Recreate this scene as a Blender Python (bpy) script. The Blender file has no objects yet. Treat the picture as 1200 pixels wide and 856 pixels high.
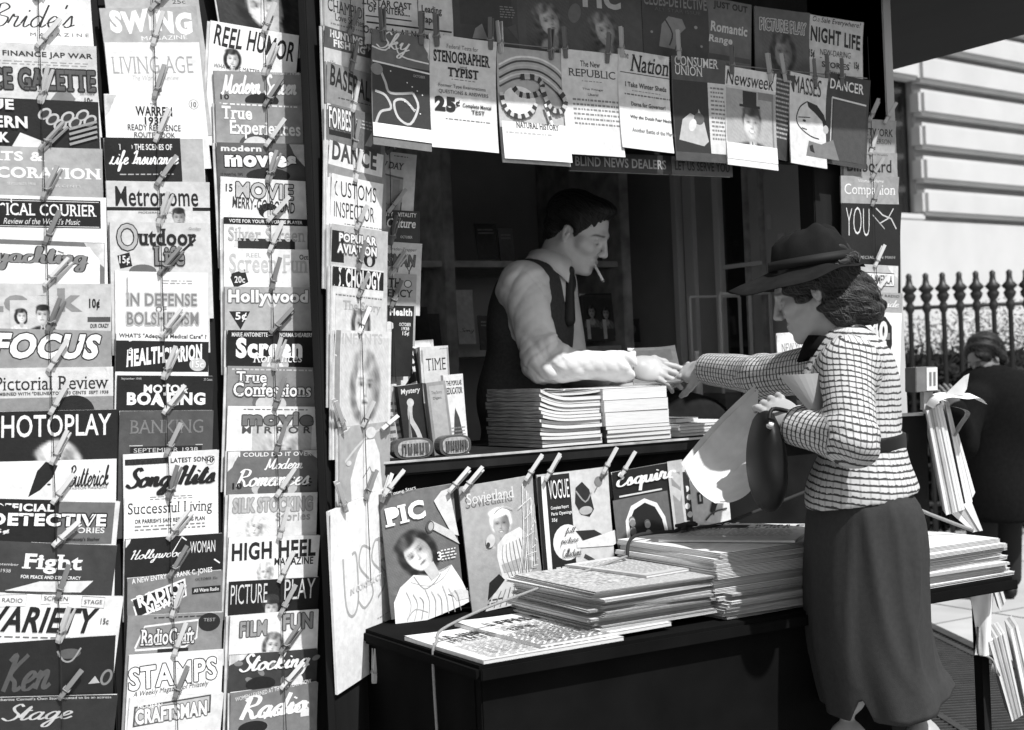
import bpy, bmesh, math, random
import numpy as np
from mathutils import Vector, Matrix

# ---------------------------------------------------------------- camera, sky, sun, exposure
SC = bpy.context.scene
COL = SC.collection
R = math.radians
CAM_Z, YAW, ROLL, FPX = 1.35, R(31.0), 0.042, 1666.7
fwd = Vector((math.sin(YAW), math.cos(YAW), 0.0))
rgt = Vector((math.cos(YAW), -math.sin(YAW), 0.0))
upw = Vector((0, 0, 1))
Rc = rgt * math.cos(ROLL) - upw * math.sin(ROLL)
Uc = rgt * math.sin(ROLL) + upw * math.cos(ROLL)
EYE = Vector((0, 0, CAM_Z))
cd = bpy.data.cameras.new('camera'); cd.lens = 50; cd.sensor_width = 36; cd.clip_start = 0.05; cd.clip_end = 500
camo = bpy.data.objects.new('camera', cd); COL.objects.link(camo)
camo.matrix_world = Matrix(((Rc.x, Uc.x, -fwd.x, EYE.x), (Rc.y, Uc.y, -fwd.y, EYE.y), (Rc.z, Uc.z, -fwd.z, EYE.z), (0, 0, 0, 1)))
cd.dof.use_dof = True; cd.dof.focus_distance = 3.55; cd.dof.aperture_fstop = 5.6
SC.camera = camo

SUN_EL, SUN_AZ = R(57), R(10)          # azimuth measured from -Y (towards the street) to +X
sun_dir = Vector((math.sin(SUN_AZ) * math.cos(SUN_EL), -math.cos(SUN_AZ) * math.cos(SUN_EL), math.sin(SUN_EL)))
W = bpy.data.worlds.new("World"); SC.world = W; W.use_nodes = True
nt = W.node_tree; bg = nt.nodes['Background']
sky = nt.nodes.new('ShaderNodeTexSky'); sky.sky_type = 'NISHITA'; sky.sun_disc = False
sky.sun_elevation = SUN_EL
sky.sun_rotation = math.atan2(sun_dir.x, sun_dir.y)
bwn = nt.nodes.new('ShaderNodeRGBToBW')            # black-and-white film: a grey sky
nt.links.new(sky.outputs[0], bwn.inputs[0]); nt.links.new(bwn.outputs[0], bg.inputs[0])
bg.inputs[1].default_value = 0.15
sl = bpy.data.lights.new('sun', 'SUN'); sl.energy = 5.0; sl.angle = R(0.9); sl.color = (1, 1, 1)
so = bpy.data.objects.new('sun', sl); COL.objects.link(so)
so.rotation_euler = sun_dir.to_track_quat('Z', 'Y').to_euler(); so.location = sun_dir * 20
SC.view_settings.view_transform = 'Standard'; SC.view_settings.look = 'None'
SC.view_settings.gamma = 1; SC.view_settings.exposure = 0.36; SC.view_settings.use_curve_mapping = False

# ---------------------------------------------------------------- helpers
rnd = random.Random(7)
nrng = np.random.default_rng(5)

def ray(px, py):
    return fwd + Rc * ((px - 600) / FPX) - Uc * ((py - 428) / FPX)
def onY(px, py, Y):
    d = ray(px, py); return EYE + d * (Y / d.y)
def onZ(px, py, z):
    d = ray(px, py); return EYE + d * ((z - CAM_Z) / d.z)
def onP(px, py, p0, n):
    d = ray(px, py); return EYE + d * ((p0 - EYE).dot(n) / d.dot(n))
def cam3(px, py, zc):
    return EYE + ray(px, py) * zc

def lin(t):                      # printed grey (as seen) -> reflectance
    return 0.012 + 0.80 * (max(0.0, min(1.0, t)) ** 2.2)

MATS = {}
def mat(name, base=0.5, rough=0.6, spec=0.3, tone=False, noise=0.0, nscale=30.0, bump=0.0, bscale=200.0, stretch=None, wave=None):
    if name in MATS: return MATS[name]
    m = bpy.data.materials.new(name); m.use_nodes = True; n = m.node_tree; b = n.nodes['Principled BSDF']
    b.inputs['Roughness'].default_value = rough; b.inputs['Specular IOR Level'].default_value = spec
    tc = n.nodes.new('ShaderNodeTexCoord'); src = tc.outputs['Object']
    if stretch:
        mp = n.nodes.new('ShaderNodeMapping'); mp.inputs['Scale'].default_value = stretch
        n.links.new(src, mp.inputs[0]); src = mp.outputs[0]
    col = None
    if tone:
        a = n.nodes.new('ShaderNodeAttribute'); a.attribute_name = 'tone'; col = a.outputs['Color']
    else:
        v = n.nodes.new('ShaderNodeRGB'); v.outputs[0].default_value = (base, base, base, 1); col = v.outputs[0]
    if noise > 0:
        t = n.nodes.new('ShaderNodeTexNoise'); t.inputs['Scale'].default_value = nscale; t.inputs['Detail'].default_value = 6
        n.links.new(src, t.inputs['Vector'])
        mr = n.nodes.new('ShaderNodeMapRange'); mr.inputs[1].default_value = .25; mr.inputs[2].default_value = .75
        mr.inputs[3].default_value = 1 - noise; mr.inputs[4].default_value = 1 + noise * .6
        n.links.new(t.outputs['Fac'], mr.inputs[0])
        mx = n.nodes.new('ShaderNodeMix'); mx.data_type = 'RGBA'; mx.blend_type = 'MULTIPLY'; mx.inputs['Factor'].default_value = 1
        n.links.new(col, mx.inputs[6]); n.links.new(mr.outputs[0], mx.inputs[7]); col = mx.outputs[2]
    if wave:                      # (scale, direction, dark factor, distortion)
        wv = n.nodes.new('ShaderNodeTexWave'); wv.bands_direction = wave[1]; wv.inputs['Scale'].default_value = wave[0]
        wv.inputs['Distortion'].default_value = wave[3]; wv.inputs['Detail'].default_value = 3; wv.inputs['Detail Scale'].default_value = 2
        n.links.new(tc.outputs['Object'], wv.inputs['Vector'])
        mr = n.nodes.new('ShaderNodeMapRange'); mr.inputs[1].default_value = .15; mr.inputs[2].default_value = .6
        mr.inputs[3].default_value = wave[2]; mr.inputs[4].default_value = 1
        n.links.new(wv.outputs['Fac'], mr.inputs[0])
        mx = n.nodes.new('ShaderNodeMix'); mx.data_type = 'RGBA'; mx.blend_type = 'MULTIPLY'; mx.inputs['Factor'].default_value = 1
        n.links.new(col, mx.inputs[6]); n.links.new(mr.outputs[0], mx.inputs[7]); col = mx.outputs[2]
    n.links.new(col, b.inputs['Base Color'])
    if bump > 0:
        t = n.nodes.new('ShaderNodeTexNoise'); t.inputs['Scale'].default_value = bscale; t.inputs['Detail'].default_value = 4
        n.links.new(src, t.inputs['Vector'])
        bp = n.nodes.new('ShaderNodeBump'); bp.inputs['Strength'].default_value = bump; bp.inputs['Distance'].default_value = .004
        n.links.new(t.outputs['Fac'], bp.inputs['Height']); n.links.new(bp.outputs[0], b.inputs['Normal'])
    MATS[name] = m; return m

PRINT = mat('printed_paper', tone=True, rough=.48, spec=.3, noise=.17, nscale=55, bump=.12, bscale=160)
PAGES = mat('page_edges', .62, .8, .1, noise=.25, nscale=60, stretch=(1, 1, 30), wave=(300, 'Z', .75, 1.0))
NEWS = mat('newsprint', .62, .85, .05, noise=.14, nscale=25)
NEWSPR = mat('printed_newsprint', tone=True, rough=.85, spec=.05, noise=.16, nscale=60)
PANELK = mat('black_front_cloth', .006, .95, .03, noise=.4, nscale=7)
INNER = mat('dim_inner_boards', .42, .8, .1, noise=.15, nscale=6)
DWOOD = mat('dark_painted_wood', .014, .7, .12, noise=.5, nscale=14, bump=.3, bscale=30, stretch=(1, 1, .15))
DWOOD2 = mat('brown_stained_wood', .15, .6, .3, noise=.5, nscale=18, bump=.3, bscale=40, stretch=(.15, 1, 1))
SHELFW = mat('worn_shelf_wood', .42, .6, .3, noise=.5, nscale=20, bump=.2, bscale=40)
CLOTHK = mat('black_oilcloth', .012, .9, .05, noise=.5, nscale=9, bump=.10, bscale=25)
PEGW = mat('peg_wood', .48, .65, .2, noise=.35, nscale=40, stretch=(1, .1, 1))
PEGD = mat('dark_peg_wood', .17, .65, .2, noise=.4, nscale=40, stretch=(1, .1, 1))
PEGM = mat('worn_peg_wood', .30, .65, .2, noise=.5, nscale=40, stretch=(1, .1, 1))
STEEL = mat('steel_wire', .25, .35, .6)
CORD = mat('cotton_cord', .24, .9, .05, noise=.3, nscale=300)
CORDD = mat('dark_cord', .03, .9, .05)

def mkmesh(name, V, F, tones=None, smooth=False):
    me = bpy.data.meshes.new(name)
    me.from_pydata([tuple(map(float, v)) for v in V], [], [tuple(int(i) for i in f) for f in F])
    if tones is not None:
        ca = me.color_attributes.new('tone', 'FLOAT_COLOR', 'POINT')
        t = np.asarray(tones, dtype=np.float32); a = np.ones((len(t), 4), np.float32); a[:, :3] = t[:, None]
        ca.data.foreach_set('color', a.ravel())
    if smooth: me.polygons.foreach_set('use_smooth', [True] * len(me.polygons))
    me.update(); return me
def link(name, me, m, parent=None, M=None):
    if m is not None and len(me.materials) == 0: me.materials.append(m)
    o = bpy.data.objects.new(name, me); COL.objects.link(o)
    if parent is not None: o.parent = parent
    if M is not None: o.matrix_local = M
    return o
def empty(name, M=None, parent=None):
    o = bpy.data.objects.new(name, None); COL.objects.link(o); o.empty_display_size = .05
    if parent is not None: o.parent = parent
    if M is not None: o.matrix_local = M
    return o
def tag(o, label=None, cat=None, group=None, kind=None):
    if label: o['label'] = label
    if cat: o['category'] = cat
    if group: o['group'] = group
    if kind: o['kind'] = kind
    return o
def frame(o, ex, ey, ez):
    return Matrix(((ex.x, ey.x, ez.x, o.x), (ex.y, ey.y, ez.y, o.y), (ex.z, ey.z, ez.z, o.z), (0, 0, 0, 1)))
def T(x, y, z): return Matrix.Translation((x, y, z))

class MB:                        # mesh builder: boxes, tubes, lofts
    def __init__(s): s.V = []; s.F = []
    def add(s, V, F):
        k = len(s.V); s.V += [tuple(v) for v in V]; s.F += [tuple(i + k for i in f) for f in F]; return s
    def box(s, x0, x1, y0, y1, z0, z1, M=None, bev=0.0):
        bm = bmesh.new(); bmesh.ops.create_cube(bm, size=1)
        for v in bm.verts:
            v.co = Vector(((x0 + x1) / 2 + v.co.x * (x1 - x0), (y0 + y1) / 2 + v.co.y * (y1 - y0), (z0 + z1) / 2 + v.co.z * (z1 - z0)))
        if bev > 0: bmesh.ops.bevel(bm, geom=bm.edges[:], offset=bev, segments=2, affect='EDGES')
        if M is not None: bm.transform(M)
        bm.verts.index_update()
        s.add([v.co[:] for v in bm.verts], [[v.index for v in f.verts] for f in bm.faces]); bm.free(); return s
    def tube(s, pts, r, n=8, caps=True):
        pts = [Vector(p) for p in pts]; rr = r if isinstance(r, (list, tuple)) else [r] * len(pts)
        rings = []; prev = None
        for i, p in enumerate(pts):
            t = (pts[min(i + 1, len(pts) - 1)] - pts[max(i - 1, 0)])
            t = t.normalized() if t.length > 1e-9 else Vector((0, 0, 1))
            if prev is None:
                a = t.orthogonal().normalized()
            else:
                a = (prev - t * prev.dot(t)); a = a.normalized() if a.length > 1e-6 else t.orthogonal().normalized()
            prev = a; b = t.cross(a)
            rings.append([p + (a * math.cos(2 * math.pi * k / n) + b * math.sin(2 * math.pi * k / n)) * rr[i] for k in range(n)])
        V = [v for g in rings for v in g]; F = []
        for i in range(len(rings) - 1):
            for k in range(n):
                F.append((i * n + k, i * n + (k + 1) % n, (i + 1) * n + (k + 1) % n, (i + 1) * n + k))
        if caps: F += [tuple(range(n - 1, -1, -1)), tuple((len(rings) - 1) * n + k for k in range(n))]
        return s.add(V, F)
    def lathe(s, prof, n=16, c=(0, 0, 0)):
        V = []; F = []
        for (r, z) in prof:
            for k in range(n):
                a = 2 * math.pi * k / n; V.append((c[0] + r * math.cos(a), c[1] + r * math.sin(a), c[2] + z))
        for i in range(len(prof) - 1):
            for k in range(n): F.append((i * n + k, i * n + (k + 1) % n, (i + 1) * n + (k + 1) % n, (i + 1) * n + k))
        F += [tuple(range(n - 1, -1, -1)), tuple((len(prof) - 1) * n + k for k in range(n))]
        return s.add(V, F)
    def mesh(s, name, smooth=False): return mkmesh(name, s.V, s.F, smooth=smooth)
    def build(s, name, m, parent=None, M=None, smooth=False): return link(name, s.mesh(name, smooth), m, parent, M)

def catmull(P, n=6, closed=False):
    P = [Vector(p) for p in P]; out = []
    N = len(P)
    for i in range(N - 1):
        p0, p1, p2, p3 = P[max(i - 1, 0)], P[i], P[i + 1], P[min(i + 2, N - 1)]
        for k in range(n):
            t = k / n
            out.append(0.5 * ((2 * p1) + (p2 - p0) * t + (2 * p0 - 5 * p1 + 4 * p2 - p3) * t * t + (3 * p1 - p0 - 3 * p2 + p3) * t ** 3))
    out.append(P[-1]); return out

# ---------------------------------------------------------------- lettering
GC = {}
def glyphs(text, bold=0.0, shear=0.0, serif=False):
    key = (text, bold, shear, serif)
    if key in GC: return GC[key]
    c = bpy.data.curves.new('lettering', 'FONT'); c.body = text; c.offset = bold; c.shear = 0; c.size = 1
    c.resolution_u = 3; c.space_character = 1 + max(0, bold) * 2.6
    o = bpy.data.objects.new('lettering', c); COL.objects.link(o)
    me = bpy.data.meshes.new_from_object(o.evaluated_get(bpy.context.evaluated_depsgraph_get()))
    COL.objects.unlink(o); bpy.data.objects.remove(o); bpy.data.curves.remove(c)
    V = np.array([v.co[:] for v in me.vertices], float).reshape(-1, 3); F = [tuple(p.vertices) for p in me.polygons]
    V[:, 2] = 0
    if serif and len(V):
        cnt = {}
        for f in F:
            for i in range(len(f)):
                e = tuple(sorted((f[i], f[(i + 1) % len(f)]))); cnt[e] = cnt.get(e, 0) + 1
        ext, th = .055 + bold * .6, .045 + bold
        add = []
        ys = V[:, 1]; top = ys.max()
        for (a, b), k in cnt.items():
            if k != 1: continue
            xa, ya = V[a][:2]; xb, yb = V[b][:2]
            if abs(ya - yb) > .012 or abs(xa - xb) < .035: continue
            x0, x1 = min(xa, xb), max(xa, xb); y = (ya + yb) / 2
            if x1 - x0 > .24: continue
            atb = abs(y - (0 - bold)) < .02
            attop = abs(y - (top)) < .03 or abs(y - (.46 + bold)) < .03
            if atb: add.append((x0 - ext, x1 + ext, y, y + th))
            elif attop: add.append((x0 - ext, x1 + ext * .6, y - th, y))
        V = list(map(tuple, V)); z = 4e-5
        for (x0, x1, y0, y1) in add:
            k = len(V); z += 1.5e-5 if z < 2e-4 else -1.2e-4
            V += [(x0, y0, z), (x1, y0, z), (x1, y1, z), (x0, y1, z)]; F.append((k, k + 1, k + 2, k + 3))
        V = np.array(V)
    if len(V): V[:, 0] += shear * V[:, 1]
    bpy.data.meshes.remove(me)
    GC[key] = (V, F); return GC[key]

SCRIPT = {
 'a': (1.1, [[(.75,.85),(.45,1),(.1,.6),(.1,.2),(.35,0),(.65,.3),(.8,1),(.72,.3),(.85,0),(1.1,.25)]]),
 'b': (.95, [[(0,.3),(.35,1.3),(.4,2),(.2,1.9),(.15,.3),(.4,0),(.75,.3),(.7,.9),(.95,.8)]]),
 'c': (.9, [[(.7,.8),(.45,1),(.1,.6),(.15,.15),(.45,0),(.9,.3)]]),
 'd': (1.1, [[(.75,.8),(.45,1),(.1,.6),(.12,.15),(.4,0),(.7,.4),(.9,2)],[(.9,2),(.75,.3),(.85,0),(1.1,.25)]]),
 'e': (.85, [[(0,.35),(.4,.5),(.65,.8),(.4,1),(.12,.6),(.2,.1),(.5,0),(.85,.3)]]),
 'f': (.7, [[(0,.3),(.4,1.3),(.5,2),(.3,1.9),(.2,.5),(.1,-1),(.3,-.8),(.4,0),(.7,.3)]]),
 'g': (1.05, [[(.75,.8),(.45,1),(.1,.6),(.15,.15),(.45,.05),(.7,.5),(.8,1),(.65,-.7),(.35,-1),(.2,-.7),(.6,-.1),(1.05,.25)]]),
 'h': (1.0, [[(0,.3),(.35,1.4),(.4,2),(.2,1.8),(.1,0)],[(.12,.4),(.45,1),(.65,.8),(.6,.2),(.75,0),(1,.25)]]),
 'i': (.6, [[(0,.3),(.25,1),(.2,.2),(.35,0),(.6,.25)],[(.3,1.38),(.36,1.5)]]),
 'k': (.95, [[(0,.3),(.35,1.4),(.4,2),(.2,1.8),(.1,0)],[(.12,.4),(.55,1),(.6,.75),(.2,.5),(.6,.05),(.95,.25)]]),
 'l': (.6, [[(0,.3),(.4,1.4),(.4,2),(.22,1.8),(.18,.3),(.35,0),(.6,.25)]]),
 'm': (1.25, [[(0,.6),(.15,1),(.1,0)],[(.12,.5),(.4,1),(.5,.8),(.45,0)],[(.47,.5),(.8,1),(.9,.75),(.85,.2),(1,0),(1.25,.25)]]),
 'n': (.95, [[(0,.6),(.15,1),(.1,0)],[(.12,.5),(.45,1),(.58,.75),(.55,.2),(.7,0),(.95,.25)]]),
 'o': (.9, [[(.5,1),(.12,.7),(.12,.2),(.42,0),(.72,.35),(.68,.85),(.45,1),(.6,.75),(.95,.8)]]),
 'p': (.95, [[(0,.5),(.2,1),(.05,-1)],[(.15,.6),(.45,1),(.7,.7),(.6,.15),(.25,.05)],[(.6,.1),(.95,.25)]]),
 'q': (1.05, [[(.75,.8),(.45,1),(.1,.6),(.15,.15),(.45,.05),(.7,.5),(.8,1),(.65,-1.1)],[(.68,-.2),(1.05,.3)]]),
 'r': (.85, [[(0,.3),(.2,1.1),(.3,.9),(.55,.9),(.45,.2),(.6,0),(.85,.25)]]),
 's': (.8, [[(0,.2),(.4,1.05),(.5,.7),(.55,.2),(.3,0),(.1,.12)],[(.3,0),(.8,.25)]]),
 't': (.7, [[(0,.3),(.4,1.8),(.25,.3),(.4,0),(.7,.25)],[(.1,1.15),(.65,1.25)]]),
 'u': (1.05, [[(0,.5),(.15,1),(.12,.25),(.35,0),(.65,.4),(.75,1),(.68,.2),(.82,0),(1.05,.25)]]),
 'v': (.95, [[(0,.6),(.15,1),(.2,.2),(.35,0),(.65,.6),(.65,1),(.95,.85)]]),
 'w': (1.3, [[(0,.6),(.15,1),(.15,.2),(.35,0),(.55,.5),(.6,.9),(.6,.2),(.8,0),(1.05,.6),(1,1),(1.3,.85)]]),
 'y': (1.0, [[(0,.6),(.15,1),(.15,.35),(.35,.15),(.65,.5),(.75,1),(.55,-.7),(.3,-1),(.2,-.7),(.6,-.1),(1,.25)]]),
 'S': (1.15, [[(0,.3),(.2,.2)],[(1,1.75),(.7,2.1),(.4,1.7),(.6,1.2),(1,.7),(.9,.15),(.5,-.05),(.1,.25)]]),
 'M': (1.75, [[(0,.1),(.2,0),(.35,2)],[(.35,2),(.75,.2),(1.3,2.05)],[(1.3,2.05),(1.25,.2),(1.45,0),(1.75,.25)]]),
 'R': (1.35, [[(.3,2),(.15,0)],[(0,1.7),(.4,2.1),(1,1.9),(.95,1.3),(.3,1.05),(.7,.6),(1,0),(1.35,.2)]]),
 'L': (1.15, [[(.1,1.5),(.5,2.1),(.6,1.8),(.35,.5),(.1,.05),(.4,.15),(.8,0),(1.15,.3)]]),
 'H': (1.25, [[(0,1.7),(.3,2),(.2,0)],[(1,2.1),(.8,.2),(1,0),(1.25,.25)],[(.1,.95),(1,1.1)]]),
 'E': (1.1, [[(1,1.8),(.6,2.1),(.3,1.7),(.7,1.2),(.25,.8),(.2,.2),(.6,0),(1.1,.35)]]),
 'K': (1.2, [[(0,1.7),(.3,2),(.2,0)],[(1,2),(.3,1),(.7,.5),(.9,0),(1.2,.2)]]),
 'C': (1.1, [[(1,1.7),(.7,2.05),(.2,1.5),(.15,.5),(.6,0),(1.1,.35)]]),
 'B': (1.1, [[(.25,2),(.15,0)],[(0,1.8),(.5,2.1),(.9,1.7),(.35,1.1),(1,.8),(.8,.1),(.15,.05)]]),
 'I': (.8, [[(.1,1.6),(.6,2.05),(.4,.3),(.05,.1)],[(.35,.1),(.8,.25)]]),
 ' ': (.6, []), "'": (.3, [[(.15,1.7),(.2,2.05)]]),
}
def script(text, wt=.16, slant=.3):
    key = ('script', text, wt, slant)
    if key in GC: return GC[key]
    V = []; F = []; x = 0; z = 0
    for ch in text:
        adv, strokes = SCRIPT.get(ch, SCRIPT.get(ch.lower(), SCRIPT[' ']))
        for st in strokes:
            P = catmull([(x + a + slant * b, b, 0) for a, b in st], 5)
            z += 3e-5; z0 = len(V)
            for i, p in enumerate(P):
                t = P[min(i + 1, len(P) - 1)] - P[max(i - 1, 0)]; t.normalize()
                nn = Vector((-t.y, t.x, 0)); wd = wt * (.42 + .58 * abs(t.y)) * .5
                zz = z + 4e-6 * i
                V += [(p.x + nn.x * wd, p.y + nn.y * wd, zz), (p.x - nn.x * wd, p.y - nn.y * wd, zz)]
            for i in range(len(P) - 1): F.append((z0 + 2 * i + 1, z0 + 2 * i + 3, z0 + 2 * i + 2, z0 + 2 * i))
        x += adv
    GC[key] = (np.array(V), F); return GC[key]

# ---------------------------------------------------------------- printed covers
def sstep(a, b, x):
    t = np.clip((x - a) / (b - a), 0, 1); return t * t * (3 - 2 * t)
def ell(x, y, cx, cy, rx, ry, soft=.12):
    d = np.sqrt(((x - cx) / rx) ** 2 + ((y - cy) / ry) ** 2); return 1 - sstep(1 - soft, 1 + soft, d)
def portrait(x, y, bg, hair=.15, skin=.85, dress=.5, tilt=0.0, turn=0.0, hat=None, man=False, long=True, smile=False, seed=0):
    ca, sa = math.cos(tilt), math.sin(tilt); X = x * ca + y * sa; Y = -x * sa + y * ca
    out = np.full_like(X, bg)
    def over(a, t):
        nonlocal out; out = out * (1 - a) + t * a
    hw = .05 * np.sin(9 * np.arctan2(Y + .2, X) + 7 * np.hypot(X, Y) + seed) + .02 * np.sin(23 * X + 5 * Y)
    if not man:
        over(ell(X, Y, 0, -.02 if long else .16, .70 if long else .62, .84 if long else .66), hair + hw * 1.6)
    over(ell(x, y, 0, -1.55, 1.15, .78), dress + .06 * np.sin(x * 14 + y * 9))
    if not man: over(ell(x, y, .02, -1.15, .42, .42, .2), skin * .93)
    over(ell(X, Y, .02, -.72, .2, .4, .15), skin * .78)
    if man:
        over(ell(X, Y, 0, .2, .5, .55), hair + hw)
        over(sstep(-.2, -.1, -np.abs(x) * .9 - y * .35 - .36) * sstep(.7, .78, -y), .92)
        over(ell(x, y, 0, -1.05, .07, .3), .1)
    fx = X - turn * .18
    sh = 1 - .38 * sstep(.0, .6, fx * .9 + .15 + .2 * Y) - .20 * sstep(.2, .6, -fx) - .1 * sstep(.2, .7, -Y)
    over(ell(X, Y, .02 + turn * .08, -.02, .46, .62, .06), skin * sh)
    if not man: over(ell(X, Y, -.1, .58, .5, .22, .3), hair + .14 + hw * 2)
    else: over(ell(X, Y, 0, .55, .46, .24, .2), hair + hw)
    for s in (-1, 1):
        ex = s * .19 + turn * .16
        over(ell(X, Y, ex, .07, .14, .075, .6) * .75, skin * .55)
        over(ell(X, Y, ex + .01, .05, .05, .035, .5) * .9, .15)
        over(ell(X, Y, ex, .175 - .02 * s * turn, .14, .02, .8) * .7, .35)
        over(ell(X, Y, ex - s * .0, -.18, .12, .12, .9) * .25, skin * 1.1)
    over(ell(X, Y, turn * .26 + .05, -.1, .035, .13, .6) * .5, skin * .6)
    over(ell(X, Y, turn * .24, -.19, .075, .03, .5) * .7, skin * .5)
    over(ell(X, Y, turn * .2, -.345, .13, .042 if not smile else .05, .5) * .85, .3)
    if smile: over(ell(X, Y, turn * .2, -.34, .1, .022, .3), .95)
    if hat is not None:
        over(ell(X, Y, 0, .62, .56, .36, .08), hat); over(ell(X, Y, 0, .42, .85, .12, .12), hat * .8)
    over(ell(X, Y, -.28, .42, .16, .3, .9) * .35, min(1, hair + .45))
    return np.clip(out + .035 * np.sin(61 * x + 17 * y) * np.sin(53 * y - 13 * x), 0.0, 1.0)

def zc_(x, y, s):
    X = x / s.w + .5; Y = y / s.h
    return s.ck[0] * 6 * np.clip(X + Y - 1.62, 0, 1) ** 2 + s.ck[1] * 6 * np.clip(1 - X + Y - 1.66, 0, 1) ** 2 + .0008 * np.sin(9 * X + s.ck[2]) * np.clip(Y - .5, 0, 1)
class Cover:
    def __init__(s, w, h, bgt, edge_top=None):
        s.w, s.h = w, h; s.V = []; s.F = []; s.t = []; s.k = 0; s.bgt = bgt; s.et = edge_top
        q_ = np.random.default_rng(int(w * 1e6) % 9973 + int(bgt * 1000))
        s.ck = (q_.uniform(-.002, .010), q_.uniform(-.002, .008), q_.uniform(0, 6))
        N_ = q_.normal(0, .012, (13, 11)); s.grid(0, 1, 0, h / w, 10, 12, lambda a, b: np.clip(bgt + N_ + (.05 if bgt < .9 else .015) * (b - .35) * (1 if N_[0, 0] > 0 else -1), 0, 1))
    def z(s): s.k += 1; return s.k * 1.6e-4
    def put(s, U, Vv, tones, F, z, dz=None):
        k = len(s.V)
        for i in range(len(U)):
            s.V.append(((U[i] - .5) * s.w, s.h - Vv[i] * s.w, z + (dz[i] if dz is not None else 0)))
        s.t += [lin(t) for t in tones]; s.F += [tuple(i + k for i in f) for f in F]
    def grid(s, u0, u1, v0, v1, nx, ny, fn):
        u = np.linspace(u0, u1, nx + 1); v = np.linspace(v0, v1, ny + 1); U, Vv = np.meshgrid(u, v)
        tone = fn((U - u0) / (u1 - u0), (Vv - v0) / (v1 - v0)) if callable(fn) else np.full(U.shape, fn)
        F = [(j * (nx + 1) + i, (j + 1) * (nx + 1) + i, (j + 1) * (nx + 1) + i + 1, j * (nx + 1) + i + 1) for j in range(ny) for i in range(nx)]
        s.put(U.ravel(), Vv.ravel(), tone.ravel(), F, s.z())
    def rect(s, u0, u1, v0, v1, t, nx=None, ny=None):
        nx = nx or max(1, int(abs(u1 - u0) / .13)); ny = ny or max(1, int(abs(v1 - v0) / .2))
        s.grid(u0, u1, v0, v1, nx, ny, t)
    def ell(s, cx, cy, rx, ry, t, rot=0, n=22):
        P = []
        for i in range(n):
            a = 2 * math.pi * i / n; x, y = rx * math.cos(a), ry * math.sin(a)
            P.append((cx + x * math.cos(rot) - y * math.sin(rot), cy + x * math.sin(rot) + y * math.cos(rot)))
        s.poly(P, t)
    def poly(s, P, t):
        xs = [p[0] for p in P]; ys = [p[1] for p in P]
        bm = bmesh.new(); vs = [bm.verts.new((p[0], p[1], 0)) for p in P]; bm.faces.new(vs)
        bmesh.ops.triangulate(bm, faces=bm.faces[:])
        for ax, lo, hi, st in ((0, min(xs), max(xs), .09), (1, min(ys), max(ys), .13)):
            k = math.floor(lo / st) + 1
            while k * st < hi - 1e-4:
                co = [0, 0, 0]; co[ax] = k * st; no = [0, 0, 0]; no[ax] = 1
                bmesh.ops.bisect_plane(bm, geom=bm.verts[:] + bm.edges[:] + bm.faces[:], plane_co=co, plane_no=no, dist=1e-5); k += 1
        bm.verts.index_update()
        s.put([v.co.x for v in bm.verts], [v.co.y for v in bm.verts], [t] * len(bm.verts), [tuple(v.index for v in f.verts) for f in bm.faces], s.z()); bm.free()
    def line(s, P, wd, t, smooth=0):
        if smooth: P = [(p.x, p.y) for p in catmull([(a, b, 0) for a, b in P], smooth)]
        U = []; Vv = []; dz = []
        for i, p in enumerate(P):
            q, r_ = P[min(i + 1, len(P) - 1)], P[max(i - 1, 0)]; dx, dy = q[0] - r_[0], q[1] - r_[1]; L = math.hypot(dx, dy) or 1
            nx, ny = -dy / L * wd / 2, dx / L * wd / 2
            U += [p[0] + nx, p[0] - nx]; Vv += [p[1] + ny, p[1] - ny]; dz += [2e-6 * i] * 2
        s.put(U, Vv, [t] * len(U), [(2 * i, 2 * i + 2, 2 * i + 3, 2 * i + 1) for i in range(len(P) - 1)], s.z(), dz)
    def text(s, txt, u0, u1, v0, v1, t, st='s', b=0.0, sl=0.0, out=None, ob=.045, rot=0.0, wave=0.0, shd=None, wt=.2):
        if st == 'k': V, F = script(txt, wt, sl or .3); VO, FO = (script(txt, wt + .22, sl or .3) if out is not None else (None, None))
        else:
            V, F = glyphs(txt, b, sl, st == 'r')
            VO, FO = (glyphs(txt, b, sl, st == 'r') if out is not None else (None, None))
        if not len(V): return
        mn, mx = V.min(0), V.max(0)
        sx = (u1 - u0) / max(1e-6, mx[0] - mn[0]); sy = (v1 - v0) / max(1e-6, mx[1] - mn[1])
        cx, cy = (u0 + u1) / 2, (v0 + v1) / 2; ca, sa = math.cos(rot), math.sin(rot)
        def place(A, FF, tone, ox=0, oy=0):
            x = u0 + (A[:, 0] - mn[0]) * sx; y = v1 - (A[:, 1] - mn[1]) * sy
            if wave: y = y + wave * np.sin((x - u0) / (u1 - u0) * 9)
            X = cx + (x - cx) * ca - (y - cy) * sa + ox; Y = cy + (x - cx) * sa + (y - cy) * ca + oy
            s.put(X, Y, [tone] * len(X), FF, s.z(), A[:, 2] * .6)
        if shd is not None: place(V, F, shd, .012, .012)
        if out is not None:
            d = .011 if st != 'k' else 0
            if st == 'k': place(VO, FO, out)
            else:
                for ox, oy in ((d, 0), (-d, 0), (0, d), (0, -d), (d*.7, d*.7), (-d*.7, d*.7), (d*.7, -d*.7), (-d*.7, -d*.7)):
                    k0 = s.k; place(V, F, out, ox, oy)
                    if k0: s.k = k0; s.k += .25
        place(V, F, t)
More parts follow.
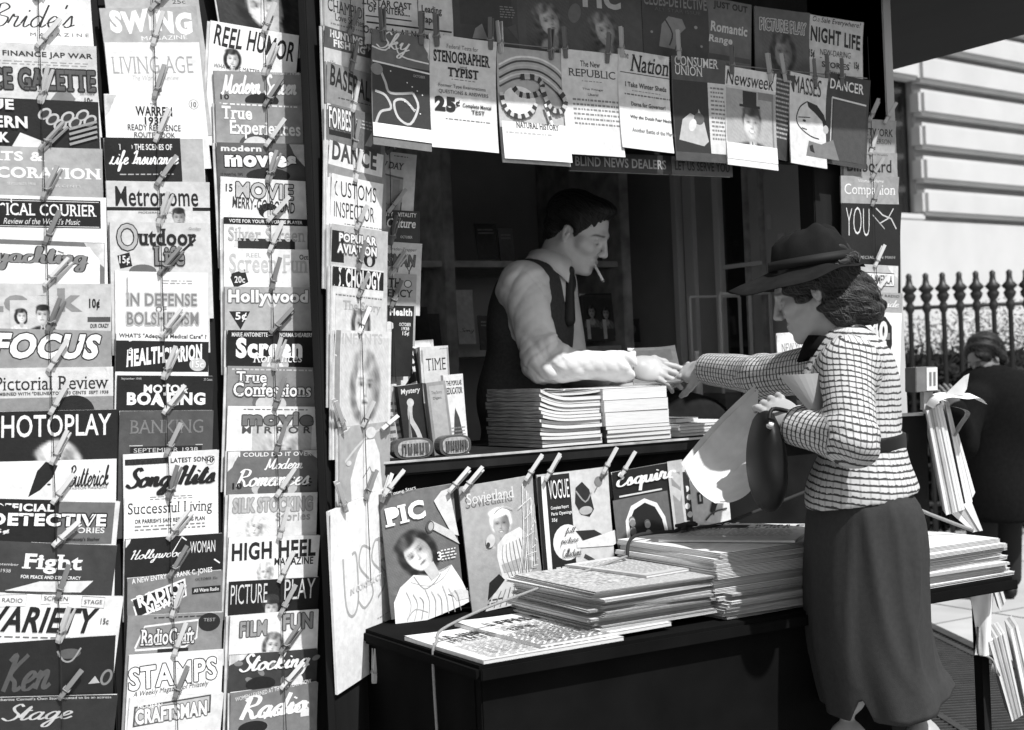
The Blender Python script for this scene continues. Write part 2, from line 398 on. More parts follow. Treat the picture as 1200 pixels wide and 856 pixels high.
    def lines(s, u0, u1, v0, v1, n, t, seed=0):
        g = random.Random(seed + n)
        for i in range(n):
            v = v0 + (v1 - v0) * (i + .2) / n; hh = (v1 - v0) / n * .42; u = u0
            while u < u1 - .02:
                L = g.uniform(.02, .07); s.rect(u, min(u + L, u1), v, v + hh, t, 1, 1); u += L + .018; s.k -= 1
        s.k += 1
    def face(s, u0, u1, v0, v1, n=34, **kw):
        ny = max(8, int(n * (v1 - v0) / (u1 - u0)))
        asp = (v1 - v0) / (u1 - u0)
        s.grid(u0, u1, v0, v1, n, ny, lambda a, b: portrait((a - .5) * 2.2, (.5 - b) * 2.2 * asp - .0, kw.get('bg', s.bgt), **{k: v for k, v in kw.items() if k not in ('bg', 'top')}))
    def mesh(s, bend=0.0, curl=0.0, th=.004):
        V = np.array(s.V); V[:, 2] += zc_(V[:, 0], V[:, 1], s) + bend * (2 * V[:, 0] / s.w) ** 2 + curl * np.clip(1 - V[:, 1] / s.h, 0, 1) ** 2
        V = V.tolist(); F = list(s.F); t = list(s.t); w, h = s.w / 2, s.h
        def zb(x, y): return bend * (2 * x / s.w) ** 2 + curl * max(0, 1 - y / h) ** 2
        n = 8; k = len(V); bt = lin(.8)          # back cover and spine
        for i in range(n + 1):
            for j in range(n + 1):
                x = -w + 2 * w * i / n; y = h * j / n; V.append((x, y, zb(x, y) - th)); t.append(bt)
        for i in range(n):
            for j in range(n):
                a = k + i * (n + 1) + j; F.append((a, a + 1, a + n + 2, a + n + 1))
        k = len(V); et = lin(s.bgt)
        for j in range(n + 1):
            y = h * j / n; V += [(-w, y, zb(-w, y) + 1e-4), (-w, y, zb(-w, y) - th)]; t += [et, et]
        for j in range(n): F.append((k + 2 * j, k + 2 * j + 2, k + 2 * j + 3, k + 2 * j + 1))
        me = mkmesh('cover', V, F, t); me.materials.append(PRINT); return me

def pages_mesh(w, h, th, bend, curl):
    V = []; F = []; n = 8
    def zb(x, y): return bend * (2 * x / w) ** 2 + curl * max(0, 1 - y / h) ** 2
    ins = .0012
    for side in (0, 1):
        for i in range(n + 1):
            for j in range(n + 1):
                x = -w / 2 + .0008 + (w - .0008 - ins) * i / n; y = ins + (h - 2 * ins) * j / n
                V.append((x, y, zb(x, y) - (.0004 if side == 0 else th - .0004)))
    N = (n + 1) ** 2
    for i in range(n):
        for j in range(n):
            a = i * (n + 1) + j
            F.append((a, a + n + 1, a + n + 2, a + 1)); F.append((N + a, N + a + 1, N + a + n + 2, N + a + n + 1))
    def q(a, b): F.append((a, b, N + b, N + a))
    for i in range(n):
        q((i + 1) * (n + 1), i * (n + 1)); q(i * (n + 1) + n, (i + 1) * (n + 1) + n)
        q(i, i + 1); q(n * (n + 1) + i + 1, n * (n + 1) + i)
    me = mkmesh('page_block', V, F); me.materials.append(PAGES); return me

def magazine(cov, M, label, group, th=.004, bend=0.0, curl=0.0, name='magazine', cat='magazine'):
    """M: frame at the bottom centre of the front cover; x right, y up, z out of the cover."""
    root = empty(name, M); tag(root, label, cat, group)
    link('cover', cov.mesh(bend, curl, th), PRINT, root)
    link('page_block', pages_mesh(cov.w, cov.h, th, bend, curl), PAGES, root)
    return root

OPS = {}
def draw(c, ops):
    last = lambda o: 2 if (o[0] == 'F' and o[5].get('top')) else (1 if o[0] in 'srk' else 0)
    for o in sorted(ops, key=last):
        k = o[0]
        if k in ('s', 'r', 'k'):
            kw = o[7] if len(o) > 7 else {}
            c.text(o[1], o[2], o[3], o[4], o[5], o[6], st=k, **kw)
        elif k == 'R': c.rect(*o[1:])
        elif k == 'E': c.ell(*o[1:])
        elif k == 'P': c.poly(o[1], o[2])
        elif k == 'N': c.line(*o[1:])
        elif k == 'X': c.lines(*o[1:])
        elif k == 'F': c.face(o[1], o[2], o[3], o[4], **(o[5] if len(o) > 5 else {}))
        elif k == 'G': c.grid(*o[1:])

def mag_frame(tl, tr, h, n0, tilt):
    ex = (tr - tl).normalized(); n = (n0 - ex * n0.dot(ex)).normalized(); up = n.cross(ex)
    d = -up * math.cos(tilt) - n * math.sin(tilt); nn = n * math.cos(tilt) - up * math.sin(tilt)
    return frame((tl + tr) / 2 + d * h, ex, -d, nn)

# ---------------------------------------------------------------- clothespins
def prong_mesh(sgn):
    prof = [(0, .0), (.012, .0), (.02, .0016), (.026, .0), (.034, .001), (.0820, .0055), (.0820, .0088), (.035, .0072), (.006, .0052), (0, .0026)]
    V = [(x, y, sgn * (z + .0004)) for x in (-.0048, .0048) for (y, z) in prof]; n = len(prof)
    F = [tuple(range(n)), tuple(range(2 * n - 1, n - 1, -1))]
    for i in range(n): F.append((i, n + i, n + (i + 1) % n, (i + 1) % n))
    bm = bmesh.new(); vs = [bm.verts.new(v) for v in V]
    for f in F: bm.faces.new([vs[i] for i in f])
    bmesh.ops.recalc_face_normals(bm, faces=bm.faces[:])
    me = bpy.data.meshes.new('prong'); bm.to_mesh(me); bm.free(); return me
PRONG = {}
for nm, m in (('pale', PEGW), ('dark', PEGD), ('worn', PEGM)):
    for sg in (-1, 1):
        me = prong_mesh(sg); me.materials.append(m); PRONG[nm, sg] = me
_sp = MB()
for zz in (-.009, .009):
    _sp.tube([(-.0064, .024, zz), (-.0064, .031, zz * .3), (-.0064, .034, 0)], .0011, 5)
    _sp.tube([(.0064, .024, zz), (.0064, .031, zz * .3), (.0064, .034, 0)], .0011, 5)
    _sp.tube([(-.0064, .024, zz), (.0064, .024, zz)], .0011, 5)
_sp.tube([(-.007, .029, 0), (.007, .029, 0)], .0026, 8)
SPRING = _sp.mesh('spring', True); SPRING.materials.append(STEEL)
def clothespin(P, ex, up, n, ang, twist, label, group, kind='pale'):
    """P: point gripped; ang: lean of the handle to the right, twist about its own length."""
    y = up * math.cos(ang) + ex * math.sin(ang); x = ex * math.cos(ang) - up * math.sin(ang)
    xx = x * math.cos(twist) + n * math.sin(twist); zz = n * math.cos(twist) - x * math.sin(twist)
    root = empty('clothespin', frame(P - y * .010, xx, y, zz)); tag(root, label, 'clothespin', group)
    for sg in (-1, 1): link('prong', PRONG[kind, sg], None, root)
    link('spring', SPRING, None, root)
    return root
ORD = ['zeroth', 'first', 'second', 'third', 'fourth', 'fifth', 'sixth', 'seventh', 'eighth', 'ninth', 'tenth', 'eleventh', 'twelfth', 'thirteenth',
       'fourteenth', 'fifteenth', 'sixteenth', 'seventeenth', 'eighteenth', 'nineteenth', 'twentieth', 'twenty-first', 'twenty-second', 'twenty-third',
       'twenty-fourth', 'twenty-fifth', 'twenty-sixth', 'twenty-seventh', 'twenty-eighth', 'twenty-ninth', 'thirtieth']
# ---------------------------------------------------------------- the street: ground, pavement, building
def sheet(name, P, m, kind='structure', n=1):
    me = mkmesh(name, P, [tuple(range(len(P)))]); o = link(name, me, m); o['kind'] = kind; return o
GROUND = mat('worn_asphalt', .10, .9, .1, noise=.3, nscale=3, bump=.3, bscale=60)
PAVE = mat('pale_pavement', .36, .85, .1, noise=.22, nscale=2.2, bump=.15, bscale=80)
sheet('ground', [(-80, -60, 0), (120, -60, 0), (120, 120, 0), (-80, 120, 0)], GROUND)
sheet('pavement', [(-40, 1.2, .004), (60, 1.2, .004), (60, 60, .004), (-40, 60, .004)], PAVE)
# paving joints: darker, slightly raised mortar lines on the pavement sheet
jm = MB()
for i in range(-3, 14): jm.box(4.2 + i * 1.5 - .006, 4.2 + i * 1.5 + .006, 1.25, 16, .004, .0065)
for j in range(8): jm.box(-3, 26, 1.9 + j * 1.5 - .006, 1.9 + j * 1.5 + .006, .004, .0060)
o = jm.build('pavement_joints', mat('paving_joint', .16, .9, .05)); o['kind'] = 'structure'
# subway grating beside the stand
gd = Vector((-.44, -.898, 0)); gn = Vector((.898, -.44, 0)); g0 = onZ(1088, 743, .01)
GR = frame(g0 - gd * 1.2, -gn, -gd, Vector((0, 0, 1)))
m = MB(); m.box(-.05, 2.2, -4.3, 0, -.008, .004)
for k in range(118): m.box(0, 2.15, -.04 - k * .036 - .012, -.04 - k * .036, .0042, .026)
for k in range(5): m.box(.02 + k * .52, .05 + k * .52, -4.3, 0, .0043, .0285)
m.box(-.05, -.0005, -4.3, .03, -.007, .034)
tag(m.build('pavement_grating', mat('rusty_iron', .035, .7, .4, noise=.4, nscale=20), None, GR), 'dark iron subway grating set in the pavement beyond the skirt', 'grating')

# rusticated stone building across the pavement
fang = R(8.4); fx = Vector((math.cos(fang), math.sin(fang), 0)); fy = Vector((-math.sin(fang), math.cos(fang), 0))
F0 = cam3(1086, 255, 16.0); FB = frame(Vector((F0.x, F0.y, 0)), fx, fy, Vector((0, 0, 1)))
STONE = mat('pale_limestone', .47, .85, .1, noise=.10, nscale=1.6, bump=.15, bscale=30)
bld = empty('stone_building', FB)
tag(bld, 'pale stone building with deep horizontal grooves behind the iron fence', 'building')
FBi = FB.inverted()
def fz(px, py): p = FBi @ onP(px, py, Vector((F0.x, F0.y, 0)), fy); return p
zt = fz(1086, 256).z
m = MB(); m.box(-2.6, 22, .0, .5, 0, zt - .03); m.build('base_course', STONE, bld)
zs = [zt]; c = zt; hC = (fz(1090, 187).z - fz(1090, 226).z)
m = MB()
for k in range(9):
    z0 = zt + k * hC; stag = .55 if k % 2 else 0
    xs = [0, 3.1 + 2.2 * stag, 7.5 + stag, 12, 22]
    for a, b in zip(xs[:-1], xs[1:]): m.box(a + .004, b - .004, -.0, .20, z0 + .04, z0 + hC - .04, bev=.045)
m.build('stone_courses', STONE, bld)
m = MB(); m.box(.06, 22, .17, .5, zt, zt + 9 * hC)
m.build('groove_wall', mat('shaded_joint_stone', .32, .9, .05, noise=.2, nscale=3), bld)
k4 = 4
m = MB(); m.box(-2.6, .0, .0, .22, zt + 4 * hC + .05, zt + 5 * hC - .04, bev=.04); m.box(-2.6, .0, .0, .22, zt + 5 * hC + .04, zt + 9 * hC, bev=.04); m.build('lintel', STONE, bld)
m = MB(); m.box(-2.6, .05, .24, .29, 0, zt + 9 * hC); m.build('window', mat('dark_window', .015, .12, .5), bld)
m = MB(); m.box(-2.6, 0.02, .02, .55, zt - .028, zt + .05, bev=.02); m.build('window_sill', STONE, bld)
m = MB(); m.box(-2.7, 22, .7, 9, 0, 14); m.box(-2.6, 22, 0, .69, zt + 9 * hC + .01, 14); m.build('upper_wall', STONE, bld)

# spear-top iron fence
FE0 = cam3(1040, 400, 10.0); FEM = frame(Vector((FE0.x, FE0.y, 0)), rgt, fwd, Vector((0, 0, 1)))
IRON = mat('black_iron', .012, .5, .5, noise=.3, nscale=30)
fen = empty('iron_fence', FEM); tag(fen, 'black iron fence with spear-topped pickets before the stone building', 'fence')
def pxx(px): return (px - 1040) / FPX * 10.0
ft = lambda py: CAM_Z + (408 - py) / FPX * 10.0
m = MB(); m.tube([(-1.5, 0, ft(361)), (4, 0, ft(361))], .014, 6); m.tube([(-1.5, 0, .25), (4, 0, .25)], .016, 6); m.build('rail', IRON, fen, smooth=True)
pm = MB(); tz = ft(328)
pm.lathe([(.018, 0), (.018, tz - .24), (.032, tz - .215), (.034, tz - .19), (.020, tz - .165), (.038, tz - .14), (.046, tz - .115), (.030, tz - .095), (.052, tz - .075), (.056, tz - .065), (.026, tz - .035), (.020, tz + .0), (.022, tz + .03), (.008, tz + .045)], 10)
PK = pm.mesh('picket', True)
for k in range(-5, 16): link('picket', PK, IRON, fen, T(pxx(1068 + 19.6 * k), 0, 0))
HEDGE = mat('dark_hedge_leaves', .018, .8, .1, noise=.5, nscale=9)
def leafball(name, n, fn, sz, m, seed):
    g = np.random.default_rng(seed); V = []; F = []
    for i in range(n):
        p = Vector(fn(g)); a = Vector(g.normal(size=3)).normalized(); b = a.orthogonal().normalized(); s = sz * g.uniform(.5, 1.3)
        k = len(V); V += [p - a * s, p + b * s * .45 - a * s * .1, p + a * s, p - b * s * .45 - a * s * .1]; F.append((k, k + 1, k + 2, k + 3))
    return mkmesh(name, V, F)
hm = leafball('hedge', 11000, lambda g: (g.uniform(-1.5, 4.5), .35 + abs(g.normal(0, .16)), g.uniform(0, 1.33) + g.normal(0, .05)), .05, HEDGE, 3)
hd = empty('hedge', FEM); tag(hd, 'dark clipped hedge growing close behind the iron fence', 'hedge')
link('foliage', hm, HEDGE, hd)
m = MB()
g = random.Random(4)
for k in range(26):
    x = -1.4 + k * .23; m.tube([(x, .5, 0), (x + g.uniform(-.1, .1), .55, .6), (x + g.uniform(-.15, .15), .5, 1.15)], [.02, .014, .006], 5)
m.box(-1.5, 4.5, .75, .9, 0, 1.30)
m.build('stems', mat('dark_bark', .02, .9, .05), hd)
iv = leafball('ivy', 15000, lambda g: (lambda x: (x, 2.2 + g.normal(0, .10), 1.05 + (g.beta(1.0, 1.7)) * (.50 + .30 * min(1, max(0, (x - .2) / 2)))))(g.uniform(.1, 3.2)), .017, HEDGE, 9)
ivr = empty('climbing_ivy', FEM); tag(ivr, 'sparse ragged leafy shrub showing above the hedge against the pale wall', 'shrub')
link('foliage', iv, mat('grey_green_leaf', .08, .8, .1, noise=.5, nscale=20), ivr)
m = MB()
for k in range(16):
    x = .1 + k * .2; m.tube([(x, 2.2, 0), (x + .05, 2.2, .9), (x + g.uniform(-.2, .2), 2.2, 1.5 + g.uniform(-.2, .15))], [.02, .012, .004], 5)
m.build('stems', mat('dark_bark'), ivr)

# ---------------------------------------------------------------- the newsstand itself
ns = empty('newsstand', T(2.3, 2.9, 0)); tag(ns, 'dark painted wooden newsstand with open counter and long front shelf', 'newsstand')
NI = T(-2.3, -2.9, 0)
def part(name, m, boxes, bev=.003):
    b = MB()
    for bx in boxes: b.box(*bx, bev=bev)
    return b.build(name, m, ns, NI)
part('left_board', DWOOD, [(-1.2, 1.362, 3.172, 3.22, 0, 2.62)] )
for xx in (1.075, .84): part('board_batten', DWOOD, [(xx, xx + .027, 3.155, 3.1715, 0, 2.62)])
a36 = Matrix.Translation(C4P0 := Vector((1.312, 3.04, 0))) @ Matrix.Rotation(R(36), 4, 'Z')
b = MB(); b.box(.0, .235, .0, .022, 0, 2.62, a36, bev=.003); b.build('angled_board', DWOOD, ns, NI)
part('corner_post', DWOOD2, [(1.60, 1.655, 3.42, 3.47, 1.127, 2.44)])
part('recess_board', DWOOD, [(1.37, 1.555, 3.365, 3.385, 0, 2.44)])
part('header_board', DWOOD, [(1.50, 3.30, 3.172, 3.22, 1.915, 2.448)])
part('roof', mat('dark_roof_boards', .010, .7, .2, noise=.4, nscale=8, stretch=(1, .1, 1)), [(1.46, 4.22, 2.835, 5.1, 2.45, 2.60)])
part('counter', DWOOD, [(1.40, 3.10, 3.165, 3.80, 1.087, 1.124)], .006)
part('counter_edge', SHELFW, [(1.402, 3.098, 3.160, 3.1645, 1.119, 1.1255)], .001)
part('counter_front', CLOTHK, [(1.42, 3.0, 3.195, 3.22, .736, 1.086)])
part('shelf', PANELK, [(1.42, 3.06, 2.55, 3.19, .700, .734)], .008)
part('shelf_edge', PANELK, [(1.424, 3.056, 2.542, 2.549, .704, .728)], .002)
part('front_panel', PANELK, [(1.44, 2.70, 2.575, 2.60, 0, .699)])
part('side_panel', PANELK, [(1.44, 1.465, 2.602, 3.17, 0, .699)]); part('side_panel', PANELK, [(2.675, 2.70, 2.602, 3.17, 0, .699)])
part('shelf_bracket', DWOOD, [(2.98, 3.03, 3.10, 3.16, 0.0, .699)])
part('right_post', DWOOD, [(2.985, 3.30, 3.172, 3.24, 0, 2.449)])
part('back_wall', INNER, [(1.36, 3.30, 4.86, 4.9, 0, 2.449)])
part('side_wall', INNER, [(1.33, 1.36, 3.40, 4.9, 0, 2.449)]); part('side_wall', INNER, [(3.302, 3.34, 3.172, 4.9, 0, 2.449)])
part('booth_floor', INNER, [(1.361, 3.30, 3.24, 4.858, .06, .10)])
# interior shelving
def zY(px, py, Y): return onY(px, py, Y).z
z1, z2 = zY(640, 306, 4.3), zY(640, 408, 4.3)
for zz in (z1, z2, .77): part('back_shelf', SHELFW, [(onY(470, 300, 4.3).x, 3.06, 4.30, 4.855, zz - .022, zz)], .002)
for xx in (3.065, onY(521, 300, 4.28).x): part('shelf_divider', SHELFW, [(xx, xx + .040, 4.28, 4.855, .1, 2.4)])
FRM = mat('pale_door_trim', .70, .55, .25)
def yS(px): d = ray(px, 300); return 3.27 * d.y / d.x
def wallstrip(name, m, p0, p1, z0, z1, x0=3.27): return part(name, m, [(x0, 3.3015, yS(p1), yS(p0), z0, z1)], .002)
wallstrip('door_frame', FRM, 788, 794, .11, 2.10); wallstrip('door_frame', FRM, 799, 810, .11, 2.08, 3.282); wallstrip('window_frame', FRM, 835, 842, 1.0, 2.05, 3.276)
wallstrip('window_frame', SHELFW, 868, 872, 1.2, 2.05, 3.285); wallstrip('window_frame', SHELFW, 886, 890, 1.2, 2.05, 3.285); wallstrip('window_frame', FRM, 843, 889, 1.66, 1.675, 3.283)
wallstrip('window_pane', mat('dim_glass', .02, .06, .8), 843, 867.5, 1.2, 2.04, 3.293)
wallstrip('wall_notice', mat('pale_notice', .5, .7), 893, 899, 1.78, 1.83, 3.296); wallstrip('wall_notice', mat('pale_notice'), 905, 913, 1.72, 1.76, 3.296)
# little sign under the header
p0, p1 = onY(663, 179, 3.16), onY(847, 184, 3.16)
wS = p1.x - p0.x; hS = .052
def signpart(px0, px1, bgt, txt, tone, nm):
    a, b2 = onY(px0, 0, 3.16).x, onY(px1, 0, 3.16).x
    c = Cover(b2 - a, hS, bgt); asp = hS / (b2 - a)
    c.text(txt, .05, .95, asp * .25, asp * .75, tone, b=.02)
    me = c.mesh(th=.012); me.name = nm
    link(nm, me, PRINT, ns, NI @ frame(Vector(((a + b2) / 2, 3.16, 1.862)), Vector((1, 0, 0)), Vector((0, 0, 1)), Vector((0, -1, 0))))
signpart(660, 778, .16, 'BLIND NEWS DEALERS', .62, 'sign_panel')
signpart(779, 850, .42, 'LET US SERVE YOU', .12, 'sign_panel')
# ---------------------------------------------------------------- magazines: op lists are written in the photograph's own pixel units
def conv(ops, xl, xr, yt, vs):
    fx = lambda x: (x - xl) / (xr - xl)
    fy = lambda y: (y - yt) / vs
    out = []
    for o in ops:
        k = o[0]
        if k in ('s', 'r', 'k'): out.append((k, o[1], fx(o[2]), fx(o[3]), fy(o[4]), fy(o[5]), o[6]) + ((o[7],) if len(o) > 7 else ()))
        elif k == 'R': out.append((k, fx(o[1]), fx(o[2]), fy(o[3]), fy(o[4]), o[5]))
        elif k == 'E': out.append((k, fx(o[1]), fy(o[2]), o[3] / (xr - xl), o[4] / vs, o[5]) + tuple(o[6:7]))
        elif k == 'P': out.append((k, [(fx(a), fy(b)) for a, b in o[1]], o[2]))
        elif k == 'N': out.append((k, [(fx(a), fy(b)) for a, b in o[1]], o[2] / vs, o[3]) + tuple(o[4:5]))
        elif k == 'X': out.append((k, fx(o[1]), fx(o[2]), fy(o[3]), fy(o[4]), o[5], o[6]))
        elif k == 'F': out.append((k, fx(o[1]), fx(o[2]), fy(o[3]), fy(o[4]), o[5]))
    return out

def build_mag(sp, unproj, n0, tilt, label, group, h=None, name='magazine', cat='magazine', scale=None):
    """sp = (xl, xr, yl, yr, bg, look, ops[, opts])"""
    xl, xr, yl, yr, bgt, look, ops = sp[:7]; opt = sp[7] if len(sp) > 7 else {}
    tl, tr = unproj(xl, yl), unproj(xr, yr); w = (tr - tl).length
    zc = ((tl + tr) / 2 - EYE).dot(fwd); vs = w * FPX / zc
    hh = opt.get('h', h or w * 1.32)
    c = Cover(w, hh, bgt); draw(c, conv(ops, xl, xr, (yl + yr) / 2, vs))
    M = mag_frame(tl, tr, hh, n0, opt.get('tilt', tilt))
    return magazine(c, M, label, group, opt.get('th', .004), opt.get('bend', rnd.uniform(-.0025, .0015)), opt.get('curl', 0.0), name, cat), M, c

B = dict(b=.022); BB = dict(b=.04)
def col_right(xr, w): return xr - w
def c1(xr, yl, yr, bgt, look, ops, w=128, **k): return (xr - w, xr, yl, yr, bgt, look, ops, k)

COL1 = [
 c1(105, -6, -2, .95, 'white magazine with thin swash script title', [('k',"Bride's",-14,84,4,32,.15,dict(wt=.13)), ('s','M A G A Z I N E',30,100,38,42,.4)]),
 c1(112, 47, 55, .84, 'pale magazine with ornate ragged slab title', [('s','SLAVES FINANCE JAP WAR',-44,107,60,68,.2,B), ('X',-40,104,71,77,2,.6), ('r','POLICE GAZETTE',-62,109,80,105,.34,dict(b=.03,out=.1)), ('s','10c',95,105,112,118,.15,B), ('s','OCTOBER',90,108,106,109,.3), ('P',[(52,118),(70,96),(84,114),(80,120)],.5)], w=160),
 c1(115, 113, 120, .06, 'black magazine with white block words and coins', [('s','TRUE',-40,14,118,130,.93,BB), ('s','WESTERN',-66,29,137,151,.93,BB), ('s','BOOK',-40,7,156,168,.93,BB)] +
   [('E',50+9*i,133+((i*7)%5)*3,9,6,.75,-.6) for i in range(7)] + [('E',50+9*i,133+((i*7)%5)*3,6,3.5,.2,-.6) for i in range(7)] + [('N',[(78,150+6*i),(112,140+6*i)],3,.6) for i in range(4)] + [('P',[(10,172),(20,156),(48,166),(40,176)],.9)], w=150),
 c1(119, 170, 175, .66, 'grey magazine with fat white serif words', [('r','ARTS &',-34,50,178,189,.97,dict(b=.03)), ('r','DECORATION',-36,117,196,209,.97,dict(b=.035)), ('s','SEPTEMBER 1938',5,38,214,217,.85), ('s','35 CENTS',60,92,216,219,.85)], w=160),
 c1(124, 228, 232, .95, 'white magazine with black music banner', [('R',-30,117,234,267,.04), ('R',-29,115,235.5,236.3,.85), ('R',-29,115,265,265.8,.85), ('r','MUSICAL COURIER',-26,112,239,253,.95,dict(b=.01)), ('s',"Review of the World's Music",2,92,256,263,.9,dict(sl=.3))], w=150),
 c1(123, 280, 285, .45, 'white magazine in grey frame with wavy outlined title', [('R',-6,117,288,400,.95), ('k','Yachting',-6,103,289,318,.5,dict(wt=.34,sl=.05,out=.08))], w=134),
 c1(130, 332, 333, .80, 'pale magazine with smiling couple and price', [('s','Look',-22,95,338,366,.55,dict(b=.05)), ('F',10,36,352,390,dict(top=1,hair=.06,skin=.93,dress=.9,bg=.80,smile=True,turn=.3)), ('F',30,66,347,392,dict(top=1,hair=.04,skin=.9,dress=.15,bg=.80,man=True,smile=True,turn=-.3)), ('s','10¢',103,116,350,364,.1,BB), ('R',101,129,372,378,.3), ('s','OUR CRAZY',104,127,380,385,.15,B)], w=148),
 c1(131, 385, 388, .58, 'mid grey magazine with slanted outlined capitals', [('s','FOCUS',-10,118,391,421,.97,dict(b=.05,sl=.25,out=.05))], w=140),
 c1(133, 432, 430, .83, 'pale magazine with large thin serif words', [('r','Pictorial Review',-8,127,441,457,.12,dict(b=0)), ('s','COMBINED WITH "DELINEATOR"  10 CENTS  SEPT 1938',-10,127,459,463,.3,B), ('R',-16,133,466,500,.55), ('E',85,484,25,20,.08)], w=150),
 c1(137, 483, 480, .06, 'black magazine with thin white capitals', [('F',26,112,503,590,dict(hair=.72,skin=.9,dress=.6,bg=.06,tilt=.3)), ('s','PHOTOPLAY',-12,130,486,512,.95,dict(b=.012))], w=150),
 c1(137, 542, 538, .93, 'white magazine with black hat and small script', [('E',51,568,7,15,.88), ('P',[(32,582),(42,552),(52,541),(66,546),(60,560),(46,574)],.06), ('E',56,568,2.2,1,.1), ('k','Butterick',79,128,546,572,.08,dict(wt=.26)), ('s','FASHION MAGAZINE',81,126,572,575,.4)], w=150),
 c1(141, 585, 588, .90, 'white edged black magazine with heavy outlined capitals', [('R',-16,68,586,638,.05), ('R',68,135,588,638,.42), ('s','OFFICIAL',-8,62,591,600,.95,BB), ('s','DETECTIVE',-10,126,602,617,.97,dict(b=.045,out=.05)), ('s','STORIES',78,125,618,625,.9,B), ('s','15¢',-10,13,621,627,.9,BB), ('s',"Minnesota's Slasher",77,120,630,634,.1,B)], w=158, curl=0.0, bend=-.008),
 c1(139, 634, 640, .22, 'charcoal magazine with white serif title', [('r','Fight',28,98,650,673,.95,dict(b=.03)), ('s','September',-4,24,662,666,.85), ('s','1938',5,16,669,673,.85), ('s','FOR PEACE AND DEMOCRACY',28,98,675,679,.95,B), ('P',[(12,694),(50,682),(114,680),(100,694)],.88)], w=150, bend=-.01),
 c1(146, 695, 700, .93, 'tall white newspaper with slanting black capitals', [('s','RADIO',3,26,703,708,.3), ('s','SCREEN',50,78,699,704,.3), ('s','STAGE',98,120,702,707,.3), ('N',[(0,700),(30,698),(30,712),(0,714),(0,700)],.7,.5), ('N',[(47,697),(80,694),(80,707),(47,709),(47,697)],.7,.5), ('N',[(95,698),(123,699),(123,712),(95,710),(95,698)],.7,.5), ('s','VARIETY',-8,118,712,742,.05,dict(sl=.3,b=.03)), ('s','15c',121,131,724,731,.3,B), ('X',-10,125,746,750,1,.4)], w=164, h=.37, th=.006, bend=-.01),
 c1(135, 755, 744, .05, 'black magazine with dim brushed title', [('k','Ken',2,60,762,808,.3,dict(wt=.3,sl=.35)), ('E',80,768,14,6,.35), ('N',[(66,764),(74,776),(84,776),(94,762)],2,.6,4), ('E',126,800,7,10,.5,.4), ('E',126,800,4,7,.1,.4), ('P',[(104,806),(112,797),(118,806)],.7)], w=148),
 c1(138, 818, 814, .16, 'dark magazine with pale brush script', [('s','Catherine Cornell\'s Own Story wanted to be an actress',-8,130,817,821,.85), ('k','Stage',3,86,824,852,.75,dict(wt=.22))], w=152),
]
def c2(xl, xr, yl, yr, bgt, look, ops, **k): return (xl, xr, yl, yr, bgt, look, ops, k)
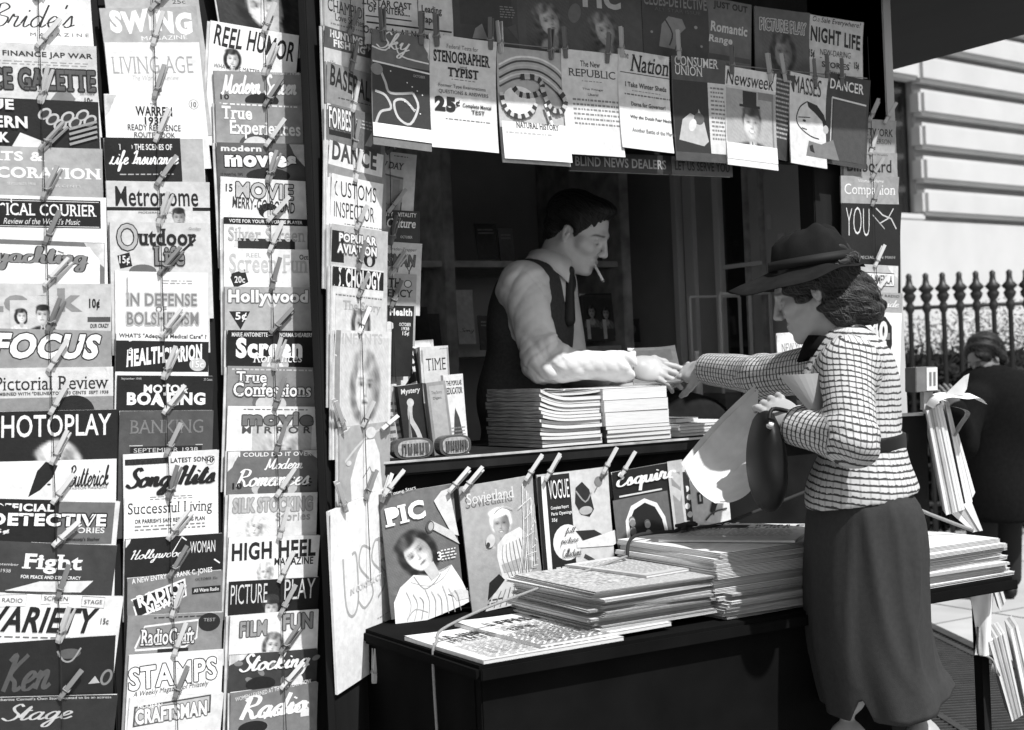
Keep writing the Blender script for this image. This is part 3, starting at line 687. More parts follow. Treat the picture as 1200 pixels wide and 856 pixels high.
COL2 = [
 c2(118, 228, -30, -32, .72, 'grey magazine cut off above a pale one', [('s','25c',196,212,0,5,.2)]),
 c2(116, 229, 10, 8, .70, 'pale grey magazine with thick white brush title', [('s','SWING',126,222,12,38,.99,dict(b=.06,wave=.02,rot=.04)), ('s','MAGAZINE',160,214,42,47,.96)]),
 c2(122, 233, 50, 50, .93, 'white magazine with faint grey serif words', [('r','LIVING AGE',128,223,66,86,.66,dict(b=-.005)), ('s','The World in Review',150,205,88,94,.75,dict(sl=.3))]),
 c2(122, 236, 110, 114, .96, 'white route book with small black capitals', [('s','THE',174,182,121,124,.3), ('s','WARREN',157,200,125,136,.08,B), ('s','1938',167,190,137,146,.08,B), ('s','READY REFERENCE',147,209,146,153,.2), ('s','ROUTE BOOK',154,202,155,161,.2), ('E',226,121,6,6,.7), ('E',226,121,5,5,.94), ('s','10',223,229,118,124,.3)]),
 c2(121, 237, 162, 163, .72, 'grey backed black booklet with white script', [('R',121,210,162,213,.06), ('s','BEHIND THE SCENES OF',132,200,169,176,.92,B), ('k','Life Insurance',125,207,176,201,.97,dict(wt=.3)), ('X',132,200,203,206,1,.7)]),
 c2(124, 245, 212, 214, .84, 'pale magazine with elegant black title and rule', [('s','Metronome',134,231,219,242,.08,dict(b=.012)), ('R',124,245,243,247,.05), ('F',190,224,236,275,dict(hair=.05,skin=.7,dress=.1,bg=.84,man=True)), ('s','MODERN MUSIC',160,200,248,250.5,.3)]),
 c2(128, 243, 260, 262, .82, 'pale magazine with big capital and drawn branch', [('r','O',136,160,263,294,.7,dict(out=.1,b=.01)), ('r','utdoor',160,229,268,288,.08,dict(b=.03)), ('r','Life',178,214,289,311,.5,dict(b=.02,out=.08)), ('N',[(200,306),(215,292),(228,280)],3,.1), ('P',[(136,300),(150,296),(153,312),(139,315)],.08), ('s','15¢',138,150,300,311,.9,B), ('s','October',220,235,266,269,.4), ('E',165,318,16,8,.4)]),
 c2(135, 244, 318, 320, .94, 'white pamphlet with patterned grey capitals', [('s','IN DEFENSE',148,230,344,359,.5,dict(b=.02,out=.78)), ('s','OF',181,194,359,366,.5,B), ('s','BOLSHEVISM',148,232,366,381,.5,dict(b=.02,out=.78)), ('s','1.',148,153,326,352,.65,B), ('X',190,228,328,334,2,.6)]),
 c2(136, 245, 391, 393, .94, 'black pamphlet under white medical question strip', [('s','WHAT\'S "Adequate Medical Care" ?',139,242,391.5,398,.1,B), ('R',136,245,400,436,.06), ('s','The',140,155,405,415,.95,dict(sl=.35)), ('s','HEALTH',147,193,408,428,.97,dict(b=.05,sl=.25,rot=-.12)), ('s','CLARION',190,238,405,424,.97,dict(b=.05,sl=.25,rot=-.12)), ('E',232,427,10,8,.8), ('s','15c',225,239,423,431,.98,B)]),
 c2(138, 250, 440, 441, .08, 'black magazine with anchor and white capitals', [('s','MOTOR',168,220,451,461,.95,dict(b=.04)), ('s','BOATING',149,241,460,475,.97,dict(b=.05)), ('N',[(196,450),(196,474)],2.5,.95), ('N',[(182,468),(188,475),(196,477),(205,475),(211,468)],2.5,.95,3), ('s','September 1938',142,165,443,446,.8), ('s','35 Cents',238,248,443,446,.8)]),
 c2(140, 250, 482, 481, .30, 'plain grey magazine with dim grey capitals', [('r','BANKING',152,238,492,508,.48,dict(b=0)), ('R',153,237,523,532,.1), ('s','SEPTEMBER 1938',157,232,525,530,.8), ('N',[(152,522),(238,522)],1,.8)]),
 c2(144, 255, 533, 527, .92, 'white songbook with fat black script', [('R',146,196,536,543,.1), ('s',"ALL CROSBY'S LATEST SONGS",148,250,537,543,.2,B), ('E',245,542,6,6,.7), ('E',245,542,5,5,.95), ('s','10',241,249,538,545,.2,B), ('k','Song Hits',146,252,546,580,.05,dict(wt=.4,sl=.3))]),
 c2(146, 253, 584, 579, .95, 'white booklet with light serif capitals', [('X',175,225,581,586,2,.5), ('r','Successful Living',150,249,588,605,.14,dict(b=-.004)), ("s","OR PARRISH'S SAFE REDUCING PLAN",158,240,607,612,.15,B), ('X',158,242,614,622,2,.5)]),
 c2(147, 261, 632, 625, .06, 'black magazine with thin white neon script', [('k','Hollywood',153,218,642,658,.95,dict(wt=.2)), ('s','WOMAN',222,252,636,650,.9), ('N',[(200,650),(212,630),(258,664)],1.6,.95)]),
 c2(149, 260, 678, 668, .48, 'grey magazine with tilted black name plate', [('s','A NEW ENTRY by FRANK C. JONES',154,248,671,679,.95,dict(rot=-.06,b=.015)), ('P',[(153,698),(216,679),(218,700),(160,722)],.95), ('P',[(155,699),(214,682),(216,699),(161,719)],.05), ('s','RADIO',160,211,688,703,.96,dict(b=.05,rot=-.24)), ('s','NEWS',170,206,702,713,.96,dict(b=.05,rot=-.24)), ('R',224,258,691,699,.06), ('s','All Wave Radio',226,256,692.5,697,.9,B), ('s','OCTOBER 25c',228,254,680,683,.15)]),
 c2(150, 261, 722, 717, .55, 'mottled grey magazine with looped plate title', [('N',[(160,758),(170,733),(232,728),(231,749),(218,759),(160,760)],2.4,.92), ('r','RadioCraft',166,228,736,755,.9,dict(b=.02,out=.25)), ('E',245,731,13,11,.12), ('s','TEST',238,252,726,730,.7), ('R',186,222,760,767,.1), ('X',180,236,722,725,1,.2)]),
 c2(151, 262, 768, 761, .94, 'white magazine with big hollow black capitals', [('s','STAMPS',152,255,776,803,.96,dict(b=.03,out=.06,ob=.03,rot=-.07)), ('s','A Weekly Magazine of Philately',158,246,804,812,.2,dict(sl=.3,rot=-.08))]),
 c2(152, 262, 818, 812, .88, 'pale magazine with white letters in tilted frame', [('P',[(158,826),(247,816),(248,838),(158,850)],.3), ('P',[(160,828),(245,818),(246,836),(160,848)],.75), ('s','MODERN',162,190,823,828,.97,B), ('s','CRAFTSMAN',160,243,826,844,.97,dict(b=.04,out=.45,rot=-.08))]),
]
COL3 = [
 c2(245, 348, -58, -62, .20, 'dark portrait magazine with a white throat', [('F',250,345,-60,70,dict(hair=.06,skin=.95,dress=.95,bg=.2,tilt=.3))]),
 c2(247, 350, 24, 42, .95, 'white magazine with wobbly black brush capitals', [('s','REEL HUMOR',252,346,38,62,.1,dict(b=.02,sl=.12,wave=.012,rot=.06)), ('F',258,290,56,92,dict(hair=.04,skin=.95,dress=.9,bg=.95)), ('s',"WHAT'S THE MATTER WITH HEPBURN?",253,349,81,86,.2)]),
 c2(250, 353, 83, 86, .58, 'grey magazine with white brush script', [('s','September 1938',310,350,84,88,.9), ('k','Modern Screen',257,346,87,112,.97,dict(wt=.36)), ('E',304,118,20,9,.1), ('s','10',256,266,111,117,.1,B)]),
 c2(252, 354, 119, 124, .60, 'grey magazine with tall white serif words', [('X',256,350,122,126,1,.95), ('r','True',259,294,126,141,.97,dict(b=.03)), ('r','Experiences',268,351,142,163,.97,dict(b=.02)), ('E',300,170,22,14,.3), ('E',298,172,16,12,.85)]),
 c2(253, 357, 167, 169, .36, 'dark grey magazine with fat outlined letters', [('s','modern',258,305,171,178,.92,BB), ('s','movies',262,346,178,196,.98,dict(b=.06,out=.1)), ('E',312,206,26,9,.08), ('s','10 MARITAL TIPS',257,282,203,206,.1)]),
 c2(258, 360, 207, 213, .93, 'white magazine with hollow capitals and face', [('s','15',264,272,218,227,.15,B), ('s','MOVIE',276,343,215,233,.75,dict(b=.03,out=.15)), ('s','MERRY-GO-ROUND',272,345,234,247,.2,dict(b=.01,rot=.06)), ('E',314,247,12,9,.06), ('E',316,252,8,6,.9)]),
 c2(262, 360, 255, 258, .90, 'white magazine under black voting strip', [('R',262,360,256,264,.05), ('s','VOTE FOR YOUR FAVORITE PLAYER',268,354,258,262,.95,B), ('r','Silver Screen',267,357,267,283,.72,dict(b=.01)), ('P',[(273,290),(277,280),(286,280),(283,290)],.85), ('R',278,345,280,300,.15)]),
 c2(262, 366, 291, 293, .95, 'white magazine with pale grey serif words', [('s','REEL',288,305,297,302,.7), ('r','Screen Fun',268,360,298,320,.78,dict(b=.015)), ('s','Oct',350,360,298,304,.2,B), ('P',[(268,322),(286,316),(290,331),(274,338)],.12), ('s','20c',274,286,324,332,.9,B)]),
 c2(263, 368, 336, 337, .70, 'light grey magazine with white letters and pennant', [('s','Hollywood',267,360,340,359,.96,dict(b=.045,out=.45)), ('E',318,352,6,9,.85), ('E',319,348,7,5,.2), ('P',[(268,365),(292,365),(281,386)],.1), ('s','5¢',275,288,366,377,.95,B)]),
 c2(266, 369, 387, 388, .05, 'black magazine with fat white title', [('s','MARIE ANTOINETTE —      NORMA SHEARER!',271,364,390,395,.9,B), ('s','Screen',276,354,396,420,.98,dict(b=.055)), ('r','Romances',296,354,414,425,.95,dict(sl=.2)), ('E',322,428,16,12,.75), ('E',322,432,10,10,.9)]),
 c2(267, 371, 429, 431, .55, 'grey magazine with looped white serif words', [('X',272,366,432,436,1,.8), ('r','True',277,312,436,449,.97,dict(b=.02,out=.3)), ('r','Confessions',274,365,449,465,.97,dict(b=.02,out=.3)), ('E',322,472,26,14,.4), ('E',318,474,18,12,.8)]),
 c2(267, 373, 476, 477, .92, 'white magazine with grey slab letters', [('X',285,360,479,482,1,.4), ('s','movie',284,367,483,499,.45,dict(b=.05,out=.25)), ('s','M I R R O R',284,365,500,508,.3,B), ('F',296,366,498,560,dict(hair=.7,skin=.93,dress=.8,bg=.75,turn=.7))]),
 c2(267, 373, 529, 527, .42, 'dark grey magazine with white ribbon script', [('s','IF I COULD DO IT OVER',271,365,530,535,.95,B), ('k','Modern',309,355,537,551,.97,dict(wt=.26)), ('k','Romances',277,363,549,570,.97,dict(wt=.26)), ('s','10',273,284,565,572,.08,BB), ('E',322,572,27,13,.75), ('E',320,576,18,11,.35), ('X',355,368,561,573,3,.1)]),
 c2(268, 372, 580, 577, .90, 'pale magazine with blonde girl and soft lettering', [('s','SILK STOCKING',273,366,583,600,.72,dict(b=.035,out=.6)), ('s','Stories',323,364,601,611,.65,dict(b=.02)), ('F',282,318,596,640,dict(hair=.8,skin=.95,dress=.92,bg=.9,tilt=-.4,smile=True))]),
 c2(268, 374, 630, 627, .95, 'white magazine with square black capitals', [('s','HIGH HEEL',272,370,634,655,.12,dict(b=.035,rot=-.03)), ('s','MAGAZINE',322,368,654,663,.15,B), ('F',296,328,648,694,dict(hair=.75,skin=.93,dress=.8,bg=.95))]),
 c2(269, 374, 682, 676, .05, 'black magazine with tall hollow letters', [('s','PICTURE',271,313,683,706,.85,dict(b=-.005)), ('s','PLAY',333,369,680,704,.85,dict(b=-.005)), ('F',300,336,688,738,dict(hair=.1,skin=.85,dress=.1,bg=.05,hat=.2))]),
 c2(269, 373, 722, 714, .93, 'white magazine with dark flapper drawing', [('s','FILM',281,312,726,744,.6,dict(b=.035,out=.3)), ('s','FUN',331,366,721,740,.6,dict(b=.035,out=.3)), ('R',269,373,770,800,.2), ('F',300,340,732,782,dict(hair=.35,skin=.9,dress=.15,bg=.93,tilt=-.2))]),
 c2(269, 373, 768, 760, .22, 'speckled dark magazine with white sloping script', [('E',280+13*i, 775+((i*5)%7)*4, 5,3,.5,.4*i) for i in range(8)] + [('k','Stocking',280,364,764,794,.95,dict(wt=.3)), ('E',306,800,17,8,.06), ('E',348,800,8,8,.92)]),
 c2(270, 372, 812, 799, .50, 'grey magazine with white deco script title', [('s','WOMEN LEARNED AT THAT 14 YEAR SHOW',275,364,806,811,.95,dict(rot=-.12)), ('k','Radio',280,362,812,840,.97,dict(wt=.34)), ('s','MIRROR',308,362,830,839,.95,dict(b=.02,rot=-.1)), ('E',296,850,17,8,.06), ('R',352,362,836,845,.95)]),
]
C4N = Vector((math.sin(R(36)), -math.cos(R(36)), 0))
C4P = Vector((1.312, 3.04, 0))
def c4(yl, yr, bgt, look, ops, xl=382, xr=446, **k): return (xl, xr, yl, yr, bgt, look, ops, k)
COL4 = [
 c4(-32, -14, .74, 'grey magazine with dark serif title', [('r','CHAMPION',382,430,4,18,.15,dict(b=0)), ('r','Love Stories',390,424,19,27,.2), ('X',385,425,30,34,1,.5)], xl=378, xr=434),
 c4(30, 46, .35, 'two-tone magazine with price and white words', [('s','HUNTING',386,424,40,49,.95,BB), ('s','FISHING',390,427,50,59,.95,BB), ('s','5¢',426,434,42,54,.95,BB), ('R',379,436,62,95,.82)], xl=379, xr=436),
 c4(72, 91, .60, 'mid grey magazine with tall dark capitals', [('s','BASEBALL',386,438,88,112,.14,dict(b=.02,rot=.1)), ('s','15c',386,392,79,82,.3), ('X',395,436,118,121,1,.3)], xl=382, xr=450),
 c4(120, 137, .46, 'grey magazine with condensed white capitals', [('s','FORBES',386,410,132,156,.95,dict(b=.02,out=.3)), ('R',386,410,158,164,.1), ('X',416,442,138,150,3,.85), ('P',[(426,168),(436,148),(442,150),(434,168)],.8)], xl=384, xr=447),
 c4(164, 182, .96, 'white magazine with wide dark capitals', [('s','DANCE',388,440,172,194,.3,dict(b=.035)), ('R',384,447,200,215,.6)], xl=384, xr=447),
 c4(203, 216, .97, 'white handbook with thin condensed capitals', [('s','CUSTOMS',391,440,216,234,.1,dict(b=-.002)), ('s','INSPECTOR',391,438,240,258,.2,dict(b=-.006))], xl=387, xr=447),
 c4(262, 272, .78, 'pale magazine with black aircraft panel', [('R',388,402,274,310,.06), ('s','POPULAR',396,440,276,286,.98,dict(b=.04,out=.35)), ('s','AVIATION',394,440,288,299,.98,dict(b=.04,out=.35)), ('E',432,304,7,8,.06), ('E',432,305,3,6,.8), ('X',402,448,264,267,1,.5)], xl=387, xr=454),
 c4(310, 318, .90, 'white magazine with black banner lettering', [('R',389,449,316,338,.06), ('s','PSYCHOLOGY',391,446,316,338,.97,dict(b=.04))], xl=389, xr=449),
 c4(343, 350, .88, 'pale magazine with ghostly grey words', [('X',394,448,347,351,1,.5), ('r','The Story',402,446,354,368,.7,dict(b=.02)), ('F',405,440,362,400,dict(hair=.3,skin=.85,dress=.6,bg=.88))], xl=394, xr=453),
 c4(387, 389, .92, 'large magazine filled by a staring blonde face', [('s','INFANTS',400,447,391,404,.78,dict(b=.02)), ('R',392,398,388,500,.6), ('F',399,455,396,512,dict(hair=.55,skin=.96,dress=.9,bg=.85,tilt=-.1,n=44))], xl=391, xr=458, h=.30),
 c4(501, 494, .68, 'grey poster with sketched white figure', [('P',[(412,600),(410,560),(418,530),(426,516),(438,516),(444,534),(446,560),(450,600)],.95), ('N',[(404,538),(418,522),(430,512),(444,506)],3,.85,3), ('N',[(418,560),(410,590)],3,.95), ('N',[(440,556),(450,586)],3,.95), ('N',[(424,560),(432,548),(438,566)],1.2,.4), ('E',408,540,3,3,.85), ('E',433,508,6,7,.9)], xl=398, xr=457, h=.24),
 c4(600, 570, .97, 'tall white sheet with faint interlaced capitals and date', [('N',[(398,646),(399,702),(406,718),(413,702),(413,650),(408,646)],3.6,.70,4), ('N',[(430,650),(420,642),(416,664),(428,688),(430,706),(420,716),(413,704)],3.2,.70,4), ('N',[(446,650),(436,642),(431,664),(443,686),(444,702),(436,712)],3.2,.70,4), ('N',[(440,640),(440,700)],3.2,.70), ('N',[(440,642),(452,648),(450,668),(440,672),(453,700)],3.2,.70,4), ('s','IN CONSTRUCTION',404,450,684,692,.9,BB), ('s','5-6',438,452,744,758,.62,dict(b=-.005)), ('X',434,452,736,739,1,.75), ('X',434,452,764,772,2,.75)], xl=385, xr=457, h=.43, th=.006),
]
def unY(Y): return lambda x, y: onY(x, y, Y)
def un4(x, y): return onP(x, y, C4P + C4N * .03, C4N)

FRONT_N = Vector((0, -1, 0))
PAGEB = mat('spare_copy_paper', .55, .7, .1, noise=.3, nscale=40)
def column(specs, unproj, n0, tilt, colname, sx, kinds, spare=False):
    """magazines hung shingle fashion on one vertical cord, each gripped by its own peg"""
    g = random.Random(len(colname)); pts = []
    for i, sp in enumerate(specs):
        lab = f"{sp[5]}, {ORD[i+1]} from top in {colname}"
        root, M, c = build_mag(sp, unproj, n0, tilt, lab, f'magazines hung in {colname}')
        if spare and i % 3 != 2:
            e = M @ T(-.0045 - .002 * (i % 3), -.001 * (i % 4), -.0046); bk = MB(); bk.box(-c.w / 2, c.w / 2, .001, c.h - .001, -.0034, 0)
            tag(bk.build('magazine', PAGEB, None, e), f'spare copy peeking out left of the {ORD[i+1]} cover from top in {colname}', 'magazine', f'spare copies in {colname}')
        ex, up, nn = (Vector(M.col[k][:3]) for k in range(3)); top = Vector(M.col[3][:3]) + up * c.h
        yc = (sp[2] + sp[3]) / 2; x = sx(yc)
        P = unproj(x, sp[2] + (sp[3] - sp[2]) * (x - sp[0]) / (sp[1] - sp[0])) + nn * .002
        kd = kinds[i % len(kinds)]
        clothespin(P, ex, Vector((0, 0, 1)), n0, R(34 + g.uniform(-17, 15)), R(g.uniform(5, 62)),
                   f"{'pale' if kd == 'p' else 'weathered grey'} wooden clothespin gripping the {ORD[i+1]} cover from top in {colname}",
                   f'clothespins of {colname}', ('worn' if g.random() < .35 else 'pale') if kd == 'p' else 'dark')
        pts.append(P + n0 * .004)
    a = pts[0] + Vector((0, 0, .25)); m = MB().tube([a] + pts + [pts[-1] - Vector((0, 0, .2))], .0011, 5)
    o = m.build('cord', CORDD); tag(o, f'thin dark cord running down the covers in {colname}', 'cord')

column(COL1, unY(3.13), FRONT_N, .058, 'far left column', lambda y: 44 + y * .034, 'dppppdpdpppppdpdd')
column(COL2, unY(3.13), FRONT_N, .058, 'second column', lambda y: 178 + y * .034, 'pppppppdppppdpdppdd')
column(COL3, unY(3.13), FRONT_N, .058, 'third column', lambda y: 308 + y * .03, 'pppdppppddpddppppdpddp', True)
column(COL4, un4, C4N, .05, 'angled column', lambda y: 408 + y * .034, 'dddpdppddpp', True)
# ---------------------------------------------------------------- right column, recess column
def cr(yl, yr, bgt, look, ops, xl=986, xr=1051, **k): return (xl, xr, yl, yr, bgt, look, ops, k)
COLR = [
 cr(137, 142, .64, 'grey magazine with two rows of small capitals', [('s','MAIR NETWORK',988,1046,150,159,.15,B), ('s','PERSON TO PERSON',992,1044,162,168,.3)], xl=986, xr=1049),
 cr(177, 180, .58, 'grey magazine with smooth black title', [('s','The Entertainment Weekly',995,1040,180,183,.3), ('s','Billboard',992,1044,187,202,.1,dict(b=.012))], xl=988, xr=1051),
 cr(206, 208, .64, 'grey magazine with thin pale serif title', [('s',"Woman's Home",1005,1035,210,214,.9), ('r','Companion',989,1048,216,232,.95,dict(b=-.004))], xl=985, xr=1051),
 cr(238, 240, .07, 'black magazine with tall wavy white capitals', [('s','YOU',991,1018,244,276,.9,dict(b=-.02,wave=.01)), ('N',[(1026,244),(1034,252),(1044,256),(1050,268)],1.6,.8), ('N',[(1030,262),(1040,256),(1046,244)],1.4,.8), ('N',[(1022,252),(1036,268)],1.2,.7), ('s','THE SPECIAL ON MAN',992,1048,300,303.5,.7)], xl=986, xr=1055, h=.28),
 cr(309, 312, .72, 'light grey magazine with framed capitals', [('R',1000,1048,320,335,.95), ('N',[(1000,320),(1048,320),(1048,335),(1000,335),(1000,320)],1,.2), ('s','MUSICAL AMERICA',1002,1046,322,333,.25,B)], xl=996, xr=1053),
 cr(341, 344, .66, 'pale magazine with torn black patch and numerals', [('s','A WEEK OF RADIO',1004,1054,345,348,.2), ('s','RADIO',1000,1026,352,363,.97,BB), ('k','Guide',1026,1054,351,364,.9,dict(wt=.3)), ('R',998,1058,366,440,.95), ('P',[(1012,374),(1022,370),(1038,371),(1046,382),(1047,404),(1042,420),(1040,400),(1030,392),(1020,380)],.05), ('s','40',1020,1041,376,400,.92,dict(b=.05)), ('R',1036,1044,390,398,.5)], xl=998, xr=1058, h=.33),
]
column(COLR, unY(3.135), FRONT_N, .05, 'right-hand column', lambda y: 1014 + y * .036, 'ppppppp')
COL5 = [
 (430,488,174,182,.86,'pale magazine with a curtained window picture',[('r','NEW DAY',434,474,190,198,.3,dict(sl=.2,b=.02)), ('X',462,478,181,184,1,.4), ('R',443,474,206,246,.68), ('R',446,452,212,246,.85), ('R',462,470,210,246,.6), ('N',[(443,204),(474,208)],2,.45), ('N',[(436,246),(446,234),(456,240)],2,.5,3), ('N',[(472,250),(473,236)],1,.1)]),
 (434,492,245,248,.20,'dark magazine with white slanting title',[('s','VITALITY .. VITALITY',438,488,249,254,.95,B), ('r','Physical Culture',414,487,256,270,.97,dict(sl=.2,b=.015)), ('s','OCTOBER',469,483,276,279,.9), ('E',448,274,14,10,.6)]),
 (436,494,282,286,.82,'pale magazine with heavy grey outdoors lettering',[('s','Hunter-Trader-Trapper',440,488,290,295,.3,dict(sl=.2)), ('s','SPORTSMAN',418,487,298,312,.4,dict(b=.03,sl=.1,out=.2)), ('N',[(476,310),(480,318),(484,308)],2,.2), ('N',[(480,318),(480,330)],1.6,.2)]),
 (430,488,319,322,.66,'mid grey magazine with two rows of dark capitals',[('r','HEALTH',428,470,326,337,.1,dict(b=.015)), ('E',478,332,4.6,4.6,.1), ('E',478,332,3.6,3.6,.8), ('r','EFFICIENCY',424,484,339,348,.1,dict(b=.015))]),
 (428,485,357,359,.10,'black health magazine with small white face',[('s','& Health',447,483,361,370,.95,BB), ('E',456,382,6,5,.9), ('R',453,459,386,392,.85), ('s','OCTOBER',468,482,378,382,.9,B), ('s','1938',471,480,383,387,.9,B), ('s','15¢',472,480,388,394,.9,B)]),
]
column(COL5, unY(3.335), FRONT_N, .05, 'recessed column', lambda y: 452 + y * .02, 'dpdpd')

# ---------------------------------------------------------------- header: two rows hung above the opening
def put(specs, Y, tilt, group, n0=FRONT_N, **kw):
    out = []
    for sp in specs: out.append(build_mag(sp, unY(Y), n0, tilt, sp[5], group, **kw))
    return out
UP = [
 (426,530,-66,-50,.88,'white poster with heavy black type hanging above the neon-script cover',[('s','ALL-STAR CAST',418,480,4,12,.12,B), ('s','OF WRITERS....',430,478,12,20,.12,B), ('s','Leading',492,516,4,15,.2,B), ('s','Paper',492,512,16,27,.2,B), ('R',427,480,24,25.5,.1), ('R',428,528,31,33,.1), ('s','On Sale At All Newsstands',424,522,36,45,.12,B), ('N',[(486,-60),(488,30)],1,.4)],dict(h=.245)),
 (527,603,-52,-44,.26,'murky dark cover behind the stenographer booklet',[('R',535,596,-40,30,.2), ('P',[(548,46),(552,34),(560,28),(566,46)],.6), ('X',582,600,5,20,5,.5), ('P',[(590,30),(600,26),(603,46)],.3)],dict(h=.26)),
 (603,750,-52,-36,.30,'wide dark magazine with two pale tilted faces',[('s','PIC',678,724,-16,8,.75,dict(b=.06)), ('F',612,662,-4,60,dict(hair=.28,skin=.78,dress=.28,bg=.30,tilt=.35,turn=.6)), ('F',676,728,2,66,dict(hair=.28,skin=.75,dress=.28,bg=.30,tilt=.3,turn=.5)), ('E',668,16,7,12,.4,.4)],dict(h=.31)),
 (750,828,-46,-36,.26,'dark mystery magazine with clutching hand picture',[('s','CLUES-DETECTIVE',752,826,-4,9,.55,B), ('s','ALL STAR ISSUE',764,818,11,15,.4), ('P',[(768,56),(772,30),(780,20),(796,22),(800,32),(792,40),(786,58)],.55), ('N',[(776,24),(784,40),(780,54)],2,.2,3), ('E',812,30,2,2,.6), ('E',818,52,1.5,1.5,.6), ('E',760,40,1.5,1.5,.6)],dict(h=.27)),
 (828,881,-4,6,.42,'grey magazine with two-line sloping white title',[('s','JUST OUT',836,876,4,14,.15,BB), ('s','Romantic',833,876,28,40,.85,dict(b=.03,sl=.1)), ('s','Range',831,858,44,55,.85,dict(b=.03,sl=.1)), ('R',830,880,66,72,.3)],dict(h=.27)),
 (884,948,7,16,.38,'grey magazine with outlined letters and dark head',[('s','PICTURE PLAY',890,944,24,38,.42,dict(b=.02,out=.85)), ('F',892,940,34,90,dict(hair=.12,skin=.55,dress=.2,bg=.36))],dict(h=.27)),
 (948,1011,17,27,.86,'white placard with bold black capitals and price at both sides',[('s','On Sale Everywhere!',952,1008,23,31,.2,dict(sl=.25,b=.01)), ('s','NIGHT LIFE',950,1008,36,54,.08,dict(b=.035,rot=.05)), ('s','NEW-DARING',960,996,60,67,.15,dict(sl=.15)), ('N',[(960,70),(996,72)],1,.2), ('s','15¢',948,954,62,73,.1,BB), ('s','15¢',1000,1006,70,80,.1,BB), ('s','STORIES',962,994,74,81,.15,B), ('s','pictures',968,990,84,89,.2)],dict(h=.235)),
]
def beads(P, wd, a, b, n=3):
    Q = catmull([(x, y, 0) for x, y in P], n); return [('N', [(Q[i].x, Q[i].y), (Q[i+1].x, Q[i+1].y)], wd * (1 if i % 2 else .82), a if i % 2 else b) for i in range(len(Q) - 1)]
BEADS = [('N',[(584,80+5*k),(604,69+5*k),(630,68+5*k),(650,76+6*k),(660,86+7*k)],2.2,[.9,.25,.75,.2,.85,.3][k],4) for k in range(6)] + [('E',606,120,19,17,.94)] + \
  beads([(598,102),(606,112),(618,113),(630,108),(633,98),(624,91),(608,92)],7,.15,.7) + beads([(585,112),(587,126),(594,136),(606,139),(618,133),(624,122)],6,.2,.8) + \
  beads([(632,104),(637,118),(644,128),(654,128),(659,116),(652,104)],7,.2,.75) + beads([(634,122),(638,136),(642,152),(642,178)],4,.3,.9)
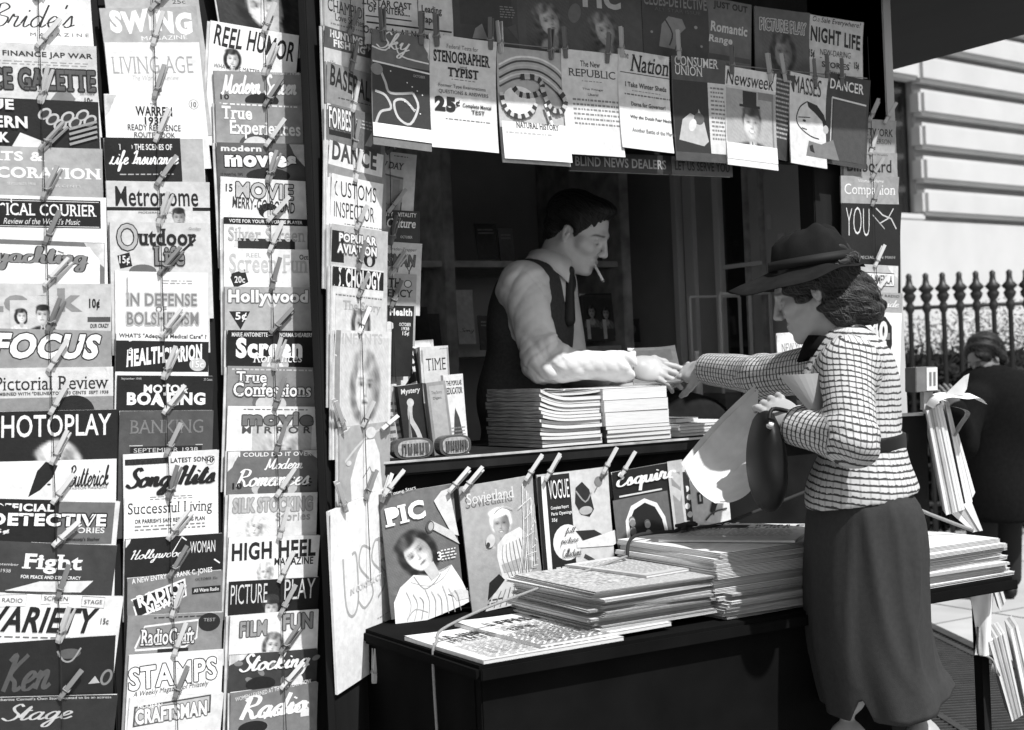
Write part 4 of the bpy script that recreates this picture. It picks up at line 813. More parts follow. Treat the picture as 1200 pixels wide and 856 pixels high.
LOW = [
 (436,504,34,46,.40,'dark magazine with looping neon-line title above a sketch',[('k','Sky',440,480,40,70,.9,dict(wt=.18)), ('N',[(436,60),(452,62),(462,50),(470,66),(503,70)],1.8,.9,4), ('R',437,504,78,150,.16), ('N',[(437,77),(504,82)],2,.9), ('N',[(446,86),(452,100),(458,112),(484,108)],3,.7,4), ('N',[(484,108),(490,124),(480,146),(466,140),(462,122),(474,118),(486,130)],3,.75,4), ('N',[(440,112),(452,116),(458,130),(446,136),(440,150)],3,.7,4), ('E',442,86,7,7,.5), ('s','OCTOBER',484,498,86,89,.7)] + [('E',458+((i*37)%40),86+((i*23)%50),.8,.8,.9) for i in range(9)] + [('R',436,504,150,166,.95)],dict(h=.285,curl=.03)),
 (503,581,39,50,.86,'white booklet with heavy test lettering and big numerals',[('s','Federal Tests for',523,560,54,59,.3), ('r','STENOGRAPHER',508,574,62,76,.06,dict(b=.035)), ('s','and',538,546,78,80.5,.2), ('r','TYPIST',524,560,81,92,.06,dict(b=.04)), ('X',528,556,94,96,1,.4), ('s','Former Type Examinations',513,568,101,106,.25), ('s','QUESTIONS & ANSWERS',513,571,108,113,.25), ('s','25',508,532,116,134,.05,dict(b=.07)), ('s','¢',532,537,119,128,.1,B), ('s','Complete Mental',540,574,122,128,.2,B), ('s','TEST',550,566,129,134,.2,B), ('X',520,572,141,144,1,.4)],dict(h=.285,curl=.02)),
 (582,661,54,63,.70,'grey magazine with coiled banded rope picture',[] + BEADS + [('R',582,661,146,190,.92), ('r','NATURAL HISTORY',598,648,146,153,.12,B), ('X',586,640,157,162,1,.7)],dict(h=.30,curl=.025)),
 (657,723,57,64,.87,'white journal with spaced serif capitals and dotted index',[('s','The New',679,702,72,79,.12,dict(b=.012)), ('r','REPUBLIC',665,720,82,91,.2,dict(b=0)), ('X',680,705,95,97,1,.5), ('s','The Fringe',680,704,104,107,.3), ('s','Liberal',686,698,110,113,.3), ('X',668,722,116,150,6,.5)],dict(h=.28,curl=.03)),
 (724,784,57,67,.87,'white journal with italic serif title over five headlines',[('s','The',727,736,64,72,.15), ('r','Nation',738,783,66,86,.08,dict(sl=.22,b=.01)), ('R',726,784,88,89,.2), ('s','I Take Winter Sheds',732,780,99,105,.25,B), ('X',740,774,108,110,1,.5), ('X',731,784,112,116,1,.4), ('s','Dorna for Governor!',738,778,122,127,.25,B), ('s','Why the Dutch Fear Nazis',736,784,138,143,.25,B), ('s','Another Battle of the Marne',737,788,153,158,.3)],dict(h=.27,curl=.03)),
 (787,849,65,72,.30,'dark magazine with serif capitals and a drinking man',[('r','CONSUMER',790,841,68,79,.88,dict(b=.005)), ('r','UNION',790,822,79,90,.88,dict(b=.005)), ('R',788,828,96,180,.14), ('R',828,850,96,180,.84), ('P',[(792,166),(797,142),(806,134),(814,138),(816,128),(822,144),(826,166),(820,172)],.72), ('E',816,140,6,7,.35), ('E',808,148,4,8,.85,.5), ('X',831,848,100,165,13,.5)],dict(h=.29,curl=.015)),
 (850,909,78,88,.84,'pale magazine with portrait of a top-hatted man',[('R',850,909,82,104,.9), ('s','Newsweek',851,906,86,103,.1,dict(b=.0,sl=.15)), ('R',851,909,107,171,.66), ('R',888,906,107,171,.5), ('F',856,904,116,176,dict(hair=.2,skin=.85,dress=.12,bg=.66,man=True,smile=True)), ('R',870,886,108,124,.1), ('R',866,890,124,127,.12), ('R',850,909,171,190,.95)],dict(h=.28,curl=.02)),
 (906,931,83,90,.24,'narrow strip of dark cover with index lines behind the caricature',[('X',909,928,92,165,14,.7)],dict(h=.25)),
 (926,968,84,93,.86,'white magazine with a bald caricature in a tie',[('s','MASSES',930,962,92,112,.15,dict(b=.0)), ('N',[(946,120),(938,128),(934,142),(938,152),(950,160),(960,162)],1.6,.1,4), ('P',[(946,119),(958,122),(966,132),(970,146),(966,150),(964,140),(956,132),(948,126)],.06), ('E',968,149,3,5,.7), ('E',943,143,2,1.4,.1), ('N',[(936,140),(950,138)],1,.1), ('N',[(940,152),(946,153)],1,.1), ('P',[(944,184),(948,166),(962,168),(976,160),(982,184)],.45), ('P',[(948,172),(952,170),(954,180),(949,178)],.06)],dict(h=.27,curl=.02)),
 (968,1019,84,95,.22,'dark magazine with white capitals above a plain panel',[('s','DANCER',973,1012,96,108,.95,dict(b=.015)), ('N',[(976,118),(1016,120)],2,.9), ('N',[(976,118),(976,190)],1.5,.8), ('R',978,1016,121,190,.28)],dict(h=.27)),
]
put(UP, 3.145, .01, 'magazines of the upper header row')
lowm = put(LOW, 3.115, .02, 'magazines of the lower header row')
m = MB().tube([onY(430, 34, 3.125), onY(640, 56, 3.125), onY(1016, 92, 3.125)], .0015, 5)
tag(m.build('wire', STEEL), 'thin wire strung across the opening under the roof', 'wire')
HP = [(449,44,0,'d','left part of the neon-line cover'), (494,48,.05,'d','right corner of the neon-line cover'), (512,50,.0,'d','left corner of the stenographer booklet'), (575,54,.06,'d','right corner of the stenographer booklet'),
      (587,58,-.03,'p','left corner of the coiled rope cover'), (646,66,.05,'d','right corner of the coiled rope cover'), (663,64,-.03,'d','left corner of the dotted index journal'), (712,70,.12,'d','right corner of the dotted index journal'),
      (729,63,.0,'p','left corner of the italic title journal'), (796,66,-.02,'p','left corner of the drinking man cover'), (858,83,.04,'d','left corner of the top-hatted man cover'), (903,92,-.1,'p','right corner of the top-hatted man cover'),
      (920,92,-.15,'p','narrow dark strip cover'), (956,98,-.05,'d','right corner of the caricature cover'), (970,92,.0,'d','left corner of the plain panel cover'), (987,97,.02,'d','middle of the plain panel cover')]
for x, y, a, kd, w in HP:
    clothespin(onY(x, y, 3.112), Vector((1, 0, 0)), Vector((0, 0, 1)), FRONT_N, a, R(rnd.uniform(40, 75)), f"{'dark' if kd=='d' else 'pale'} clothespin standing upright on the {w}", 'clothespins along the header wire', 'pale' if kd == 'p' else 'dark')

# ---------------------------------------------------------------- row clipped under the counter, standing on the shelf
UND = [
 (446,532,580,567,.42,'magazine with a reclining woman and watering can',[('F',447,516,604,692,dict(hair=.07,skin=.97,dress=.42,bg=.42,tilt=.6,turn=-.3,n=52)), ('s','5 Young Stars',452,486,571,576,.9,dict(rot=-.12)), ('r','PIC',448,494,588,610,.97,dict(b=.05,rot=-.1)), ('P',[(449,733),(450,700),(458,684),(474,672),(490,676),(502,682),(520,668),(532,690),(540,712),(541,716),(528,719)],.95), ('N',[(470,680),(490,688),(508,682),(520,668)],1,.7,3), ('N',[(474,674),(484,690),(496,686),(506,676)],1.2,.6,3), ('N',[(512,702),(526,708),(538,700)],1.4,.5,3), ('N',[(462,722),(472,712),(486,718)],1,.7,3), ('P',[(516,700),(528,698),(540,704),(538,712),(522,712)],.86), ('P',[(486,668),(498,660),(504,676),(494,682)],.8)] + [('N',[(464+i*7,690+(i%3)*4),(468+i*7,706),(462+i*8,724)],.8,.78-.08*(i%3),3) for i in range(9)] + [ ('P',[(506,590),(516,580),(526,578),(533,636),(524,632),(510,600)],.85), ('P',[(494,618),(500,612),(526,630),(533,646)],.8), ('E',498,619,5,7,.3,.3), ('E',499,619,3,5,.7,.3), ('s','3',503,508,650,660,.95,B), ('X',508,528,648,662,4,.9)],dict(h=.305,bend=-.01)),
 (538,623,571,557,.66,'grey magazine with a kerchiefed girl holding straw',[('F',558,604,588,642,dict(hair=.93,skin=.72,dress=.66,bg=.66,long=False,smile=True,turn=-.2,n=44)), ('r','Sovietland',544,598,573,586,.86,dict(b=.0)),
   ('P',[(572,652),(574,638),(584,628),(602,622),(612,634),(616,670),(600,688),(576,682)],.88), ('P',[(552,712),(566,690),(580,678),(604,676),(618,690),(624,708),(600,711)],.84), ('P',[(556,700),(560,680),(572,672),(578,680),(566,692)],.1), ('P',[(576,662),(600,658),(616,666),(614,674),(594,672),(578,672)],.68)] +
   [('N',[(580+i*4,640-i),(578+i*5,656),(584+i*4,680)],.8,.6-.1*(i%2),3) for i in range(7)] + [('N',[(572+i*5.5,692-i),(562+i*7,709)],1.2,.45+.1*(i%2)) for i in range(8)] + [('E',566,632,5,8,.8,.4), ('E',563,636,2,3,.2), ('N',[(574,600),(584,594),(596,600)],1,.75,3)] +
   [('N',[(590+i*3.4,690-i*3),(604+i*2.2,640-i*4),(610+i*1.4,572+i*3)],.9,.97-.14*(i%3),3) for i in range(9)] + [('N',[(602+((i*13)%20),600+i*7),(618,590+i*8)],.8,.93) for i in range(12)] + [('X',556,574,698,703,1,.3)],dict(h=.315,bend=-.004)),
 (630,713,557,547,.82,'fashion magazine with dark strip and floating hats',[('R',630,634,554,705,.06), ('R',634,639,554,705,.95), ('R',639,666,554,705,.10), ('s','VOGUE',641,664,560,582,.95,dict(b=.0)), ('s','Complete Report',642,662,590,595,.9,B), ('s','Paris Openings',642,665,597,602,.9,B), ('s','35¢',642,648,604,609,.9,B), ('E',658,634,16,21,.93), ('k','Full',655,668,617,626,.2), ('k','picture',649,670,628,638,.2), ('k','Collections',651,672,641,651,.2), ('P',[(672,572),(680,566),(688,576),(692,600),(686,608),(676,604),(670,590)],.15), ('E',682,600,8,5,.7), ('N',[(672,576),(682,590),(690,580)],2,.6,3), ('E',700,568,5,6,.5), ('N',[(694,580),(704,566),(712,560)],1.5,.5,3), ('P',[(668,622),(690,624),(704,634),(690,640),(676,634)],.15), ('P',[(668,636),(716,628),(724,640),(712,646),(668,642)],.93), ('N',[(676,652),(690,664),(684,676),(700,668)],4,.25,4), ('X',643,662,660,692,6,.85), ('N',[(668,690),(690,676),(720,672)],2,.5,4)],dict(h=.305,bend=-.006)),
 (716,790,554,541,.05,'black magazine with white script over arched group portrait',[('k','Esquire',719,790,548,574,.96,dict(wt=.34,sl=.1)), ('R',722,772,576,578,.85), ('R',714,778,580,690,.40), ('P',[(724,664),(726,606),(734,590),(750,584),(764,592),(772,610),(776,652)],.95), ('P',[(728,660),(730,608),(737,595),(750,589),(761,596),(768,612),(772,648)],.08)] + [('E',733+((i*17)%34),606+((i*29)%46),3.4,4.2,.45+.1*(i%5)) for i in range(17)] + [('R',780,796,546,680,.8), ('R',783,793,560,660,.6)],dict(h=.31)),
 (795,850,548,540,.88,'white cover with scattered black shapes half hidden by the bent newspaper',[('R',795,806,550,680,.15)] + [('E',800+((i*7)%5),560+i*10,3,3.5,.9) for i in range(9)] + [('R',813,819,576,590,.08), ('R',815,817,579,587,.9), ('P',[(826,600),(832,580),(828,572),(838,570),(840,584),(834,596),(830,606)],.08), ('P',[(844,572),(850,566),(852,584),(844,586)],.2), ('N',[(820,610),(830,602),(846,600)],2,.3,3)],dict(h=.30)),
]
und = put(UND, 3.12, -.03, 'magazines standing under the counter')
for x, y, w in [(452,578,'left corner of the reclining woman cover'), (529,574,'right corner of the reclining woman cover'), (545,573,'left corner of the straw girl cover'), (618,560,'right corner of the straw girl cover'), (641,560,'left corner of the floating hats cover'), (708,552,'right corner of the floating hats cover'), (729,556,'left corner of the arched portrait cover')]:
    clothespin(onY(x, y, 3.112), Vector((1, 0, 0)), Vector((0, 0, 1)), FRONT_N, R(rnd.uniform(36, 50)), R(rnd.uniform(25, 50)), f'pale clothespin leaning on the {w}', 'clothespins under the counter edge')
for x, y, a, w in [(400,500,-30,'left edge of the staring face cover'), (447,502,72,'right edge of the staring face cover'), (402,596,-28,'upper left corner of the tall white sheet'), (446,585,115,'upper right corner of the tall white sheet'), (436,796,8,'lower edge of the tall white sheet')]:
    clothespin(un4(x, y) + C4N * .006, Vector((math.cos(R(36)), math.sin(R(36)), 0)), Vector((0, 0, 1)), C4N, R(a if a < 100 else 40), R(40), f'pale clothespin at the {w}', 'clothespins on the angled board sheets')
for x, y, nm in [(1000, 128, 'left'), (1038, 132, 'right')]:
    clothespin(onY(x, 142, 3.13), Vector((1, 0, 0)), Vector((0, 0, 1)), FRONT_N, R(-35 if nm == 'left' else 40), R(30), f'small pale clothespin at the upper {nm} corner of the right-hand column', 'clothespins of right-hand column')

# ---------------------------------------------------------------- leaning row on the counter, left end
def lean(sp, Y, tilt, label, group, th=.006, yaw=0, zb=None):
    xl, xr, yl, yr = sp[:4]; n0 = Vector((math.sin(R(yaw)), -math.cos(R(yaw)), 0))
    p0 = onY((xl + xr) / 2, (yl + yr) / 2, Y)
    sp2 = sp[:7] + (dict(sp[7], th=th),)
    return build_mag(sp2, lambda x, y: onP(x, y, p0, n0), n0, tilt, label, group)
cz = 1.126
def leanh(px, py, Y): return onY(px, py, Y).z - cz
GL = 'magazines standing at the left end of the counter'
lean((452,508,402,398,.93,'',[('s','MASSES',447,502,408,430,.15,dict(b=.01)), ('P',[(470,452),(482,436),(496,438),(504,452),(488,446)],.08), ('N',[(468,456),(460,470),(462,500)],1.5,.2,3)],dict(h=leanh(480,400,3.40)+.004)), 3.40, .0, 'tall white magazine with thin black capitals at the back of the counter row', GL, .01)
for k in range(3):
    lean((446+k*7,462+k*7,452+k*1.5,450+k*1.5,.9-.2*k,'',[('X',449+k*7,458+k*7,470,520,6,.3)],dict(h=leanh(452,452,3.30)+.004)), 3.31-.012*k, -.03, f"{['white','light grey','mid grey'][k]} digest edge-on in the counter row, {ORD[k+1]} from its left end", GL, .012, yaw=-50)
lean((466,494,453,449,.12,'',[('s','Mystery',469,491,455,463,.85,dict(sl=.1,b=.02)), ('N',[(478,472),(476,490),(482,506),(486,524)],6,.75,4), ('E',478,472,4,5,.8)],dict(h=leanh(480,451,3.27)+.004)), 3.27, -.03, 'dark pulp with a pale standing figure in the counter row', GL, .02)
for k in range(5):
    lean((484+k*3,497+k*3,409,407,[.25,.6,.2,.5,.3][k],'',[],dict(h=leanh(490,408,3.34)+.004)), 3.36-.010*k, -.02, f'thin {["dark","pale","black","grey","charcoal"][k]} magazine seen edge-on left of the framed cover, {ORD[k+1]} of five', GL, .008, yaw=-55)
lean((492,525,407,405,.82,'',[('N',[(494,410),(524,409),(524,470),(494,470),(494,410)],2.5,.6), ('r','TIME',498,521,420,434,.2,dict(b=-.006))],dict(h=leanh(508,406,3.30)+.004)), 3.30, .0, 'pale framed magazine with thin serif capitals in the counter row', GL, .01)
lean((499,522,449,446,.55,'',[('R',502,519,452,520,.66), ('s','The Story',504,516,458,463,.3), ('s','Digest',505,515,465,469,.3)],dict(h=leanh(508,448,3.25)+.004)), 3.25, -.04, 'small grey booklet with a pale panel, in front of the framed cover', GL, .016)
lean((519,542,440,438,.88,'',[('s','THE POPULAR',522,540,446,452,.2,B), ('s','EDUCATOR',522,540,454,462,.2,B), ('P',[(530,478),(534,490),(537,512),(526,512),(528,490)],.25), ('X',523,540,500,512,3,.5)],dict(h=leanh(530,439,3.27)+.004)), 3.27, -.02, 'white booklet with a dark tower drawing at the row\'s right end', GL, .012)
# two cast paperweights in front of the row
PWM = mat('cast_iron_weight', .07, .35, .6, noise=.3, nscale=60)
PWL = mat('worn_pale_metal', .34, .4, .5, noise=.5, nscale=120)
for (x0, x1, yc, lab) in [(462, 508, 524, 'oval cast paperweight with raised letters, nearer the angled board'), (515, 552, 516, 'oval cast paperweight with raised letters, beside the pulp stack')]:
    p = onY((x0 + x1) / 2, yc, 3.18); w = (onY(x1, yc, 3.18) - onY(x0, yc, 3.18)).length; hh = .052
    root = empty('paperweight', T(p.x, p.y, cz)); tag(root, lab, 'paperweight', 'paperweights on the counter')
    def slab(s, d0, d1):
        N = 28; V = []; 
        for d in (d0, d1):
            for k in range(N):
                a = 2 * math.pi * k / N; cx_, cz_ = math.cos(a), math.sin(a)
                V.append((w / 2 * s * math.copysign(abs(cx_) ** .6, cx_), d, hh / 2 + hh / 2 * s * math.copysign(abs(cz_) ** .75, cz_)))
        return V, [tuple(range(N)), tuple(range(2 * N - 1, N - 1, -1))] + [(k, N + k, N + (k + 1) % N, (k + 1) % N) for k in range(N)]
    b = MB(); b.add(*slab(1, 0, .03)); b.build('body', PWM, root)
    b = MB(); b.add(*slab(.82, -.002, 0.0001)); b.build('face_plate', PWL, root)
    b = MB(); g = random.Random(int(x0))
    for k in range(9):
        xx = -w * .30 + w * .6 * k / 8; h2 = hh * .24
        b.box(xx - .0016, xx + .0016, -.006, -.0021, hh / 2 - h2, hh / 2 + h2)
        if k % 2 == 0: b.box(xx, xx + w * .06, -.0058, -.0022, hh / 2 + g.choice([-h2, 0, h2 * .7]), hh / 2 + g.choice([-h2, 0, h2 * .7]) + .004)
    b.build('lettering', PWM, root)
# ---------------------------------------------------------------- piles of papers and magazines
def paper_mesh(w, d, th, n, seed, m1=NEWS, sag=0.0, jit=.003, fold=True, name='newspaper'):
    """folded newspaper: n loose sheets, rounded fold along the front edge; origin at the bottom centre"""
    g = random.Random(seed); V = []; F = []; t = th / n; nx = 7
    for i in range(n):
        x0, x1 = -w / 2 + g.uniform(-jit, jit), w / 2 + g.uniform(-jit, jit); y0, y1 = -d / 2 + g.uniform(0, jit * .8), d / 2 + g.uniform(-jit, jit)
        gap = t * g.uniform(.06, .3); ph = g.uniform(0, 6); am = g.uniform(0, .0012)
        k = len(V)
        prof = [(y0 + t * .3, 0), (y0, (t - gap) * .3), (y0, (t - gap) * .7), (y0 + t * .3, t - gap), (y1, t - gap), (y1, 0)]
        for a in range(nx + 1):
            u = a / nx; x = x0 + (x1 - x0) * u; zz = i * t + am * math.sin(5 * u + ph) + sag * ((2 * u - 1) ** 2)
            for (y, z) in prof: V.append((x, y, zz + z))
        P = len(prof)
        for a in range(nx):
            for b in range(P): F.append((k + a * P + b, k + (a + 1) * P + b, k + (a + 1) * P + (b + 1) % P, k + a * P + (b + 1) % P))
        F += [tuple(k + b for b in range(P - 1, -1, -1)), tuple(k + nx * P + b for b in range(P))]
    me = mkmesh(name, V, F); me.materials.append(m1); return me
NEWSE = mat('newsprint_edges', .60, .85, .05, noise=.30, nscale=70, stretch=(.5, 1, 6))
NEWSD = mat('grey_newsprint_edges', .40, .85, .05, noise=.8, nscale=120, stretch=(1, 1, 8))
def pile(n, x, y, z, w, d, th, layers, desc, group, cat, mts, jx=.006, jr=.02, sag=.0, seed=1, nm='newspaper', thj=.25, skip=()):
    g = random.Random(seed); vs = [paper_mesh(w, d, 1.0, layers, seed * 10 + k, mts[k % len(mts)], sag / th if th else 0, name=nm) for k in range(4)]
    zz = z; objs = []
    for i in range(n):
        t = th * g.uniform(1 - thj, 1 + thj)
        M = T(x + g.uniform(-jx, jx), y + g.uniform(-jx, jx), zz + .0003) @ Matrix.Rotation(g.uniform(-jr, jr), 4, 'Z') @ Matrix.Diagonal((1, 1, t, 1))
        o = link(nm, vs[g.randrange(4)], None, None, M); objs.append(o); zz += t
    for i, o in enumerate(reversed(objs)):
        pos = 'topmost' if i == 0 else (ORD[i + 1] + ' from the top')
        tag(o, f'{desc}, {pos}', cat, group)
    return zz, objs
sz = .7355
# two flat papers at the left end of the shelf
def flat(name, cx, cy, z, w, d, rot, bgt, ops, label, th=.008, grp='loose newspapers on the shelf'):
    c = Cover(w, d, bgt); draw(c, ops)
    M = frame(Vector((cx, cy, z + th)) - (Vector((-math.sin(rot), math.cos(rot), 0)) * d / 2), Vector((math.cos(rot), math.sin(rot), 0)), Vector((-math.sin(rot), math.cos(rot), 0)), Vector((0, 0, 1)))
    return magazine(c, M, label, grp, th, 0.0, 0.0, name, 'newspaper')
def headline(u0, u1, v0, v1, seed, t=.08):
    g = random.Random(seed); ops = []; u = u0
    while u < u1 - .02:
        w = g.uniform(.035, .06); s = g.random(); h = v1 - v0
        ops.append(('R', u, u + w * .38, v0, v1, t))
        if s < .35: ops += [('R', u + w * .42, u + w, v0, v0 + h * .25, t), ('R', u + w * .42, u + w, v0 + h * .4, v0 + h * .6, t)]
        elif s < .7: ops.append(('P', [(u + w * .4, v0), (u + w * .6, v0), (u + w, v1), (u + w * .75, v1)], t))
        else: ops += [('R', u + w * .42, u + w, v1 - h * .25, v1, t), ('R', u + w * .75, u + w, v0, v1 - h * .28, t)]
        u += w + .014 + (.03 if g.random() < .2 else 0)
    return ops
flat('newspaper', 1.615, 2.735, sz, .36, .35, R(1), .86, headline(.12, .9, .16, .27, 3) + headline(.12, .8, .32, .43, 4) + [('X', .08, .94, .5, .95, 16, .5)], 'loose newspaper with heavy two-line headline at the shelf\'s left end')
flat('newspaper', 1.765, 2.765, sz + .0085, .36, .36, R(2), .88, headline(.10, .8, .16, .29, 8) + [('X', .08, .94, .36, .95, 18, .5)], 'loose newspaper overlapping the two-line one, half under the low pile')
zA, _ = pile(15, 1.93, 2.79, sz + .017, .34, .36, .0057, 4, 'folded newspaper of the low pile beside the loose papers', 'newspapers of the low pile', 'newspaper', [NEWSE, NEWSD, NEWSE, NEWSD], seed=3, jx=.014, jr=.06)
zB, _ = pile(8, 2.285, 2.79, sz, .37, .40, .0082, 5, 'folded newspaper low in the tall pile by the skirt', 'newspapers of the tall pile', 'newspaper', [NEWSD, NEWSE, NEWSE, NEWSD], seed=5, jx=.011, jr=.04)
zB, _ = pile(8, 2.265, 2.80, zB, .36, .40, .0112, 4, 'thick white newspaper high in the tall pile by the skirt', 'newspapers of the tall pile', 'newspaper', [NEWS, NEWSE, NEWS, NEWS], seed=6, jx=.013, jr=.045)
zC, _ = pile(9, 2.86, 2.77, sz, .40, .38, .0115, 4, 'white folded newspaper in the pile at the shelf\'s right end', 'newspapers of the right-end pile', 'newspaper', [NEWS, NEWSE, NEWS, NEWS], seed=8, jx=.016, jr=.035)
flat('newspaper', 2.36, 2.83, zB + .001, .34, .34, R(-52), .84, [('R', .1, .5, .10, .30, .08), ('s', 'TELL', .13, .47, .13, .27, .9, dict(b=.03))] + headline(.55, .95, .10, .2, 12) + headline(.1, .9, .38, .46, 14) + [('X', .08, .94, .52, .95, 14, .45)], 'skewed newspaper with boxed heading lying across the tall pile', .006)
flat('newspaper', 2.08, 2.84, zA + .001, .30, .30, R(6), .78, [('X', .06, .94, .1, .9, 20, .5)], 'crumpled grey newspaper topmost between the low and tall piles', .006)
flat('newspaper', 2.62, 2.88, sz + .001, .30, .34, R(-4), .86, headline(.1, .9, .12, .22, 21) + [('X', .06, .94, .3, .95, 16, .45)], 'newspaper partly hidden behind the skirt between the tall pile and the right-end pile', .05)
# stacks on the counter
PULP = mat('pulp_spines', .34, .7, .2, noise=.85, nscale=60, stretch=(.2, .35, 9))
def magpile(n, x, y, z, w, d, th, desc, group, seed, edge=PAGES, rot=0.0, spine=PULP, curl=.0, jx=.003):
    g = random.Random(seed); zz = z; objs = []
    for i in range(n):
        t = th * g.uniform(.85, 1.15); root = empty('magazine', T(x + g.uniform(-jx, jx), y + g.uniform(-jx, jx), zz + .0004) @ Matrix.Rotation(rot + g.uniform(-.015, .015), 4, 'Z'))
        f = i / max(1, n - 1); cz_ = curl * f
        def zc(u): return cz_ * (2.2 * max(0, .5 - u)) ** 2
        for nm, x0, m_, lo, hi, ins in (('page_block', -w / 2 + .001, edge, .0004, t - .0005, .001), ('cover', -w / 2, spine, None, None, 0)):
            V = []; F = []; nx = 8
            if nm == 'page_block': prof = [(-d / 2 + ins, lo), (d / 2 - ins, lo), (d / 2 - ins, hi), (-d / 2 + ins, hi)]
            for a in range(nx + 1):
                u = a / nx; xx = x0 + (w - .002) * u
                if nm == 'page_block':
                    for (yy, q) in prof: V.append((xx, yy, q + zc(u)))
                else: V += [(xx, -d / 2, t + zc(u)), (xx, d / 2, t + zc(u)), (xx, -d / 2, zc(u)), (xx, d / 2, zc(u))]
            for a in range(nx):
                b = 4 * a
                if nm == 'page_block':
                    for q in range(4): F.append((b + q, b + 4 + q, b + 4 + (q + 1) % 4, b + (q + 1) % 4))
                else: F += [(b, b + 4, b + 5, b + 1), (b + 2, b + 3, b + 7, b + 6)]
            if nm == 'page_block': F += [(3, 2, 1, 0), (4 * nx, 4 * nx + 1, 4 * nx + 2, 4 * nx + 3)]
            else: F.append((0, 1, 3, 2))
            link(nm, mkmesh(nm, V, F), m_, root)
        objs.append(root); zz += t
    for i, o in enumerate(reversed(objs)):
        tag(o, f'{desc}, ' + ('topmost' if i == 0 else ORD[i + 1] + ' from the top'), 'magazine', group)
    return zz
PAGEW = mat('white_page_edges', .66, .8, .1, noise=.14, nscale=40, stretch=(.5, 1, 20), wave=(420, 'Z', .86, 1.0))
z1_ = magpile(14, 2.105, 3.345, cz, .20, .27, .0095, 'pulp with a dark spine in the left counter stack', 'pulps of the left counter stack', 21, PAGEW, R(2), PULP, .022)
c = Cover(.20, .27, .72); draw(c, [('R', .06, .94, .08, 1.2, .16)] + [('E', .2 + .07 * i, .3 + .11 * ((i * 5) % 7), .06, .05, .4 + .1 * (i % 4)) for i in range(9)] + [('P', [(.2, .9), (.4, .4), (.6, .5), (.8, 1.0)], .55), ('s', 'STORY', .15, .85, .14, .3, .85, dict(b=.03)), ('N', [(.15, .7), (.4, .5), (.7, .8), (.9, .6)], .03, .85, 4)])
magazine(c, frame(Vector((2.118, 3.212, z1_ + .012)), Vector((math.cos(.05), math.sin(.05), 0)), Vector((-math.sin(.05), math.cos(.05), 0)), Vector((0, 0, 1))), 'pulp with a dark busy cover drawing lying open-faced on the left counter stack', 'pulps of the left counter stack', .008, .006)
z2_ = magpile(4, 2.325, 3.335, cz, .215, .28, .0115, 'thick white magazine under the right counter stack', 'magazines of the right counter stack', 23, PAGEW, R(-1), mat('dark_cover', .05, .5, .3))
z3_ = magpile(3, 2.32, 3.34, z2_, .215, .28, .036, 'very thick white volume in the right counter stack', 'volumes of the right counter stack', 24, PAGEW, R(-2), mat('plain_cover', .6, .6, .2), 0, .004)
# low things right of that stack
magpile(4, 2.60, 3.33, cz, .26, .22, .009, 'thin magazine lying right of the counter stacks', 'magazines right of the counter stacks', 27, PAGES, R(3), PRINT and mat('plain_cover'))
flat('pamphlet', 2.53, 3.32, cz + .038, .10, .12, R(12), .68, [('X', .1, .9, .2, 1.1, 7, .4)], 'small pale pamphlet on the thin magazines right of the stacks', .012, 'small papers right of the counter stacks')
# inside the booth
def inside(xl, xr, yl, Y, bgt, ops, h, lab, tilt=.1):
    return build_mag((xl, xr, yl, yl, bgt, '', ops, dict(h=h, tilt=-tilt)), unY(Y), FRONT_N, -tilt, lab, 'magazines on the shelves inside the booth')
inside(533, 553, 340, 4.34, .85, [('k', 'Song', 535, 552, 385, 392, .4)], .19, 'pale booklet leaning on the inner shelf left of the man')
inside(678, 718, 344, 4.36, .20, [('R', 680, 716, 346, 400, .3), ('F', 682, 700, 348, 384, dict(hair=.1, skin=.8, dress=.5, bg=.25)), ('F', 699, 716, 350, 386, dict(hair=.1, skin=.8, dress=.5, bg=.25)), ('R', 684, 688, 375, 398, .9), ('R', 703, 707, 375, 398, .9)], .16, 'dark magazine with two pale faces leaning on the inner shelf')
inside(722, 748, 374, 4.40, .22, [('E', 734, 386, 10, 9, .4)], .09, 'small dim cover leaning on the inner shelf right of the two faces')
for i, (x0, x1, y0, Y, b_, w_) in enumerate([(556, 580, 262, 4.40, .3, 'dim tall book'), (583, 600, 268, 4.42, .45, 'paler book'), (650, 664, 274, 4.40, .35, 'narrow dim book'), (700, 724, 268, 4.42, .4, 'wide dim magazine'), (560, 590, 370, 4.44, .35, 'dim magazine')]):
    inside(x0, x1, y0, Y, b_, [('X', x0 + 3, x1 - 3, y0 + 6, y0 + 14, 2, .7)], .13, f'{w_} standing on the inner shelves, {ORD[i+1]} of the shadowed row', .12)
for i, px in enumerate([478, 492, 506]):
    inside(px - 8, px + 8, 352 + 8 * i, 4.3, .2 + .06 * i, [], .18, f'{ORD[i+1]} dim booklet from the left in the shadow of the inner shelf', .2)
c = Cover(.145, .10, .90); draw(c, [('r', 'NEW YORK', .12, .88, .22, .40, .45, dict(b=-.004)), ('X', .15, .85, .5, .6, 1, .8)])
magazine(c, mag_frame(onY(905, 391, 3.20), onY(957, 388, 3.20), .10, FRONT_N, 0), 'white placard with pale serif lettering beside the woman\'s chin', None, .004, name='placard', cat='placard')
